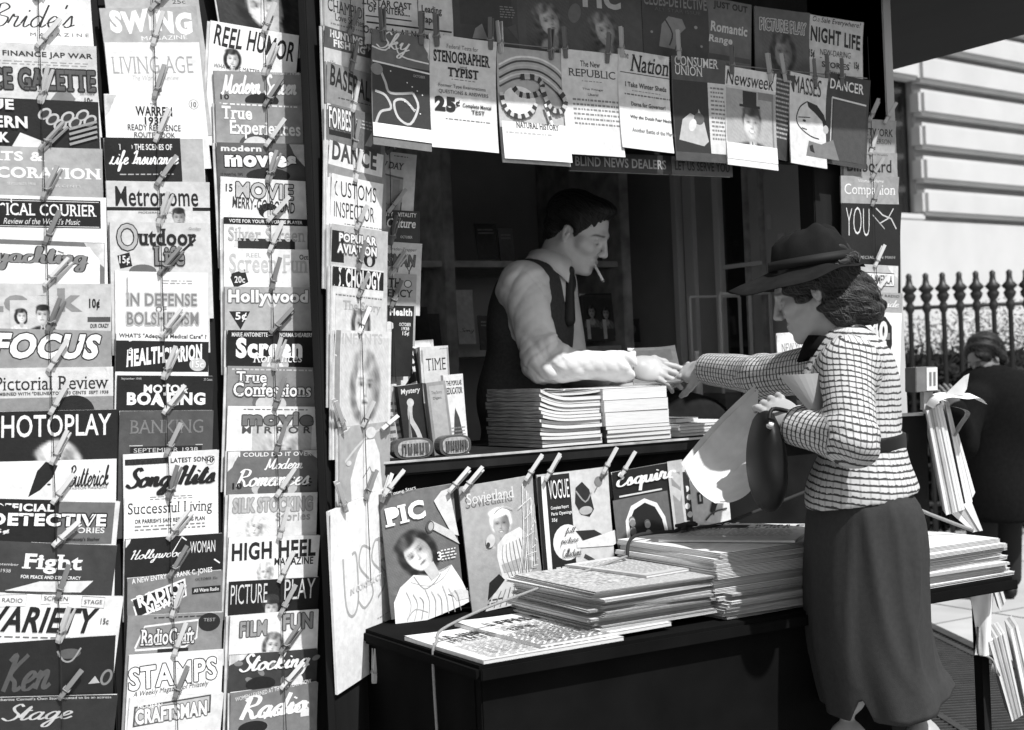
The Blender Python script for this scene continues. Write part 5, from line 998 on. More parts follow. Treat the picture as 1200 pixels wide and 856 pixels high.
# show case, cloth bundle and bottle at the back of the counter
GLS = mat('case_frame_metal', .6, .4, .5)
q = [onY(843, 346, 3.7), onY(925, 345, 3.7)]; zt2 = q[0].z; xA, xB = q[0].x, 3.26
root = empty('show_case', T((xA + xB) / 2, 3.78, cz)); tag(root, 'small metal framed display case in the shadow behind the woman\'s hat', 'display case')
Mi = T(-(xA + xB) / 2, -3.78, -cz)
m = MB()
for (x, y) in [(xA, 3.7), (xB, 3.7), (xA, 3.86), (xB, 3.86), ((xA + xB) / 2 + .02, 3.7)]: m.box(x - .004, x + .004, y - .004, y + .004, cz + .10, zt2)
for y in (3.7, 3.86): m.box(xA, xB, y - .004, y + .004, zt2, zt2 + .008)
m.build('frame', GLS, root, Mi)
m = MB(); m.box(xA, xB, 3.69, 3.87, cz, cz + .10); m.build('base', DWOOD2, root, Mi)
m = MB(); m.box(xA + .03, xA + .10, 3.74, 3.8, cz + .1005, cz + .16); m.build('carton', mat('dim_box', .35, .6), root, Mi)
m = MB(); m.box(xB - .09, xB - .05, 3.74, 3.8, cz + .1005, cz + .2, bev=.004); m.build('carton', mat('dim_box'), root, Mi)
p = onY(815, 380, 3.72)
m = MB().lathe([(.017, 0), (.017, .16), (.015, .17), (.010, .19), (.010, .24), (.012, .245)], 14)
tag(m.build('bottle', mat('pale_bottle', .6, .2, .5), None, T(p.x, 3.72, cz), True), 'slim pale bottle standing on the counter left of the display case', 'bottle')
bm_ = bmesh.new(); bmesh.ops.create_icosphere(bm_, subdivisions=4, radius=1)
for v in bm_.verts:
    d = v.co.copy(); s = 1 + .07 * math.sin(5 * d.x + 3 * d.z) + .05 * math.sin(9 * d.y + 4 * d.x)
    v.co = Vector((d.x * .17 * s, d.y * .12 * s, max(-.01, (d.z * .115 * s))))
bm_.verts.index_update(); me = mkmesh('cloth_bundle', [v.co[:] for v in bm_.verts], [[v.index for v in f.verts] for f in bm_.faces], smooth=True); bm_.free()
p = onY(800, 400, 3.62)
tag(link('cloth_bundle', me, mat('black_cloth', .012, .9, .1, noise=.3, nscale=40), None, T(p.x, 3.62, cz + .0)), 'dark rounded bundle of cloth on the counter behind the meeting hands', 'bundle')
gl = bpy.data.materials.new('case_glass'); gl.use_nodes = True; gb = gl.node_tree.nodes['Principled BSDF']
gb.inputs['Transmission Weight'].default_value = 1; gb.inputs['Roughness'].default_value = .03; gb.inputs['IOR'].default_value = 1.45; gb.inputs['Base Color'].default_value = (.9, .9, .9, 1)
for i, (px, r_, h_) in enumerate([(872, .020, .13), (893, .026, .10), (912, .018, .14)]):
    p = onY(px, 380, 3.66); m = MB().lathe([(r_, 0), (r_, h_ * .75), (r_ * .55, h_ * .85), (r_ * .55, h_), (r_ * .45, h_), (r_ * .45, h_ * .85), (r_ * .9, h_ * .72), (r_ * .9, .004)], 18)
    root = empty('glass_jar', T(p.x, 3.66, cz)); tag(root, f"{['slim', 'squat', 'tall'][i]} glass jar glinting in front of the display case behind the hat", 'jar', 'glass jars on the counter')
    m.build('glass', gl, root, None, True); MB().lathe([(r_ * .62, h_), (r_ * .62, h_ + .012), (r_ * .5, h_ + .016)], 14).build('lid', mat('bright_tin', .7, .25, .8), root, None, True)
# hooks on the inner wall
m = MB()
for px, py in [(903, 271), (912, 276), (908, 288)]:
    a = onY(px, py, 3.9); m.tube([a, a + Vector((.0, -.02, -.012)), a + Vector((0, -.03, .004))], .004, 6)
b0 = onY(884, 230, 3.92); m.tube([b0 + Vector((0, 0, .15)), onY(890, 300, 3.92), onY(893, 380, 3.92)], .002, 5)
m.tube([onY(868, 230, 3.92), onY(872, 380, 3.92)], .002, 5); m.tube([onY(885, 292, 3.92), onY(898, 292, 3.92)], .002, 5)
tag(m.build('hanging_wires', STEEL, None, None, True), 'thin bright wires and small hooks hanging in the dark booth above the hat', 'wire')

# ---------------------------------------------------------------- rope over the shelf
zr = sz
P = [Vector((1.435, 2.76, .33)), Vector((1.43, 2.76, .5)), Vector((1.427, 2.762, .715)), Vector((1.44, 2.766, .752)), onY(518, 738, 2.78), onY(562, 716, 2.80), onY(603, 700, 2.82), onY(668, 676, 2.86), onY(735, 652, 2.905)]
m = MB().tube(catmull(P, 5), .0033, 8)
g = random.Random(2); kk = Vector((1.434, 2.755, .345))
for i in range(3):
    m.tube(catmull([kk + Vector((g.uniform(-.012, .012), g.uniform(-.012, .012), g.uniform(-.014, .014))) for _ in range(7)], 4), .0042, 7)
for i in range(4): m.tube([kk, kk + Vector((-.02 - .006 * i, -.008, -.004 + .007 * (i - 1.5))), kk + Vector((-.038, -.014, -.012 + .012 * (i - 1.5)))], .0018, 5)
m.tube([kk, kk + Vector((.002, -.004, -.05))], .004, 7)
tag(m.build('rope', CORD, None, None, True), 'pale cotton rope crossing the loose newspapers with a frayed knot hanging off the shelf', 'rope')
P = [onY(735, 652, 2.905), Vector((2.10, 2.93, zB + .012)), Vector((2.25, 2.93, zB + .012)), Vector((2.40, 2.95, zB + .014)), Vector((2.52, 2.97, zB + .03)), onY(985, 560, 2.98)]
m = MB().tube(catmull(P, 5), .0045, 8); kk = Vector((2.26, 2.925, zB + .018))
for i in range(3): m.tube(catmull([kk + Vector((g.uniform(-.03, .03), g.uniform(-.012, .012), g.uniform(-.010, .014))) for _ in range(7)], 4), .005, 7)
tag(m.build('rope', CORDD, None, None, True), 'dark taut cord with a knot running up over the tall newspaper pile', 'rope')
P = [onY(1060, 590, 2.78), onY(1090, 603, 2.74), onY(1140, 622, 2.7)]
m = MB().tube(P, .005, 8)
tag(m.build('rope', CORD, None, None, True), 'pale rope end lying on the right-end newspaper pile', 'rope')

# bent newspaper propped on the tall pile
A = catmull([cam3(802, 548, 3.46), cam3(832, 512, 3.52), cam3(862, 481, 3.56), cam3(889, 456, 3.58)], 6)
Bc = catmull([cam3(838, 590, 3.34), cam3(860, 588, 3.34), cam3(880, 575, 3.36), cam3(896, 545, 3.40)], 6)
def ruled(A, Bc, th, bow, name):
    V = []; F = []; n = len(A); mN = 8
    for s in (0, 1):
        for i in range(n):
            for j in range(mN + 1):
                t = j / mN; p = A[i].lerp(Bc[i], t) + fwd * (bow * math.sin(math.pi * t) + s * th) + Vector((0, 0, -.3 * bow * math.sin(math.pi * t))); V.append(p)
    N = n * (mN + 1)
    for i in range(n - 1):
        for j in range(mN):
            a = i * (mN + 1) + j; F += [(a, a + 1, a + mN + 2, a + mN + 1), (N + a, N + a + mN + 1, N + a + mN + 2, N + a + 1)]
    for i in range(n - 1):
        for j in (0, mN): a = i * (mN + 1) + j; F.append((a, a + mN + 1, N + a + mN + 1, N + a))
    for j in range(mN):
        for i in (0, n - 1): a = i * (mN + 1) + j; F.append((a, a + 1, N + a + 1, N + a))
    return mkmesh(name, V, F, smooth=False)
root = empty('newspaper', Matrix.Translation(Bc[0])); tag(root, 'newspaper bent upright over the tall pile, its grey inner page curling', 'newspaper')
Ri = Matrix.Translation(-Bc[0])
link('outer_sheet', ruled(A, Bc, .003, .05, 'outer_sheet'), NEWS, root, Ri)
off = fwd * .016 + Vector((0, 0, .010)) - rgt * .006
link('inner_sheet', ruled([p + off for p in A], [p + fwd * .02 for p in Bc], .003, .05, 'inner_sheet'), NEWS, root, Ri)

# ---------------------------------------------------------------- rack of papers at the right end
def cbox(pts, zc, th, name, m, parent=None, Mi=None):
    """a slab whose front face has the given photo corners at depth zc, th deep"""
    f = [cam3(x, y, zc) for x, y in pts]; b = [p + (fwd * .9 + rgt * .2) * th for p in f]; n = len(f)
    V = f + b; F = [tuple(range(n)), tuple(range(2 * n - 1, n - 1, -1))] + [(i, n + i, n + (i + 1) % n, (i + 1) % n) for i in range(n)]
    return link(name, mkmesh(name, V, F), m, parent, Mi)
base = cam3(1075, 640, 3.95)
rk = empty('paper_rack', T(base.x, base.y, .734)); tag(rk, 'dark wooden paper rack rising behind the woman\'s belt at the shelf\'s right end', 'rack')
RI = T(-base.x, -base.y, -.734)
cbox([(1046, 488), (1086, 485), (1090, 622), (1046, 628)], 4.02, .02, 'added_dark_panel', DWOOD, rk, RI)  # panel added to blacken the gap right of the jacket
cbox([(1046, 486), (1082, 484), (1082, 487), (1046, 489)], 4.0, .05, 'top_rail', SHELFW, rk, RI)
cbox([(1104, 612), (1100, 480), (1106, 480), (1110, 612)], 4.08, .03, 'upright', DWOOD, rk, RI)
bx = empty('coin_box', Matrix.Translation(cam3(1092, 480, 3.98))); BI = Matrix.Translation(-cam3(1092, 480, 3.98))
tag(bx, 'small square box on a short post above the paper rack', 'box')
f0 = cam3(1085, 445, 3.96)
m = MB(); Mx = frame(f0, Vector((.93, -.37, 0)), Vector((.37, .93, 0)), Vector((.05, 0, 1)))
m.box(-.030, .034, 0, .07, -.035, .035, Mx, bev=.002); m.build('body', mat('dull_paper_box', .16, .7, .2, noise=.2, nscale=30), bx, BI)
m = MB(); m.box(.0342, .0355, .004, .064, -.031, .031, Mx); m.build('label_panel', mat('pale_card', .6, .7), bx, BI)
m = MB(); m.box(.002, .034, -.0012, -.0003, -.031, .033, Mx); m.build('front_label', mat('pale_card'), bx, BI)
m = MB(); 
for (xx, zz) in [(.010, .0), (.022, .0)]: m.box(xx, xx + .006, -.0022, -.0014, -.018, .02, Mx)
m.build('mark', mat('grey_ink', .15, .7), bx, BI)
m = MB(); m.box(.004, .030, .02, .045, -.085, -.0355, Mx); m.build('post', SHELFW, bx, BI)
def leansheaf(pts, zc, lab, n, th, shades):
    r = empty('newspaper', Matrix.Translation(cam3(pts[2][0], pts[2][1], zc))); I = Matrix.Translation(-cam3(pts[2][0], pts[2][1], zc)); tag(r, lab, 'newspaper', 'newspapers standing in the rack')
    (ax, ay), (bx_, by), (cx_, cy_), (dx, dy) = pts
    for i in range(n):
        t0, t1 = i / n, (i + 1) / n - .06 / n
        L = lambda p, q, t: (p[0] + (q[0] - p[0]) * t, p[1] + (q[1] - p[1]) * t)
        cbox([L((ax, ay), (bx_, by), t0), L((ax, ay), (bx_, by), t1), L((dx, dy), (cx_, cy_), t1), L((dx, dy), (cx_, cy_), t0)], zc + .003 * (i % 2), th, 'sheet', shades[i % len(shades)], r, I)
PB = mat('bright_newsprint', .68, .8, .1, noise=.08, nscale=15); PG = mat('grey_newsprint', .42, .85, .05, noise=.2, nscale=25)
leansheaf([(1086, 482), (1104, 473), (1131, 597), (1109, 604)], 3.94, 'sheaf of white papers leaning upright beside the coin box', 6, .2, [PB, PG, PG, PB, PB, PB])
leansheaf([(1107, 470), (1112, 471), (1140, 588), (1133, 596)], 3.98, 'single folded paper leaning right of the upright sheaf', 2, .16, [PB, PB])
leansheaf([(1119, 508), (1123, 507), (1143, 577), (1136, 590)], 4.0, 'thin dark-edged paper leaning rightmost in the rack', 2, .12, [PG, PB])
leansheaf([(1108, 596), (1140, 590), (1152, 622), (1140, 624)], 3.96, 'crumpled paper at the foot of the upright sheaf', 3, .1, [PB, PG, PB])
P = catmull([cam3(1094, 479, 3.91), cam3(1102, 470, 3.90), cam3(1116, 466, 3.90), cam3(1134, 468, 3.90), cam3(1149, 467, 3.90), cam3(1157, 474, 3.91)], 5)
tag(link('folded_paper', ruled(P, [p + fwd * .09 + Vector((0, 0, .012)) for p in P], .012, .0, 'folded_paper'), PB), 'white paper folded over the top of the leaning papers, its end curling out', 'paper')
P = catmull([cam3(1110, 476, 3.95), cam3(1124, 478, 3.95), cam3(1137, 484, 3.95), cam3(1129, 498, 3.95), cam3(1120, 512, 3.95)], 5)
tag(link('folded_paper', ruled(P, [p + fwd * .05 + rgt * .004 for p in P], .008, .0, 'folded_paper'), PG), 'narrow grey paper bent double right of the leaning sheaf', 'paper')
V = [cam3(1108, 462, 3.96), cam3(1130, 441, 3.98), cam3(1136, 438, 3.98), cam3(1133, 456, 3.96), cam3(1128, 464, 3.95)]
tag(link('paper_scrap', mkmesh('paper_scrap', V + [v + fwd * .004 for v in V], [(0, 1, 2, 3, 4), (9, 8, 7, 6, 5)] + [(i, 5 + i, 5 + (i + 1) % 5, (i + 1) % 5) for i in range(5)]), PG), 'pointed grey paper corner sticking up above the folded white paper', 'paper')
# things hanging below the shelf's right end
leansheaf([(1159, 752), (1178, 742), (1199, 838), (1186, 846)], 3.85, 'bundle of folded papers leaning below the right end of the shelf', 7, .18, [PB, PB, PG, PB, PG, PB, PB])
leansheaf([(1184, 738), (1193, 732), (1216, 826), (1204, 834)], 3.9, 'second white bundle of papers cut off by the right edge', 3, .15, [PB, PG, PB])
leansheaf([(1160, 676), (1168, 668), (1179, 704), (1172, 716)], 3.85, 'small folded paper hanging from the shelf corner', 3, .08, [PB, PG, PB])
ra, rb = cam3(1140, 692, 3.86), cam3(1160, 770, 3.88)
V = []; F = []; n = 14
for j in range(n + 1):
    for i in range(7):
        u = i / 6; t = j / n; g = math.sin(9 * u + 4 * t) * .006 + math.sin(21 * u + 2) * .003
        wd = 1 - .55 * t if t < .75 else .6 + .6 * (t - .75)
        p = cam3(1150 + (u - .5) * 30 * wd + 4 * t, 690 + 78 * t, 3.86) - fwd * (g + .01 * math.sin(3.1 * u)); V.append(p)
for j in range(n):
    for i in range(6): a = j * 7 + i; F.append((a, a + 1, a + 8, a + 7))
V2 = [v + fwd * .004 for v in V]; N = len(V)
F2 = F + [tuple(N + i for i in f[::-1]) for f in F]
tag(link('hanging_paper', mkmesh('hanging_paper', V + V2, F2, smooth=True), PB), 'crumpled white paper hanging by a string below the shelf', 'paper')
m = MB().tube(catmull([cam3(1146, 735, 3.85), cam3(1146, 765, 3.85), cam3(1154, 768, 3.85), cam3(1164, 775, 3.85), cam3(1168, 790, 3.85)], 4), .0035, 6)
for k in range(5): m.tube([cam3(1164, 775, 3.85), cam3(1160 + 3 * k, 792, 3.85)], .0015, 5)
tag(m.build('string', CORD, None, None, True), 'frayed string dangling under the hanging paper', 'string')
m = MB(); p = cam3(1150, 770, 3.9)
m.box(-.014, .014, -.014, .014, 0, .699, T(p.x, p.y, 0)); 
tag(m.build('wooden_prop', DWOOD, None, None), 'dark wooden prop standing under the shelf\'s right end', 'prop')
# ---------------------------------------------------------------- organic surfaces: blended distance fields -> one continuous mesh
def vv(p): return np.array([p[0], p[1], p[2]], float)
def rc(a, b, ra, rb, k=.02, op='u'):
    a, b = vv(a), vv(b); ba = b - a; L2 = max(1e-9, ba @ ba)
    def f(P):
        t = np.clip(((P - a) @ ba) / L2, 0, 1); return np.linalg.norm(P - a - t[..., None] * ba, axis=-1) - (ra + (rb - ra) * t)
    r = max(ra, rb); return (op, f, np.minimum(a, b) - r, np.maximum(a, b) + r, k)
def el(c, r, Rm=None, k=.02, op='u'):
    c, r = vv(c), vv(r); Rm = np.eye(3) if Rm is None else np.array(Rm, float)
    def f(P):
        q = (P - c) @ Rm; k0 = np.linalg.norm(q / r, axis=-1); k1 = np.linalg.norm(q / r ** 2, axis=-1); return k0 * (k0 - 1) / np.maximum(k1, 1e-6)
    h = np.sqrt(((Rm * r) ** 2).sum(1)); return (op, f, c - h, c + h, k)
def half(p, n, c, rad, op='s', k=.002):
    """removes the half space n.(P-p) > 0 within a box of radius rad round c"""
    p, n, c = vv(p), vv(n) / np.linalg.norm(vv(n)), vv(c)
    def f(P): return np.maximum(-((P - p) @ n), np.abs(P - c).max(-1) - rad)
    return (op, f, c - rad, c + rad, k)
def field(prims, h, disp=None, grow=0.0, pad=.02):
    add = [p for p in prims if p[0] == 'u']
    lo = np.min([p[2] for p in add], 0) - pad - grow; hi = np.max([p[3] for p in add], 0) + pad + grow
    n = np.ceil((hi - lo) / h).astype(int) + 1
    D = np.full(n, .08, np.float32); ax = [lo[i] + h * np.arange(n[i]) for i in range(3)]
    for op, f, a, b, k in prims:
        m = .02 + k + grow
        i0 = np.maximum(0, np.floor((a - m - lo) / h).astype(int)); i1 = np.minimum(n, np.ceil((b + m - lo) / h).astype(int) + 1)
        if (i1 <= i0).any(): continue
        P = np.stack(np.meshgrid(*[ax[i][i0[i]:i1[i]] for i in range(3)], indexing='ij'), -1)
        d = f(P).astype(np.float32); s = (slice(i0[0], i1[0]), slice(i0[1], i1[1]), slice(i0[2], i1[2])); A = D[s]
        if op == 'u':
            d = d - grow; w = np.clip(.5 + .5 * (A - d) / k, 0, 1); D[s] = A * (1 - w) + d * w - k * w * (1 - w)
        else:
            d = -d; w = np.clip(.5 - .5 * (A - d) / k, 0, 1); D[s] = A * (1 - w) + d * w + k * w * (1 - w)
    if disp is not None:
        near = np.abs(D) < .03; idx = np.argwhere(near); D[near] += disp(lo + idx * h).astype(np.float32)
    return D, lo, h
def nets(D, lo, h):
    S = D < 0; n = np.array(D.shape); acc = np.zeros(tuple(n - 1) + (3,), np.float32); cnt = np.zeros(tuple(n - 1), np.float32)
    sl = lambda o: tuple(slice(o[i], n[i] - 1 + o[i]) for i in range(3))
    for axis in range(3):
        for o in [(0, 0), (0, 1), (1, 0), (1, 1)]:
            a = [0, 0, 0]; oth = [i for i in range(3) if i != axis]; a[oth[0]], a[oth[1]] = o; b = list(a); b[axis] = 1
            da, db = D[sl(a)], D[sl(b)]; c = (da < 0) != (db < 0)
            t = np.where(c, da / np.where(c, da - db, 1), 0); cnt += c
            for i in range(3): acc[..., i] += np.where(c, a[i] + (t if i == axis else 0), 0)
    act = cnt > 0; ids = np.full(tuple(n - 1), -1, np.int64); ii = np.argwhere(act); ids[act] = np.arange(len(ii))
    V = lo + h * (ii + acc[act] / cnt[act][:, None]); F = []
    for axis in range(3):
        o1, o2 = [i for i in range(3) if i != axis]
        s0 = [slice(1, n[i] - 1) for i in range(3)]; s0[axis] = slice(0, n[axis] - 1); s1 = list(s0); s1[axis] = slice(1, n[axis])
        a, b = S[tuple(s0)], S[tuple(s1)]; e = np.argwhere(a != b)
        if not len(e): continue
        e = e + np.array([0 if i == axis else 1 for i in range(3)]); inside = S[tuple(e.T)]
        def g(d1, d2):
            q = e.copy(); q[:, o1] -= d1; q[:, o2] -= d2; return ids[tuple(q.T)]
        Q = np.stack([g(1, 1), g(0, 1), g(0, 0), g(1, 0)], 1)
        flip = inside if axis != 1 else ~inside
        Q[~flip] = Q[~flip][:, ::-1]; F.append(Q)
    return V, np.concatenate(F)
def relax(V, F, it=1):
    for _ in range(it):
        s = np.zeros_like(V); c = np.zeros(len(V))
        for a, b in ((0, 1), (1, 2), (2, 3), (3, 0)):
            np.add.at(s, F[:, a], V[F[:, b]]); np.add.at(c, F[:, a], 1); np.add.at(s, F[:, b], V[F[:, a]]); np.add.at(c, F[:, b], 1)
        V = V * .5 + .5 * s / np.maximum(c, 1)[:, None]
    return V
def organic(prims, h, disp=None, grow=0.0, rel=1):
    V, F = nets(*field(prims, h, disp, grow)); return relax(V, F, rel), F
def fastmesh(name, V, F, tones=None, pat=None):
    me = bpy.data.meshes.new(name); me.vertices.add(len(V)); me.vertices.foreach_set('co', np.asarray(V, np.float32).ravel())
    me.loops.add(F.size); me.loops.foreach_set('vertex_index', F.astype(np.int32).ravel())
    me.polygons.add(len(F)); me.polygons.foreach_set('loop_start', np.arange(0, F.size, 4, dtype=np.int32)); me.polygons.foreach_set('loop_total', np.full(len(F), 4, np.int32))
    me.polygons.foreach_set('use_smooth', np.ones(len(F), bool)); me.update(calc_edges=True)
    for nm, A in (('tone', tones), ('pat', pat)):
        if A is None: continue
        ca = me.color_attributes.new(nm, 'FLOAT_COLOR', 'POINT'); B_ = np.ones((len(V), 4), np.float32)
        B_[:, :3] = A[:, None] if A.ndim == 1 else A
        ca.data.foreach_set('color', B_.ravel())
    return me
def folds(amp, fr, seed, ax=None):
    g = np.random.default_rng(seed); K = [(g.normal(size=3), g.uniform(0, 6), g.normal(size=3)) for _ in range(5)]
    def f(P):
        s = 0
        for a, ph, b in K:
            a = a / np.linalg.norm(a)
            if ax is not None: a = a * .45 + vv(ax) * .9
            s = s + np.sin(fr * (P @ a) + ph + 1.6 * np.sin(fr * .35 * (P @ b)))
        return amp * s / 3.0
    return f

# ---------------------------------------------------------------- head, hand
def headframe(c, face, pitch, roll=0.0):
    f = Vector(face).normalized(); s = Vector((0, 0, 1)).cross(f).normalized()
    f2 = f * math.cos(pitch) - Vector((0, 0, 1)) * math.sin(pitch); u = f2.cross(s)
    s2 = s * math.cos(roll) + u * math.sin(roll); u2 = f2.cross(s2)
    return frame(Vector(c), f2, s2, u2)                    # x forward, y the person's left, z up
def head_prims(M, fem=False, sc=1.0):
    Rm = np.array(M.to_3x3()); P = lambda x, y, z: M @ Vector((x * sc, y * sc, z * sc))
    E = lambda x, y, z, a, b, c, k=.02, op='u': el(P(x, y, z), (a * sc, b * sc, c * sc), Rm, k, op)
    C = lambda a, b, ra, rb, k=.015, op='u': rc(P(*a), P(*b), ra * sc, rb * sc, k, op)
    j = .9 if fem else 1.0
    pr = [E(-.014, 0, .034, .098, .074, .080), E(.030, 0, -.025, .058, .056 * j, .082), E(.034, 0, -.078, .048, .042 * j, .034)]
    for s in (-1, 1):
        pr += [C((-.008, s * .055, -.04), (.056, s * .020, -.100), .019, .013 * j, .025), C((.060, s * .040, -.024), (.045, s * .052, -.02), .020, .018, .02)]
    pr += [C((.0705, -.008, -.101), (.0705, .008, -.101), .0125, .0125, .014), C((.0805, -.026, .021), (.0805, .026, .021), .0095, .0095, .016),
           C((.086, 0, .014), (.107, 0, -.030), .0068, .0088 if not fem else .0078, .010), C((.098, 0, -.034), (.106, 0, -.034), .0095, .0085 if not fem else .0075, .006)]
    for s in (-1, 1):
        pr += [C((.096, s * .011, -.037), (.099, s * .010, -.036), .0075, .0065, .006), E(.089, s * .034, -.003, .017, .018, .0125, .010, 's'), E(.071, s * .031, -.004, .0125, .015, .0115, .004)]
        q_ = .8 if fem else .92
        pr += [E(-.012, s * .075, -.006, .016 * q_, .0065, .029 * q_, .005), E(-.009, s * .0825, -.002, .008 * q_, .0055, .017 * q_, .003, 's'), E(-.005, s * .079, -.010, .005, .004, .006, .003), E(-.012, s * .077, -.028 * q_, .007, .005, .007, .004)]
    pr += [C((.0845, -.016, -.0640), (.0845, .016, -.0640), .0058, .0058, .007), C((.0825, -.014, -.0745), (.0825, .014, -.0745), .0065, .0065, .007),
           C((.094, -.02, -.0692), (.094, .02, -.0692), .0022, .0022, .003, 's')]
    return pr
def skin_tones(V, M, base, sc=1.0, brow=.12, lip=.55, down=True):
    Q = (np.c_[V, np.ones(len(V))] @ np.array(M.inverted()).T)[:, :3] / sc
    t = np.full(len(V), base); x, y, z = Q.T; fr = x > .05
    for s in (-1, 1):
        ls = np.exp(-(((y - s * .031) / .012) ** 2 + ((z + .0075) / .0035) ** 2)); t = np.where(fr, t * (1 - .85 * ls), t)
        bz = .021 - 8 * np.clip(np.abs(y) - .03, 0, 1) ** 2 * 3
        bw = np.exp(-(((y - s * .033) / .017) ** 2) ** 2 - ((z - bz) / .0036) ** 2); t = np.where(fr, t * (1 - (1 - brow) * np.clip(bw * 1.3, 0, 1)), t)
    lp = np.exp(-((y / .02) ** 4) - ((z + .069) / .010) ** 4); t = np.where(x > .07, t * (1 - (1 - lip) * lp), t)
    return t
def hand_prims(M, curl, left=False, thumb=.5, sc=1.0, spread=.05):
    """x along the fingers, z out of the back of the hand; y towards the thumb"""
    Rm = np.array(M.to_3x3()); P = lambda p: M @ Vector(p)
    sc_ = sc; pr = [el(P((.045 * sc, .002, 0)), (.055 * sc, .042 * sc, .0155 * sc), Rm, .012), rc(P((-.03, 0, 0)), P((.02 * sc, 0, 0)), .025 * sc, .026 * sc, .02),
          rc(P((.02 * sc, .022 * sc, -.006)), P((.05 * sc, .03 * sc, -.004)), .018 * sc, .015 * sc, .015)]
    ys = [.030, .011, -.009, -.028]; ln = [.072, .080, .074, .058]; cu = curl if isinstance(curl, (list, tuple)) else [curl] * 4
    for i in range(4):
        p = Vector((.085 * sc, ys[i] * sc, .001)); a = .12 + cu[i] * .55; sp = (1.5 - i) * spread; r = [.0098, .0090, .0082, .0070]
        if i == 3: r = [q * .88 for q in r]
        for q, fr in enumerate((.46, .30, .24)):
            L = ln[i] * fr * sc; d = Vector((math.cos(a) * math.cos(sp), math.sin(sp), -math.sin(a))); e = p + d * L
            pr.append(rc(P(p), P(e), r[q] * sc, r[q + 1] * sc, .004)); p = e; a += cu[i] * .75
    p = Vector((.022 * sc, .030 * sc, -.008)); a = thumb
    for q, (L, d) in enumerate([(.040, (.62, .62, -.35)), (.032, (.86, .30 - .2 * thumb, -.35 - .3 * thumb)), (.026, (.92, .08 - .3 * thumb, -.3 - .3 * thumb))]):
        d = Vector(d).normalized(); e = p + d * L * sc; pr.append(rc(P(p), P(e), [.0135, .0110, .0098][q] * sc, [.0110, .0098, .0078][q] * sc, .006)); p = e
    return pr
def handframe(w, tip, back):
    x = (Vector(tip) - Vector(w)).normalized(); z = Vector(back); z = (z - x * z.dot(x)).normalized(); y = z.cross(x); return frame(Vector(w), x, y, z)
SKIN = mat('skin', tone=True, rough=.5, spec=.35, noise=.06, nscale=60, bump=.06, bscale=220)
HAIR = mat('dark_hair', .010, .55, .3, noise=.4, nscale=60, bump=.6, bscale=90, stretch=(1, 1, .25))
def person(name, label, base, pieces, tones):
    root = empty(name, T(base[0], base[1], base[2])); tag(root, label, 'person')
    Vs = []; Fs = []; Ts = []; k = 0
    for (V, F), t in zip(pieces, tones): Vs.append(V); Fs.append(F + k); Ts.append(t if isinstance(t, np.ndarray) else np.full(len(V), t)); k += len(V)
    link('body', fastmesh('body', np.concatenate(Vs), np.concatenate(Fs), np.concatenate(Ts)), SKIN, root, T(-base[0], -base[1], -base[2]))
    return root, T(-base[0], -base[1], -base[2])

from mathutils.kdtree import KDTree
def strands(V, F, M, n, flow, length, seed, keep, wav=.25, r=.0007):
    g = np.random.default_rng(seed); nrm = np.zeros_like(V)
    fn = np.cross(V[F[:, 1]] - V[F[:, 0]], V[F[:, 2]] - V[F[:, 0]])
    for k in range(4): np.add.at(nrm, F[:, k], fn)
    nrm /= np.linalg.norm(nrm, axis=1)[:, None] + 1e-12
    c = V.mean(0)
    if ((V - c) * nrm).sum() < 0: nrm = -nrm
    kd = KDTree(len(V))
    for i, p in enumerate(V): kd.insert(p, i)
    kd.balance(); Mi = np.array(M.inverted()); L = (np.c_[V, np.ones(len(V))] @ Mi.T)[:, :3]
    cand = np.where(keep(L))[0]; mb = MB(); R3 = np.array(M.to_3x3())
    for _ in range(n):
        i = int(g.choice(cand)); pts = []; ph = g.uniform(0, 6); lift = g.uniform(.0004, .0022)
        for s_ in range(int(length / .007 * g.uniform(.5, 1.1))):
            pts.append(V[i] + nrm[i] * lift); d = R3 @ np.array(flow(L[i])); d = d / (np.linalg.norm(d) + 1e-9)
            side = np.cross(nrm[i], d); d = d + side * wav * math.sin(ph + s_ * .9); d = d - nrm[i] * (d @ nrm[i]); d /= np.linalg.norm(d) + 1e-9
            _, j, _ = kd.find(V[i] + d * .007)
            if j == i: break
            i = j
        if len(pts) > 3:
            P = catmull(pts, 2); mb.tube(P, [r * (1 - .6 * k / len(P)) for k in range(len(P))], 4, False)
    return mb
# ---------------------------------------------------------------- the vendor
C3 = cam3
mH = headframe(C3(678, 273, 4.42), rgt * .93 - fwd * .37, R(26), R(2))
neckL = C3(641, 318, 4.40)
sN, sF = C3(611, 331, 4.24), C3(652, 330, 4.56); eN, wN = C3(637, 427, 4.16), C3(742, 430, 4.10)
eF, wF = C3(672, 436, 4.55), C3(716, 450, 4.34)
hips = C3(600, 560, 4.42); waist = C3(606, 470, 4.41); chest = C3(622, 385, 4.40)
tdir = np.array(frame(Vector((0, 0, 0)), (rgt * .9 - fwd * .42).normalized(), (fwd * .9 + rgt * .42).normalized(), Vector((0, 0, 1))).to_3x3())
torso = [el(chest, (.115, .165, .19), tdir, .06), el(waist, (.105, .15, .16), tdir, .07), el(hips, (.11, .165, .15), tdir, .06),
         rc(C3(617, 336, 4.28), C3(648, 334, 4.54), .066, .066, .06), rc(C3(630, 345, 4.40), C3(640, 318, 4.40), .085, .060, .04)]
armN = [rc(sN, eN, .062, .049, .035), rc(eN, wN, .046, .034, .03)]
armF = [rc(sF, eF, .060, .048, .03), rc(eF, wF, .050, .038, .03)]
legs = []
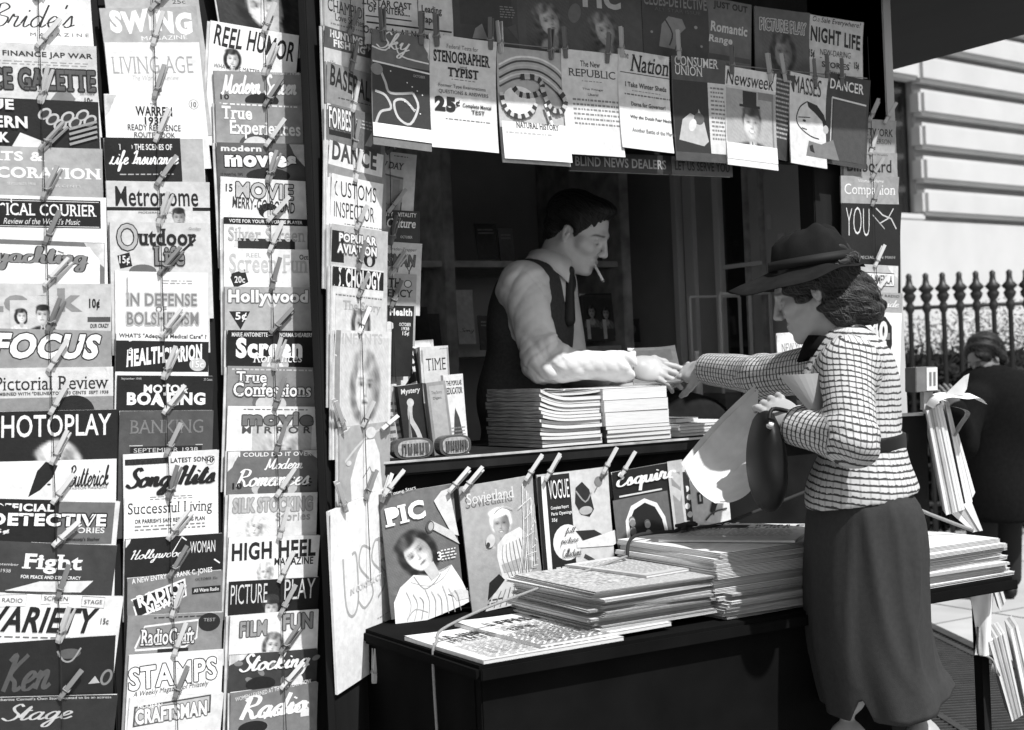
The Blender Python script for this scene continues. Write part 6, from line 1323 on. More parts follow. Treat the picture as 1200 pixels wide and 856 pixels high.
for s in (-1, 1):
    hp = Vector(hips) + fwd * (.09 * s) + Vector((0, 0, -.06)); kn = Vector((hp.x + .02, hp.y, .60)); an = Vector((hp.x - .01, hp.y, .19))
    legs += [rc(hp, kn, .085, .058, .03), rc(kn, an, .058, .040, .03), rc(an + Vector((0, 0, -.05)), an + rgt * .16 + Vector((0, 0, -.06)), .035, .030, .02)]
headp = head_prims(mH) + [rc(mH @ Vector((-.035, 0, -.05)), Vector(neckL) + Vector((0, 0, -.03)), .055, .060, .03)]
HV = organic(headp, .0022)
shrink = lambda L: [(p[0], p[1], p[2], p[3], p[4]) for p in L]
BV = organic(torso + armN + armF + legs, .011, None, -.012)
hN = handframe(wN, C3(792, 440, 4.07), Vector((.0, 0, 1)) * .55 - fwd * .8)
hF = handframe(wF, C3(752, 456, 4.27), Vector((0, 0, 1)) - fwd * .2)
N1 = organic(hand_prims(hN, [.15, .3, .45, .6], thumb=.4), .0018)
N2 = organic(hand_prims(hF, .35, thumb=.3), .0022)
tb = lin(.80)
manR, mI = person('person', 'dark-haired young man in white shirt and dark vest leaning over the counter, cigarette in mouth', (hips.x, hips.y, .10),
                  [HV, BV, N1, N2], [skin_tones(HV[0], mH, tb, brow=.22, lip=.7), tb, tb * .7, tb * .7])
hr = lambda *a: (lambda x, y, z, rx, ry, rz, k=.012, op='u': el(mH @ Vector((x, y, z)), (rx, ry, rz), np.array(mH.to_3x3()), k, op))(*a)
hairp = [hr(-.022, 0, .046, .102, .0805, .080), hr(.040, 0, .098, .050, .055, .026), hr(-.062, 0, -.01, .05, .066, .06), hr(.005, .074, .012, .022, .012, .03), hr(.005, -.074, .012, .022, .012, .03),
         hr(.098, 0, .008, .062, .068, .064, .012, 's'), hr(.050, 0, -.06, .075, .1, .080, .012, 's'), hr(-.006, .088, -.012, .024, .03, .034, .008, 's'), hr(-.006, -.088, -.012, .024, .03, .034, .008, 's')]
V, F = organic(hairp, .0026, lambda P: .0016 * np.sin(((P - vv(mH.col[3][:3])) @ np.array(mH.col[1][:3])) * 420))
ho = link('hair', fastmesh('hair', V, F), HAIR, manR, mI)
HAIRS = mat('hair_strand', .022, .4, .5)
strands(V, F, mH, 700, lambda l: (-1, 0, .25 - 1.5 * max(0, -l[0])), .10, 1, lambda L: L[:, 2] > -.04, .2, .0007).build('strands', HAIRS, ho, None, True)
SHIRT = mat('white_shirt', .62, .85, .08, noise=.12, nscale=22, bump=.15, bscale=300)
VEST = mat('dark_wool_vest', .055, .9, .1, noise=.25, nscale=120, bump=.25, bscale=400)
af = (Vector(wN) - Vector(eN)).normalized()
def armfold(P):
    tot = np.zeros(len(P))
    for (A_, B_, fr, am, ph) in ((sN, eN, 70, .0042, .4), (eN, wN, 64, .0044, 1.7)):
        A_, B_ = vv(A_), vv(B_); ba = B_ - A_; L = np.linalg.norm(ba); ba /= L; q = P - A_; t = q @ ba
        o = np.cross(ba, vv(fwd)); o /= np.linalg.norm(o); o2 = np.cross(ba, o)
        an = np.arctan2(q @ o, q @ o2); rad = np.linalg.norm(q - t[:, None] * ba, axis=1)
        w = np.exp(-(np.clip(np.abs(t - L / 2) - L / 2, 0, 9) / .03) ** 2) * (rad < .09)
        jn = .35 + 1.0 * np.exp(-((t - (L if fr == 70 else 0)) / .08) ** 2) + .6 * np.exp(-((t - (0 if fr == 70 else L)) / .05) ** 2)
        rid = lambda z: 1 - 2 * np.abs(np.sin(z)) ** .7
        tot += w * am * jn * (rid(fr * .5 * t + 1.3 * an + ph + .9 * np.sin(19 * t + 2 * an)) + .7 * rid(fr * .33 * t - 2.1 * an + 2 * ph) + .35 * rid(fr * 1.3 * t + 2.6 * an))
    return tot + folds(.0018, 30, 3)(P)
cuffc = Vector(wN) - af * .01
shirtp = torso + armN + armF + [rc(Vector(wN) - af * .075, Vector(wN) + af * .012, .0385, .038, .012), half(Vector(wN) + af * .0, af, Vector(wN) + af * .06, .062),
          el(Vector(mH @ Vector((-.03, 0, -.115))) , (.062, .062, .055), None, .012, 's')]
V, F = organic(shirtp, .0034, armfold, .003, 2)
link('shirt', fastmesh('shirt', V, F), SHIRT, manR, mI)
# collar: a folded band round the neck
def band(c0, ax, rad, z0, z1, th, open_dir, gap, name, m, parent, I, flare=0.0):
    ax = Vector(ax).normalized(); x = (Vector(open_dir) - ax * Vector(open_dir).dot(ax)).normalized(); y = ax.cross(x); V = []; n = 40
    for i in range(n + 1):
        a = gap + (2 * math.pi - 2 * gap) * i / n; e = abs(math.cos(a / 1.0)) if False else 0
        fr = max(0, math.cos(a)) ** 2
        for (r_, z_) in ((rad, z0), (rad * .98, z1), (rad + th, z1 + .002), (rad + th + flare, z0 - .012 - .02 * fr), (rad + flare + th * .4, z0 - .012 - .02 * fr)):
            V.append(Vector(c0) + ax * z_ + (x * math.cos(a) + y * math.sin(a)) * r_)
    F = []
    for i in range(n):
        for j in range(5): F.append((i * 5 + j, (i + 1) * 5 + j, (i + 1) * 5 + (j + 1) % 5, i * 5 + (j + 1) % 5))
    F += [(4, 3, 2, 1, 0), tuple(n * 5 + j for j in range(5))]
    return link(name, mkmesh(name, V, F, smooth=True), m, parent, I)
nax = (Vector(mH @ Vector((-.04, 0, -.06))) - Vector(neckL)).normalized()
cax = (nax * .8 + Vector((0, 0, 1)) * .4 - rgt * .0).normalized()
fdir = rgt * .9 - fwd * .42
band(Vector(neckL) + nax * .005 + fdir * .004, cax, .068, -.01, .032, .006, fdir, .12, 'collar', SHIRT, manR, mI, .012)
vestp = torso + [rc(Vector(sN) + (Vector(sN) - Vector(chest)) * .12 - fwd * .05, eN - fwd * .03, .068, .062, .02, 's'), rc(Vector(sF) + (Vector(sF) - Vector(chest)) * .30, eF, .07, .062, .02, 's'),
        rc(Vector(neckL) + fdir * .10 + Vector((0, 0, .04)), Vector(chest) + fdir * .17 + Vector((0, 0, -.06)), .070, .012, .012, 's'), el(Vector(neckL) + Vector((0, 0, .03)), (.075, .075, .06), None, .01, 's')]
V, F = organic(vestp, .0055, folds(.0025, 30, 8), .011)
link('vest', fastmesh('vest', V, F), VEST, manR, mI)
V, F = organic(legs + [el(hips, (.11, .165, .15), tdir, .06)], .011, folds(.004, 25, 9), .010)
link('trousers', fastmesh('trousers', V, F), mat('dark_trousers', .02, .9, .1), manR, mI)
k0 = Vector(neckL) + fdir * .078 + cax * -.006
tp = [el(k0, (.016, .016, .017), None, .006), rc(k0 + Vector((0, 0, -.02)), Vector(chest) + fdir * .128 + Vector((0, 0, .02)), .012, .022, .01)]
V, F = organic(tp, .003)
link('necktie', fastmesh('necktie', V, F), mat('dark_tie', .018, .6, .3), manR, mI)
# cigarette between the lips
c0 = mH @ Vector((.088, -.010, -.0692)); cdv = (mH.to_3x3() @ Vector((.80, -.18, -.55))).normalized()
m = MB().tube([c0, c0 + cdv * .062], .0042, 10); cg = empty('cigarette', Matrix.Translation(c0)); tag(cg, 'white cigarette hanging from the leaning man\'s lips', 'cigarette')
m.build('paper', mat('cigarette_paper', .75, .8), cg, Matrix.Translation(-c0), True)
m = MB().tube([c0 + cdv * .0622, c0 + cdv * .067], [.0041, .0032], 10); m.build('ash', mat('grey_ash', .25, .95), cg, Matrix.Translation(-c0), True)
# the magazine he hands over
hc = [C3(742, 452, 4.06), C3(800, 449, 4.06), C3(770, 409, 4.20), C3(718, 413, 4.20)]
ex = (hc[1] - hc[0]).normalized(); ey0 = (hc[2] - hc[1]).normalized(); nz = ex.cross(ey0).normalized(); ey = nz.cross(ex)
c = Cover((hc[1] - hc[0]).length, (hc[2] - hc[1]).length * 1.0, .40); draw(c, [('R', .0, .9, .1, .5, .34), ('R', .2, .8, .55, .8, .45)])
SHX = Matrix(((1, (hc[2] - hc[1]).dot(ex) / max(.01, (hc[2] - hc[1]).dot(ey)), 0, 0), (0, 1, 0, 0), (0, 0, 1, 0), (0, 0, 0, 1)))
magazine(c, frame((hc[0] + hc[1]) / 2, ex, ey, nz), 'grey magazine passing from the man\'s hand to the woman\'s hand', None, .006, .004, .004)

# ---------------------------------------------------------------- the customer
wface = -rgt * .95 + fwd * .30
wH = headframe(C3(953, 341, 3.42), wface, R(17), R(-3))
wneck = C3(985, 400, 3.40)
wl = (-(fwd) * .95 - rgt * .30).normalized()               # her left: towards the camera
wt = np.array(frame(Vector((0, 0, 0)), Vector(wface).normalized(), Vector(wl), Vector((0, 0, 1))).to_3x3())
wsN, weN, wwN = C3(992, 431, 3.23), C3(1000, 519, 3.12), C3(931, 498, 3.27)
wsF, weF, wwF = C3(966, 432, 3.54), C3(893, 441, 3.79), C3(828, 432, 4.03)
wch, wwa, whp = C3(1001, 462, 3.38), C3(1013, 525, 3.36), C3(1015, 620, 3.36)
wtorso = [el(wch, (.098, .150, .135), wt, .06), el(wwa, (.076, .118, .09), wt, .06), el(whp, (.122, .165, .15), wt, .07), el(C3(966, 465, 3.36), (.05, .11, .07), wt, .05),
          rc(C3(1000, 424, 3.27), C3(985, 424, 3.50), .058, .058, .05), rc(C3(1000, 430, 3.39), wneck, .07, .050, .04)]
warmN = [rc(wsN, weN, .054, .042, .03), rc(weN, wwN, .043, .034, .025)]
warmF = [rc(wsF, weF, .056, .045, .03), rc(weF, wwF, .046, .034, .025)]
wlegs = []
for s, kx, kz in ((-1, .07, .0), (1, -.04, .0)):
    hp = Vector(whp) + Vector(wl) * (.085 * s * -1) + Vector((0, 0, -.06))
for (kpx, apx, zc) in ((992, 985, 3.30), (1080, 1092, 3.44)):
    hp = C3(1015, 640, zc); kn = C3(kpx, 815, zc); an = C3(apx, 1035, zc); an.z = .10
    wlegs += [rc(hp, kn, .085, .056, .03), rc(kn + Vector((0, 0, -.1)), C3(kpx + 2, 880, zc + .01), .053, .055, .03), rc(C3(kpx + 2, 880, zc), an, .053, .034, .03), rc(an + Vector((0, 0, -.045)), an - rgt * .14 + Vector((0, 0, -.065)), .034, .026, .02)]
whead = head_prims(wH, True, .97) + [rc(wH @ Vector((-.035, 0, -.05)), wneck, .048, .050, .03)]
HV = organic(whead, .0024); BV = organic(wtorso + warmN + warmF + wlegs, .009, None, -.010)
hF2 = handframe(wwF, C3(786, 436, 4.12), Vector((0, 0, 1)) * .6 - fwd * .7)
hN2 = handframe(wwN, C3(900, 468, 3.33), -fwd * .8 - rgt * .2 + Vector((0, 0, .4)))
N1 = organic(hand_prims(hF2, [.35, .5, .6, .7], thumb=.6, sc=.92), .0018); N2 = organic(hand_prims(hN2, [.6, .7, .8, .9], thumb=.5, sc=.9), .0020)
tw = lin(.66)
womR, wI = person('person', 'woman in brimmed hat, striped jacket and dark skirt, reaching towards the vendor', (whp.x, whp.y, 0), [HV, BV, N1, N2], [skin_tones(HV[0], wH, tw, .97, brow=.3), tw * .9, tw, tw])
wh = lambda x, y, z, rx, ry, rz, k=.014, op='u': el(wH @ Vector((x, y, z)), (rx, ry, rz), np.array(wH.to_3x3()), k, op)
hairp = [wh(-.022, 0, .036, .104, .084, .082), wh(-.078, 0, -.05, .062, .078, .062), wh(-.098, 0, -.082, .046, .068, .040), wh(-.045, .058, -.055, .045, .030, .050), wh(-.045, -.058, -.055, .045, .030, .050), wh(.02, .066, .025, .04, .022, .04),
         wh(.098, 0, -.02, .062, .075, .10, .012, 's'), wh(.045, 0, -.09, .075, .12, .085, .012, 's'), wh(.000, .092, -.014, .022, .026, .028, .008, 's')]
V, F = organic(hairp, .0028, lambda P: .0025 * np.sin(150 * (P @ np.array([.3, .2, .9])) + 3 * np.sin(40 * (P @ np.array([.8, -.5, .1])))) + .003 * np.sin(95 * (P @ np.array([-.7, .5, .5])) + 2 * np.sin(60 * P[:, 2])) + .0015 * np.sin(420 * (P @ np.array([.2, .3, .6]))))
WHAIR = mat('brown_hair', .018, .6, .25, noise=.5, nscale=50, bump=.6, bscale=120, stretch=(1, 1, .3))
ho = link('hair', fastmesh('hair', V, F), WHAIR, womR, wI)
WS = mat('brown_hair_strand', .05, .4, .5)
strands(V, F, wH, 900, lambda l: (-.55, 0, -.9), .10, 2, lambda L: (L[:, 2] < .06), .75, .0008).build('strands', WS, ho, None, True)
# hat: tall soft crown and a wide drooping brim
ht = wH @ Matrix.Translation((-.020, 0, .052)) @ Matrix.Rotation(R(-11), 4, 'Y')
HATM = mat('dark_felt', .012, .95, .08, noise=.3, nscale=30, bump=.2, bscale=300)
V = []; n = 64; rows = []
prof = [(.0, .108), (.030, .109), (.055, .103), (.074, .088), (.086, .062), (.093, .030), (.097, .004), (.104, -.004), (.125, -.006), (.150, -.008), (.172, -.012), (.1735, -.0145), (.150, -.011), (.120, -.009), (.098, -.007)]
for (r_, z_) in prof:
    for i in range(n):
        a = 2 * math.pi * i / n; c_, s_ = math.cos(a), math.sin(a)
        ex_ = 1.12 if c_ > 0 else 1.02
        if r_ > .1: ex_ = 1.12 + .16 * max(0, c_) - .40 * max(0, -c_)
        x = r_ * c_ * ex_ * .95; y = r_ * s_ * .93; z = z_ * .92 + (.010 * math.sin(3 * a + 2) + .006 * math.sin(7 * a)) * (1 if z_ > .05 else .3) * (r_ / .1)
        if r_ > .1:
            q = (r_ - .1) / .073; z += q * (-.022 * max(0, c_) ** 1.5 + .006 * max(0, -c_) - .016 * s_ * s_ + .004 * math.sin(3 * a + 1))
        else: z += -.012 * math.exp(-((y / .03) ** 2)) * (1 if z_ > .08 else 0) + .012 * (x / .1) * (z_ / .1) * -.4
        V.append(ht @ Vector((x, y, z)))
F = [(j * n + i, j * n + (i + 1) % n, (j + 1) * n + (i + 1) % n, (j + 1) * n + i) for j in range(len(prof) - 1) for i in range(n)]
hat = link('hat', mkmesh('hat', V, F, smooth=True), HATM, womR, wI)
V = []
for (r_, z_) in ((.0985, .006), (.0965, .030), (.0995, .031), (.1015, .006)):
    for i in range(n):
        a = 2 * math.pi * i / n; c_ = math.cos(a); ex_ = 1.12 if c_ > 0 else 1.02; V.append(ht @ Vector((r_ * c_ * ex_ * .955, r_ * math.sin(a) * .935, z_ * .92)))
link('ribbon', mkmesh('ribbon', V, [(j * n + i, j * n + (i + 1) % n, ((j + 1) % 4) * n + (i + 1) % n, ((j + 1) % 4) * n + i) for j in range(4) for i in range(n)], smooth=True), mat('dull_ribbon', .010, .7, .2), hat)
# jacket with woven stripes: the stripe coordinate runs down the trunk and along each sleeve
def seg_t(P, a, b):
    a, b = vv(a), vv(b); ba = b - a; L = np.linalg.norm(ba); t = np.clip(((P - a) @ ba) / L ** 2, -.1, 1.1); d = np.linalg.norm(P - a - np.clip(t, 0, 1)[:, None] * ba, axis=1); return t * L, d
def stripes(V):
    u = V[:, 2] * 1.0 + .10 * (V @ vv(rgt)) - .05 * (V @ vv(fwd)); rel = V - vv(wch)
    ang = np.arctan2(rel @ vv(wl), rel @ vv(Vector(wface).normalized())); v = ang * .11
    w = np.zeros(len(V)); dt = np.full(len(V), 9.0)
    for pr in wtorso: dt = np.minimum(dt, pr[1](V))
    best = dt + .012
    for (a, b, ea, eb, off, r0, r1) in ((wsN, weN, .0, .05, .0, .054, .042), (weN, wwN, -.045, .05, .3, .043, .034), (wsF, weF, .0, .05, .1, .056, .045), (weF, wwF, -.045, .05, .43, .046, .034)):
        a, b = vv(a), vv(b); ba = b - a; Ln = np.linalg.norm(ba); ba /= Ln; q = V - a; t = q @ ba; tc_ = np.clip(t, -ea if ea else 0, Ln + eb)
        if ea < 0: tc_ = np.clip(t, -ea, Ln + eb)
        d = np.linalg.norm(q - tc_[:, None] * ba, axis=1) - (r0 + (r1 - r0) * np.clip(t / Ln, 0, 1))
        o = Vector(ba).orthogonal().normalized(); o2 = Vector(ba).cross(o); an = np.arctan2(q @ vv(o), q @ vv(o2)) * .05
        m_ = d < best; best = np.where(m_, d, best); u = np.where(m_, (t + off) if off else V[:, 2] + .25 * (V @ vv(rgt)) + .012 * np.sin(30 * (V @ vv(fwd))), u); v = np.where(m_, an, v); w = np.where(m_, 1, w)
    return np.stack([u, v, w], 1)
def jd(P):
    tot = folds(.0022, 30, 5)(P); rid = lambda z: 1 - 2 * np.abs(np.sin(z)) ** .7
    q = P - vv(weN); d = np.linalg.norm(q, axis=1); tot = tot + .0042 * np.exp(-(d / .085) ** 2) * rid(58 * (q @ np.array([.2, .3, .93])) + 14 * (q @ vv(rgt)))
    q = P - vv(wwa); tot = tot + .0026 * np.exp(-((q[:, 2] - .035) / .05) ** 2) * rid(26 * (q @ vv(rgt)) + 22 * q[:, 2])
    q = P - vv(weF); tot = tot + .0030 * np.exp(-(np.linalg.norm(q, axis=1) / .1) ** 2) * rid(45 * (q @ vv(rgt)) + 20 * q[:, 2])
    return tot
hem_p = C3(1010, 584, 3.36); hem_n = Vector((0, 0, -1)) + rgt * .13
jack = [wtorso[0], wtorso[1], el(C3(1011, 584, 3.36), (.124, .165, .12), wt, .06), wtorso[3], wtorso[4], wtorso[5]] + warmN + warmF + [
    half(hem_p, hem_n, Vector(hem_p) + Vector((0, 0, -.16)), .26), half(wwN, Vector(wwN) - Vector(weN), Vector(wwN) + (Vector(wwN) - Vector(weN)).normalized() * .05, .055), half(wwF, Vector(wwF) - Vector(weF), Vector(wwF) + (Vector(wwF) - Vector(weF)).normalized() * .05, .055),
    rc(Vector(wneck) + Vector((0, 0, .05)), Vector(wneck) + Vector(wface).normalized() * .075 + Vector((0, 0, -.02)), .056, .045, .01, 's')]
V, F = organic(jack, .0042, jd, .009)
JM = bpy.data.materials.new('striped_wool'); JM.use_nodes = True; n_ = JM.node_tree; b_ = n_.nodes['Principled BSDF']; b_.inputs['Roughness'].default_value = .9; b_.inputs['Specular IOR Level'].default_value = .1
at = n_.nodes.new('ShaderNodeAttribute'); at.attribute_name = 'pat'; sp = n_.nodes.new('ShaderNodeSeparateXYZ'); n_.links.new(at.outputs['Vector'], sp.inputs[0])
tcn = n_.nodes.new('ShaderNodeTexCoord')
def mth(op, a, b=None, c=None):
    q = n_.nodes.new('ShaderNodeMath'); q.operation = op
    for i, s in enumerate((a, b, c)):
        if s is None: continue
        if isinstance(s, (int, float)): q.inputs[i].default_value = s
        else: n_.links.new(s, q.inputs[i])
    return q.outputs[0]
nz1 = n_.nodes.new('ShaderNodeTexNoise'); nz1.inputs['Scale'].default_value = 22; nz1.inputs['Detail'].default_value = 3; n_.links.new(tcn.outputs['Object'], nz1.inputs['Vector'])
nz2 = n_.nodes.new('ShaderNodeTexNoise'); nz2.inputs['Scale'].default_value = 130; nz2.inputs['Detail'].default_value = 2; n_.links.new(tcn.outputs['Object'], nz2.inputs['Vector'])
uu = mth('ADD', sp.outputs[0], mth('MULTIPLY', mth('SUBTRACT', nz1.outputs['Fac'], .5), .007))
fr = mth('FRACT', mth('DIVIDE', uu, .0148)); wdt = mth('ADD', .31, mth('MULTIPLY', mth('SUBTRACT', nz2.outputs['Fac'], .5), .6))
st = mth('LESS_THAN', fr, wdt)
fr2 = mth('FRACT', mth('DIVIDE', sp.outputs[1], .013)); st2 = mth('LESS_THAN', fr2, .22)
dk = mth('MAXIMUM', mth('MULTIPLY', st, .95), mth('MULTIPLY', st2, mth('ADD', .28, mth('MULTIPLY', sp.outputs[2], .34))))
mxx = n_.nodes.new('ShaderNodeMix'); mxx.data_type = 'RGBA'; mxx.inputs[6].default_value = (.47, .47, .47, 1); mxx.inputs[7].default_value = (.03, .03, .03, 1)
n_.links.new(dk, mxx.inputs['Factor']); n_.links.new(mxx.outputs[2], b_.inputs['Base Color'])
link('jacket', fastmesh('jacket', V, F, None, stripes(V)), JM, womR, wI)
DKW = mat('black_wool', .007, .9, .05, noise=.3, nscale=60)
# dark lapel collar and belt
wax = (Vector(wH @ Vector((-.03, 0, -.06))) - Vector(wneck)).normalized()
band(Vector(wneck) + wax * -.012 + Vector(wface) * .012, (wax + Vector((0, 0, .5)) - Vector(wface) * .35).normalized(), .066, -.014, .018, .007, Vector(wface), .2, 'collar', DKW, womR, wI, .018)
lp = [rc(C3(983, 398, 3.325), C3(951, 447, 3.30), .008, .012, .01), rc(C3(951, 447, 3.30), C3(942, 486, 3.29), .012, .008, .01)]
V, F = organic([el((C3(966, 424, 3.30)), (.055, .010, .016), np.array(frame(Vector((0,0,0)), (C3(944, 450, 3.28) - C3(984, 398, 3.31)).normalized(), (-fwd).cross((C3(944, 450, 3.28) - C3(984, 398, 3.31)).normalized()).normalized(), -fwd).to_3x3()), .01)] + lp, .004)
link('lapel', fastmesh('lapel', V, F), DKW, womR, wI)
beltp = [el(wwa, (.078, .120, .5), wt, .02), half(C3(1013, 511, 3.36), Vector((0, 0, 1)) - rgt * .06, C3(1013, 511, 3.36) + Vector((0, 0, .3)), .302), half(C3(1013, 529, 3.36), Vector((0, 0, -1)) + rgt * .06, C3(1013, 529, 3.36) + Vector((0, 0, -.4)), .402)]
V, F = organic([(a, f, np.maximum(lo, vv(wwa) - .25), np.minimum(hi, vv(wwa) + .25), k) if a == 'u' else (a, f, lo, hi, k) for a, f, lo, hi, k in beltp], .004, None, .0185)
link('belt', fastmesh('belt', V, F), mat('black_leather', .007, .55, .25), womR, wI)
# skirt
SK = mat('dark_wool_skirt', .034, .9, .15, noise=.15, nscale=90, bump=.2, bscale=500)
rows = [(545, 978, 1046), (575, 958, 1062), (600, 948, 1076), (640, 945, 1082), (680, 944, 1083), (720, 945, 1085), (755, 948, 1090), (780, 953, 1097), (803, 958, 1106), (826, 964, 1112)]
V = []; n = 96; rr_ = catmull([(y, a, b) for y, a, b in rows], 3)
for j, rw in enumerate(rr_):
    y, a, b = rw; f = j / (len(rr_) - 1); c0 = C3((a + b) / 2, y, 3.36); hw = (b - a) / 2 / FPX * 3.36; dp = (.125 + .04 * min(1, f * 6)) + .035 * f
    for i in range(n):
        t = 2 * math.pi * i / n; c_, s_ = math.cos(t), math.sin(t)
        fold = .010 * f ** 1.5 * math.sin(5 * t + .8 + 1.2 * f) + 0.004 * f * math.sin(11 * t + 2) + .010 * math.sin(math.pi * min(1, f * 1.3)) * math.exp(-((t - 5.1 - .5 * f) / .16) ** 2)
        for (tc0, sl_, wd_, am_) in ((4.5, .8, .10, .011), (5.3, -.55, .08, .013), (5.75, -.3, .09, .010), (4.95, .45, .06, .009), (4.2, -.3, .07, .007)):
            fold += am_ * math.sin(math.pi * min(1, f * 1.15)) * math.exp(-((t - tc0 - sl_ * (f - .3)) / wd_) ** 2)
        p = c0 + rgt * (c_ * (hw + fold)) + fwd * (s_ * (dp + fold))
        hz = 0
        if f > .8:
            q = (f - .8) / .2; hz += q * (.060 * max(0, 1 - abs(((t - 4.03 + math.pi) % (2 * math.pi)) - math.pi) / .17) + .045 * max(0, c_))
        V.append(p + Vector((0, 0, hz)))
L = len(rr_); F = [(j * n + i, j * n + (i + 1) % n, (j + 1) * n + (i + 1) % n, (j + 1) * n + i) for j in range(L - 1) for i in range(n)]
cen = [C3((rw[1] + rw[2]) / 2, rw[0], 3.36) for rw in rr_]
V2 = [V[k] + (cen[k // n] - V[k]).normalized() * .006 for k in range(len(V))]; N = len(V)
F += [tuple(N + i for i in f[::-1]) for f in F] + [((L - 1) * n + i, (L - 1) * n + (i + 1) % n, N + (L - 1) * n + (i + 1) % n, N + (L - 1) * n + i) for i in range(n)]
link('skirt', mkmesh('skirt', V + V2, F, smooth=True), SK, womR, wI)
sh = []
for (apx, zc) in ((985, 3.30), (1092, 3.44)):
    an = C3(apx, 1035, zc); an.z = .10; sh += [rc(an + Vector((0, 0, -.04)), an - rgt * .15 + Vector((0, 0, -.068)), .038, .030, .02), rc(an + rgt * .02 + Vector((0, 0, -.05)), an + rgt * .025 + Vector((0, 0, -.097)), .018, .014, .01)]
V, F = organic(sh, .006); V[:, 2] = np.maximum(V[:, 2], .006)
for nm, sel in (('shoe', 0),): link(nm, fastmesh('shoe', V, F), mat('black_leather'), womR, wI)
# folded paper clutched under her arm, and her handbag
V = []; P4 = [(913, 440), (968, 437), (969, 495), (957, 492)]
fr_ = [C3(x, y, 3.235 - .0006 * (968 - x)) for x, y in P4]; 
q = []
for s in (0, 1):
    for i in range(9):
        for j in range(7):
            u, w_ = i / 8, j / 6; p = (fr_[0].lerp(fr_[1], u)).lerp(fr_[3].lerp(fr_[2], u), w_); q.append(p - fwd * (.018 * math.sin(math.pi * u) * (1 - .4 * w_)) + fwd * (s * .008))
F = [(i * 7 + j, (i + 1) * 7 + j, (i + 1) * 7 + j + 1, i * 7 + j + 1) for i in range(8) for j in range(6)]; F += [tuple(63 + k for k in f[::-1]) for f in F]
for i in range(8): F += [(i * 7, 63 + i * 7, 63 + (i + 1) * 7, (i + 1) * 7), (i * 7 + 6, (i + 1) * 7 + 6, 63 + (i + 1) * 7 + 6, 63 + i * 7 + 6)]
for j in range(6): F += [(j, j + 1, 63 + j + 1, 63 + j), (56 + j, 63 + 56 + j, 63 + 56 + j + 1, 56 + j + 1)]
tag(link('folded_paper', mkmesh('folded_paper', q, F, smooth=False), mat('grey_folded_paper', .30, .7, .2, noise=.1, nscale=12)), 'plain grey folded paper clutched under the woman\'s arm', 'paper')
bg0 = C3(898, 545, 3.33); bag = empty('handbag', Matrix.Translation(bg0)); BI = Matrix.Translation(-bg0); tag(bag, 'black leather handbag hanging edge-on from the woman\'s bent forearm', 'handbag')
bt = np.array(frame(Vector((0, 0, 0)), rgt, fwd, Vector((0, 0, 1))).to_3x3())
V, F = organic([el(C3(899, 554, 3.33), (.043, .115, .090), bt, .04), el(C3(897, 514, 3.33), (.031, .11, .068), bt, .04)], .005, folds(.002, 40, 12)); link('body', fastmesh('body', V, F), mat('black_leather'), bag, BI)
m = MB().tube([C3(893, 498, 3.33) - fwd * .11, C3(893, 496, 3.33) + fwd * .11], .006, 8); m.build('frame', STEEL, bag, BI, True)
m = MB().tube(catmull([C3(893, 498, 3.33) - fwd * .09, C3(905, 480, 3.28), C3(928, 484, 3.27), C3(905, 482, 3.36), C3(893, 498, 3.33) + fwd * .09], 5), .005, 8); m.build('strap', mat('black_leather'), bag, BI, True)
m = MB().tube([C3(904, 496, 3.215), C3(903, 500, 3.213)], .006, 8); m.build('clasp', mat('bright_metal', .7, .25, .8), bag, BI, True)

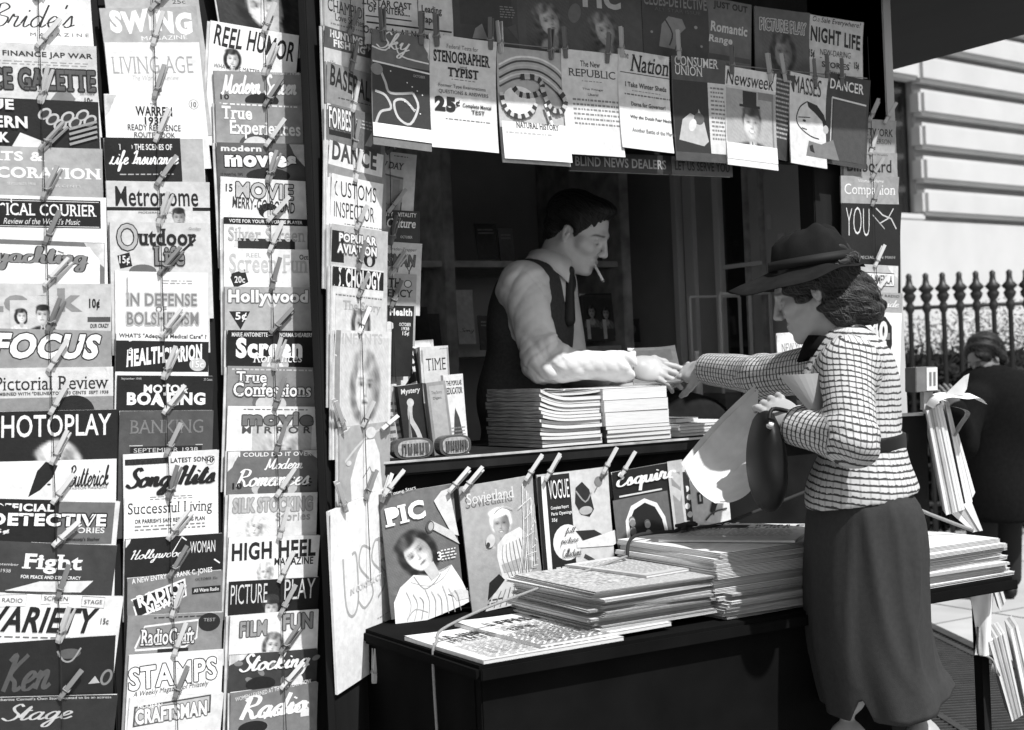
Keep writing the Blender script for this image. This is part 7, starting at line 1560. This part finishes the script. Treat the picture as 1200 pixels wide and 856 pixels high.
# ---------------------------------------------------------------- a passer-by beyond the rack
pH = headframe(C3(1152, 420, 7.6), -rgt * .8 - fwd * .6, R(25))
pb = C3(1160, 500, 7.6)
pt = [el(C3(1168, 500, 7.6), (.20, .2, .30), None, .1), el(C3(1165, 600, 7.6), (.22, .22, .45), None, .1), rc(C3(1150, 455, 7.6), C3(1195, 470, 7.6), .12, .13, .08)]
par = [rc(C3(1140, 470, 7.45), C3(1128, 520, 7.35), .075, .065, .05), rc(C3(1128, 520, 7.35), C3(1120, 480, 7.2), .06, .045, .04)]
HV = organic(head_prims(pH) + [rc(pH @ Vector((-.03, 0, -.05)), C3(1160, 450, 7.6), .055, .06, .03)], .005)
g_ = [rc((pb.x + s * .09, pb.y, .75), (pb.x + s * .1, pb.y, .1), .09, .05, .03) for s in (-1, 1)]
ps = [rc((pb.x + s * .1, pb.y, .06), (pb.x + s * .1 - .10, pb.y - .09, .04), .045, .035, .02) for s in (-1, 1)]
BV = organic(pt[:1] + pt[2:] + par + g_ + [rc(C3(1168, 500, 7.6), (pb.x, pb.y, .80), .16, .15, .05)], .02, None, -.02)
ph = organic(hand_prims(handframe(C3(1120, 480, 7.2), C3(1112, 462, 7.15), -fwd), .5), .004)
pr_, pI = person('person', 'stooping passer-by in a black coat beyond the paper rack, in front of the fence', (pb.x, pb.y, 0), [HV, BV, ph], [skin_tones(HV[0], pH, lin(.5)), lin(.5), lin(.42)])
V, F = organic(pt + par + [half((pb.x, pb.y, .42), (0, 0, -1), (pb.x, pb.y, .12), .36)], .014, folds(.010, 14, 3), .012); link('coat', fastmesh('coat', V, F), DKW, pr_, pI)
V, F = organic(g_, .015, None, .015); link('trousers', fastmesh('trousers', V, F), mat('dark_trousers'), pr_, pI)
V, F = organic(ps, .01); link('shoe', fastmesh('shoe', V, F), mat('black_leather'), pr_, pI)
V, F = organic([el(pH @ Vector((-.025, 0, .045)), (.112, .09, .085), np.array(pH.to_3x3()), .02), el(pH @ Vector((-.075, 0, -.04)), (.06, .085, .08), np.array(pH.to_3x3()), .02), el(pH @ Vector((.105, 0, -.03)), (.07, .08, .09), np.array(pH.to_3x3()), .02, 's'), el(pH @ Vector((.03, 0, -.10)), (.08, .12, .07), np.array(pH.to_3x3()), .02, 's')], .005, lambda P: .007 * np.sin(60 * P[:, 2] + 3 * np.sin(35 * (P @ np.array([.7, .6, .3])))))
ho = link('hair', fastmesh('hair', V, F), HAIR, pr_, pI)
strands(V, F, pH, 350, lambda l: (-.6, 0, -.9), .12, 3, lambda L: L[:, 2] > -.06, .6, .0014).build('strands', HAIRS, ho, None, True)
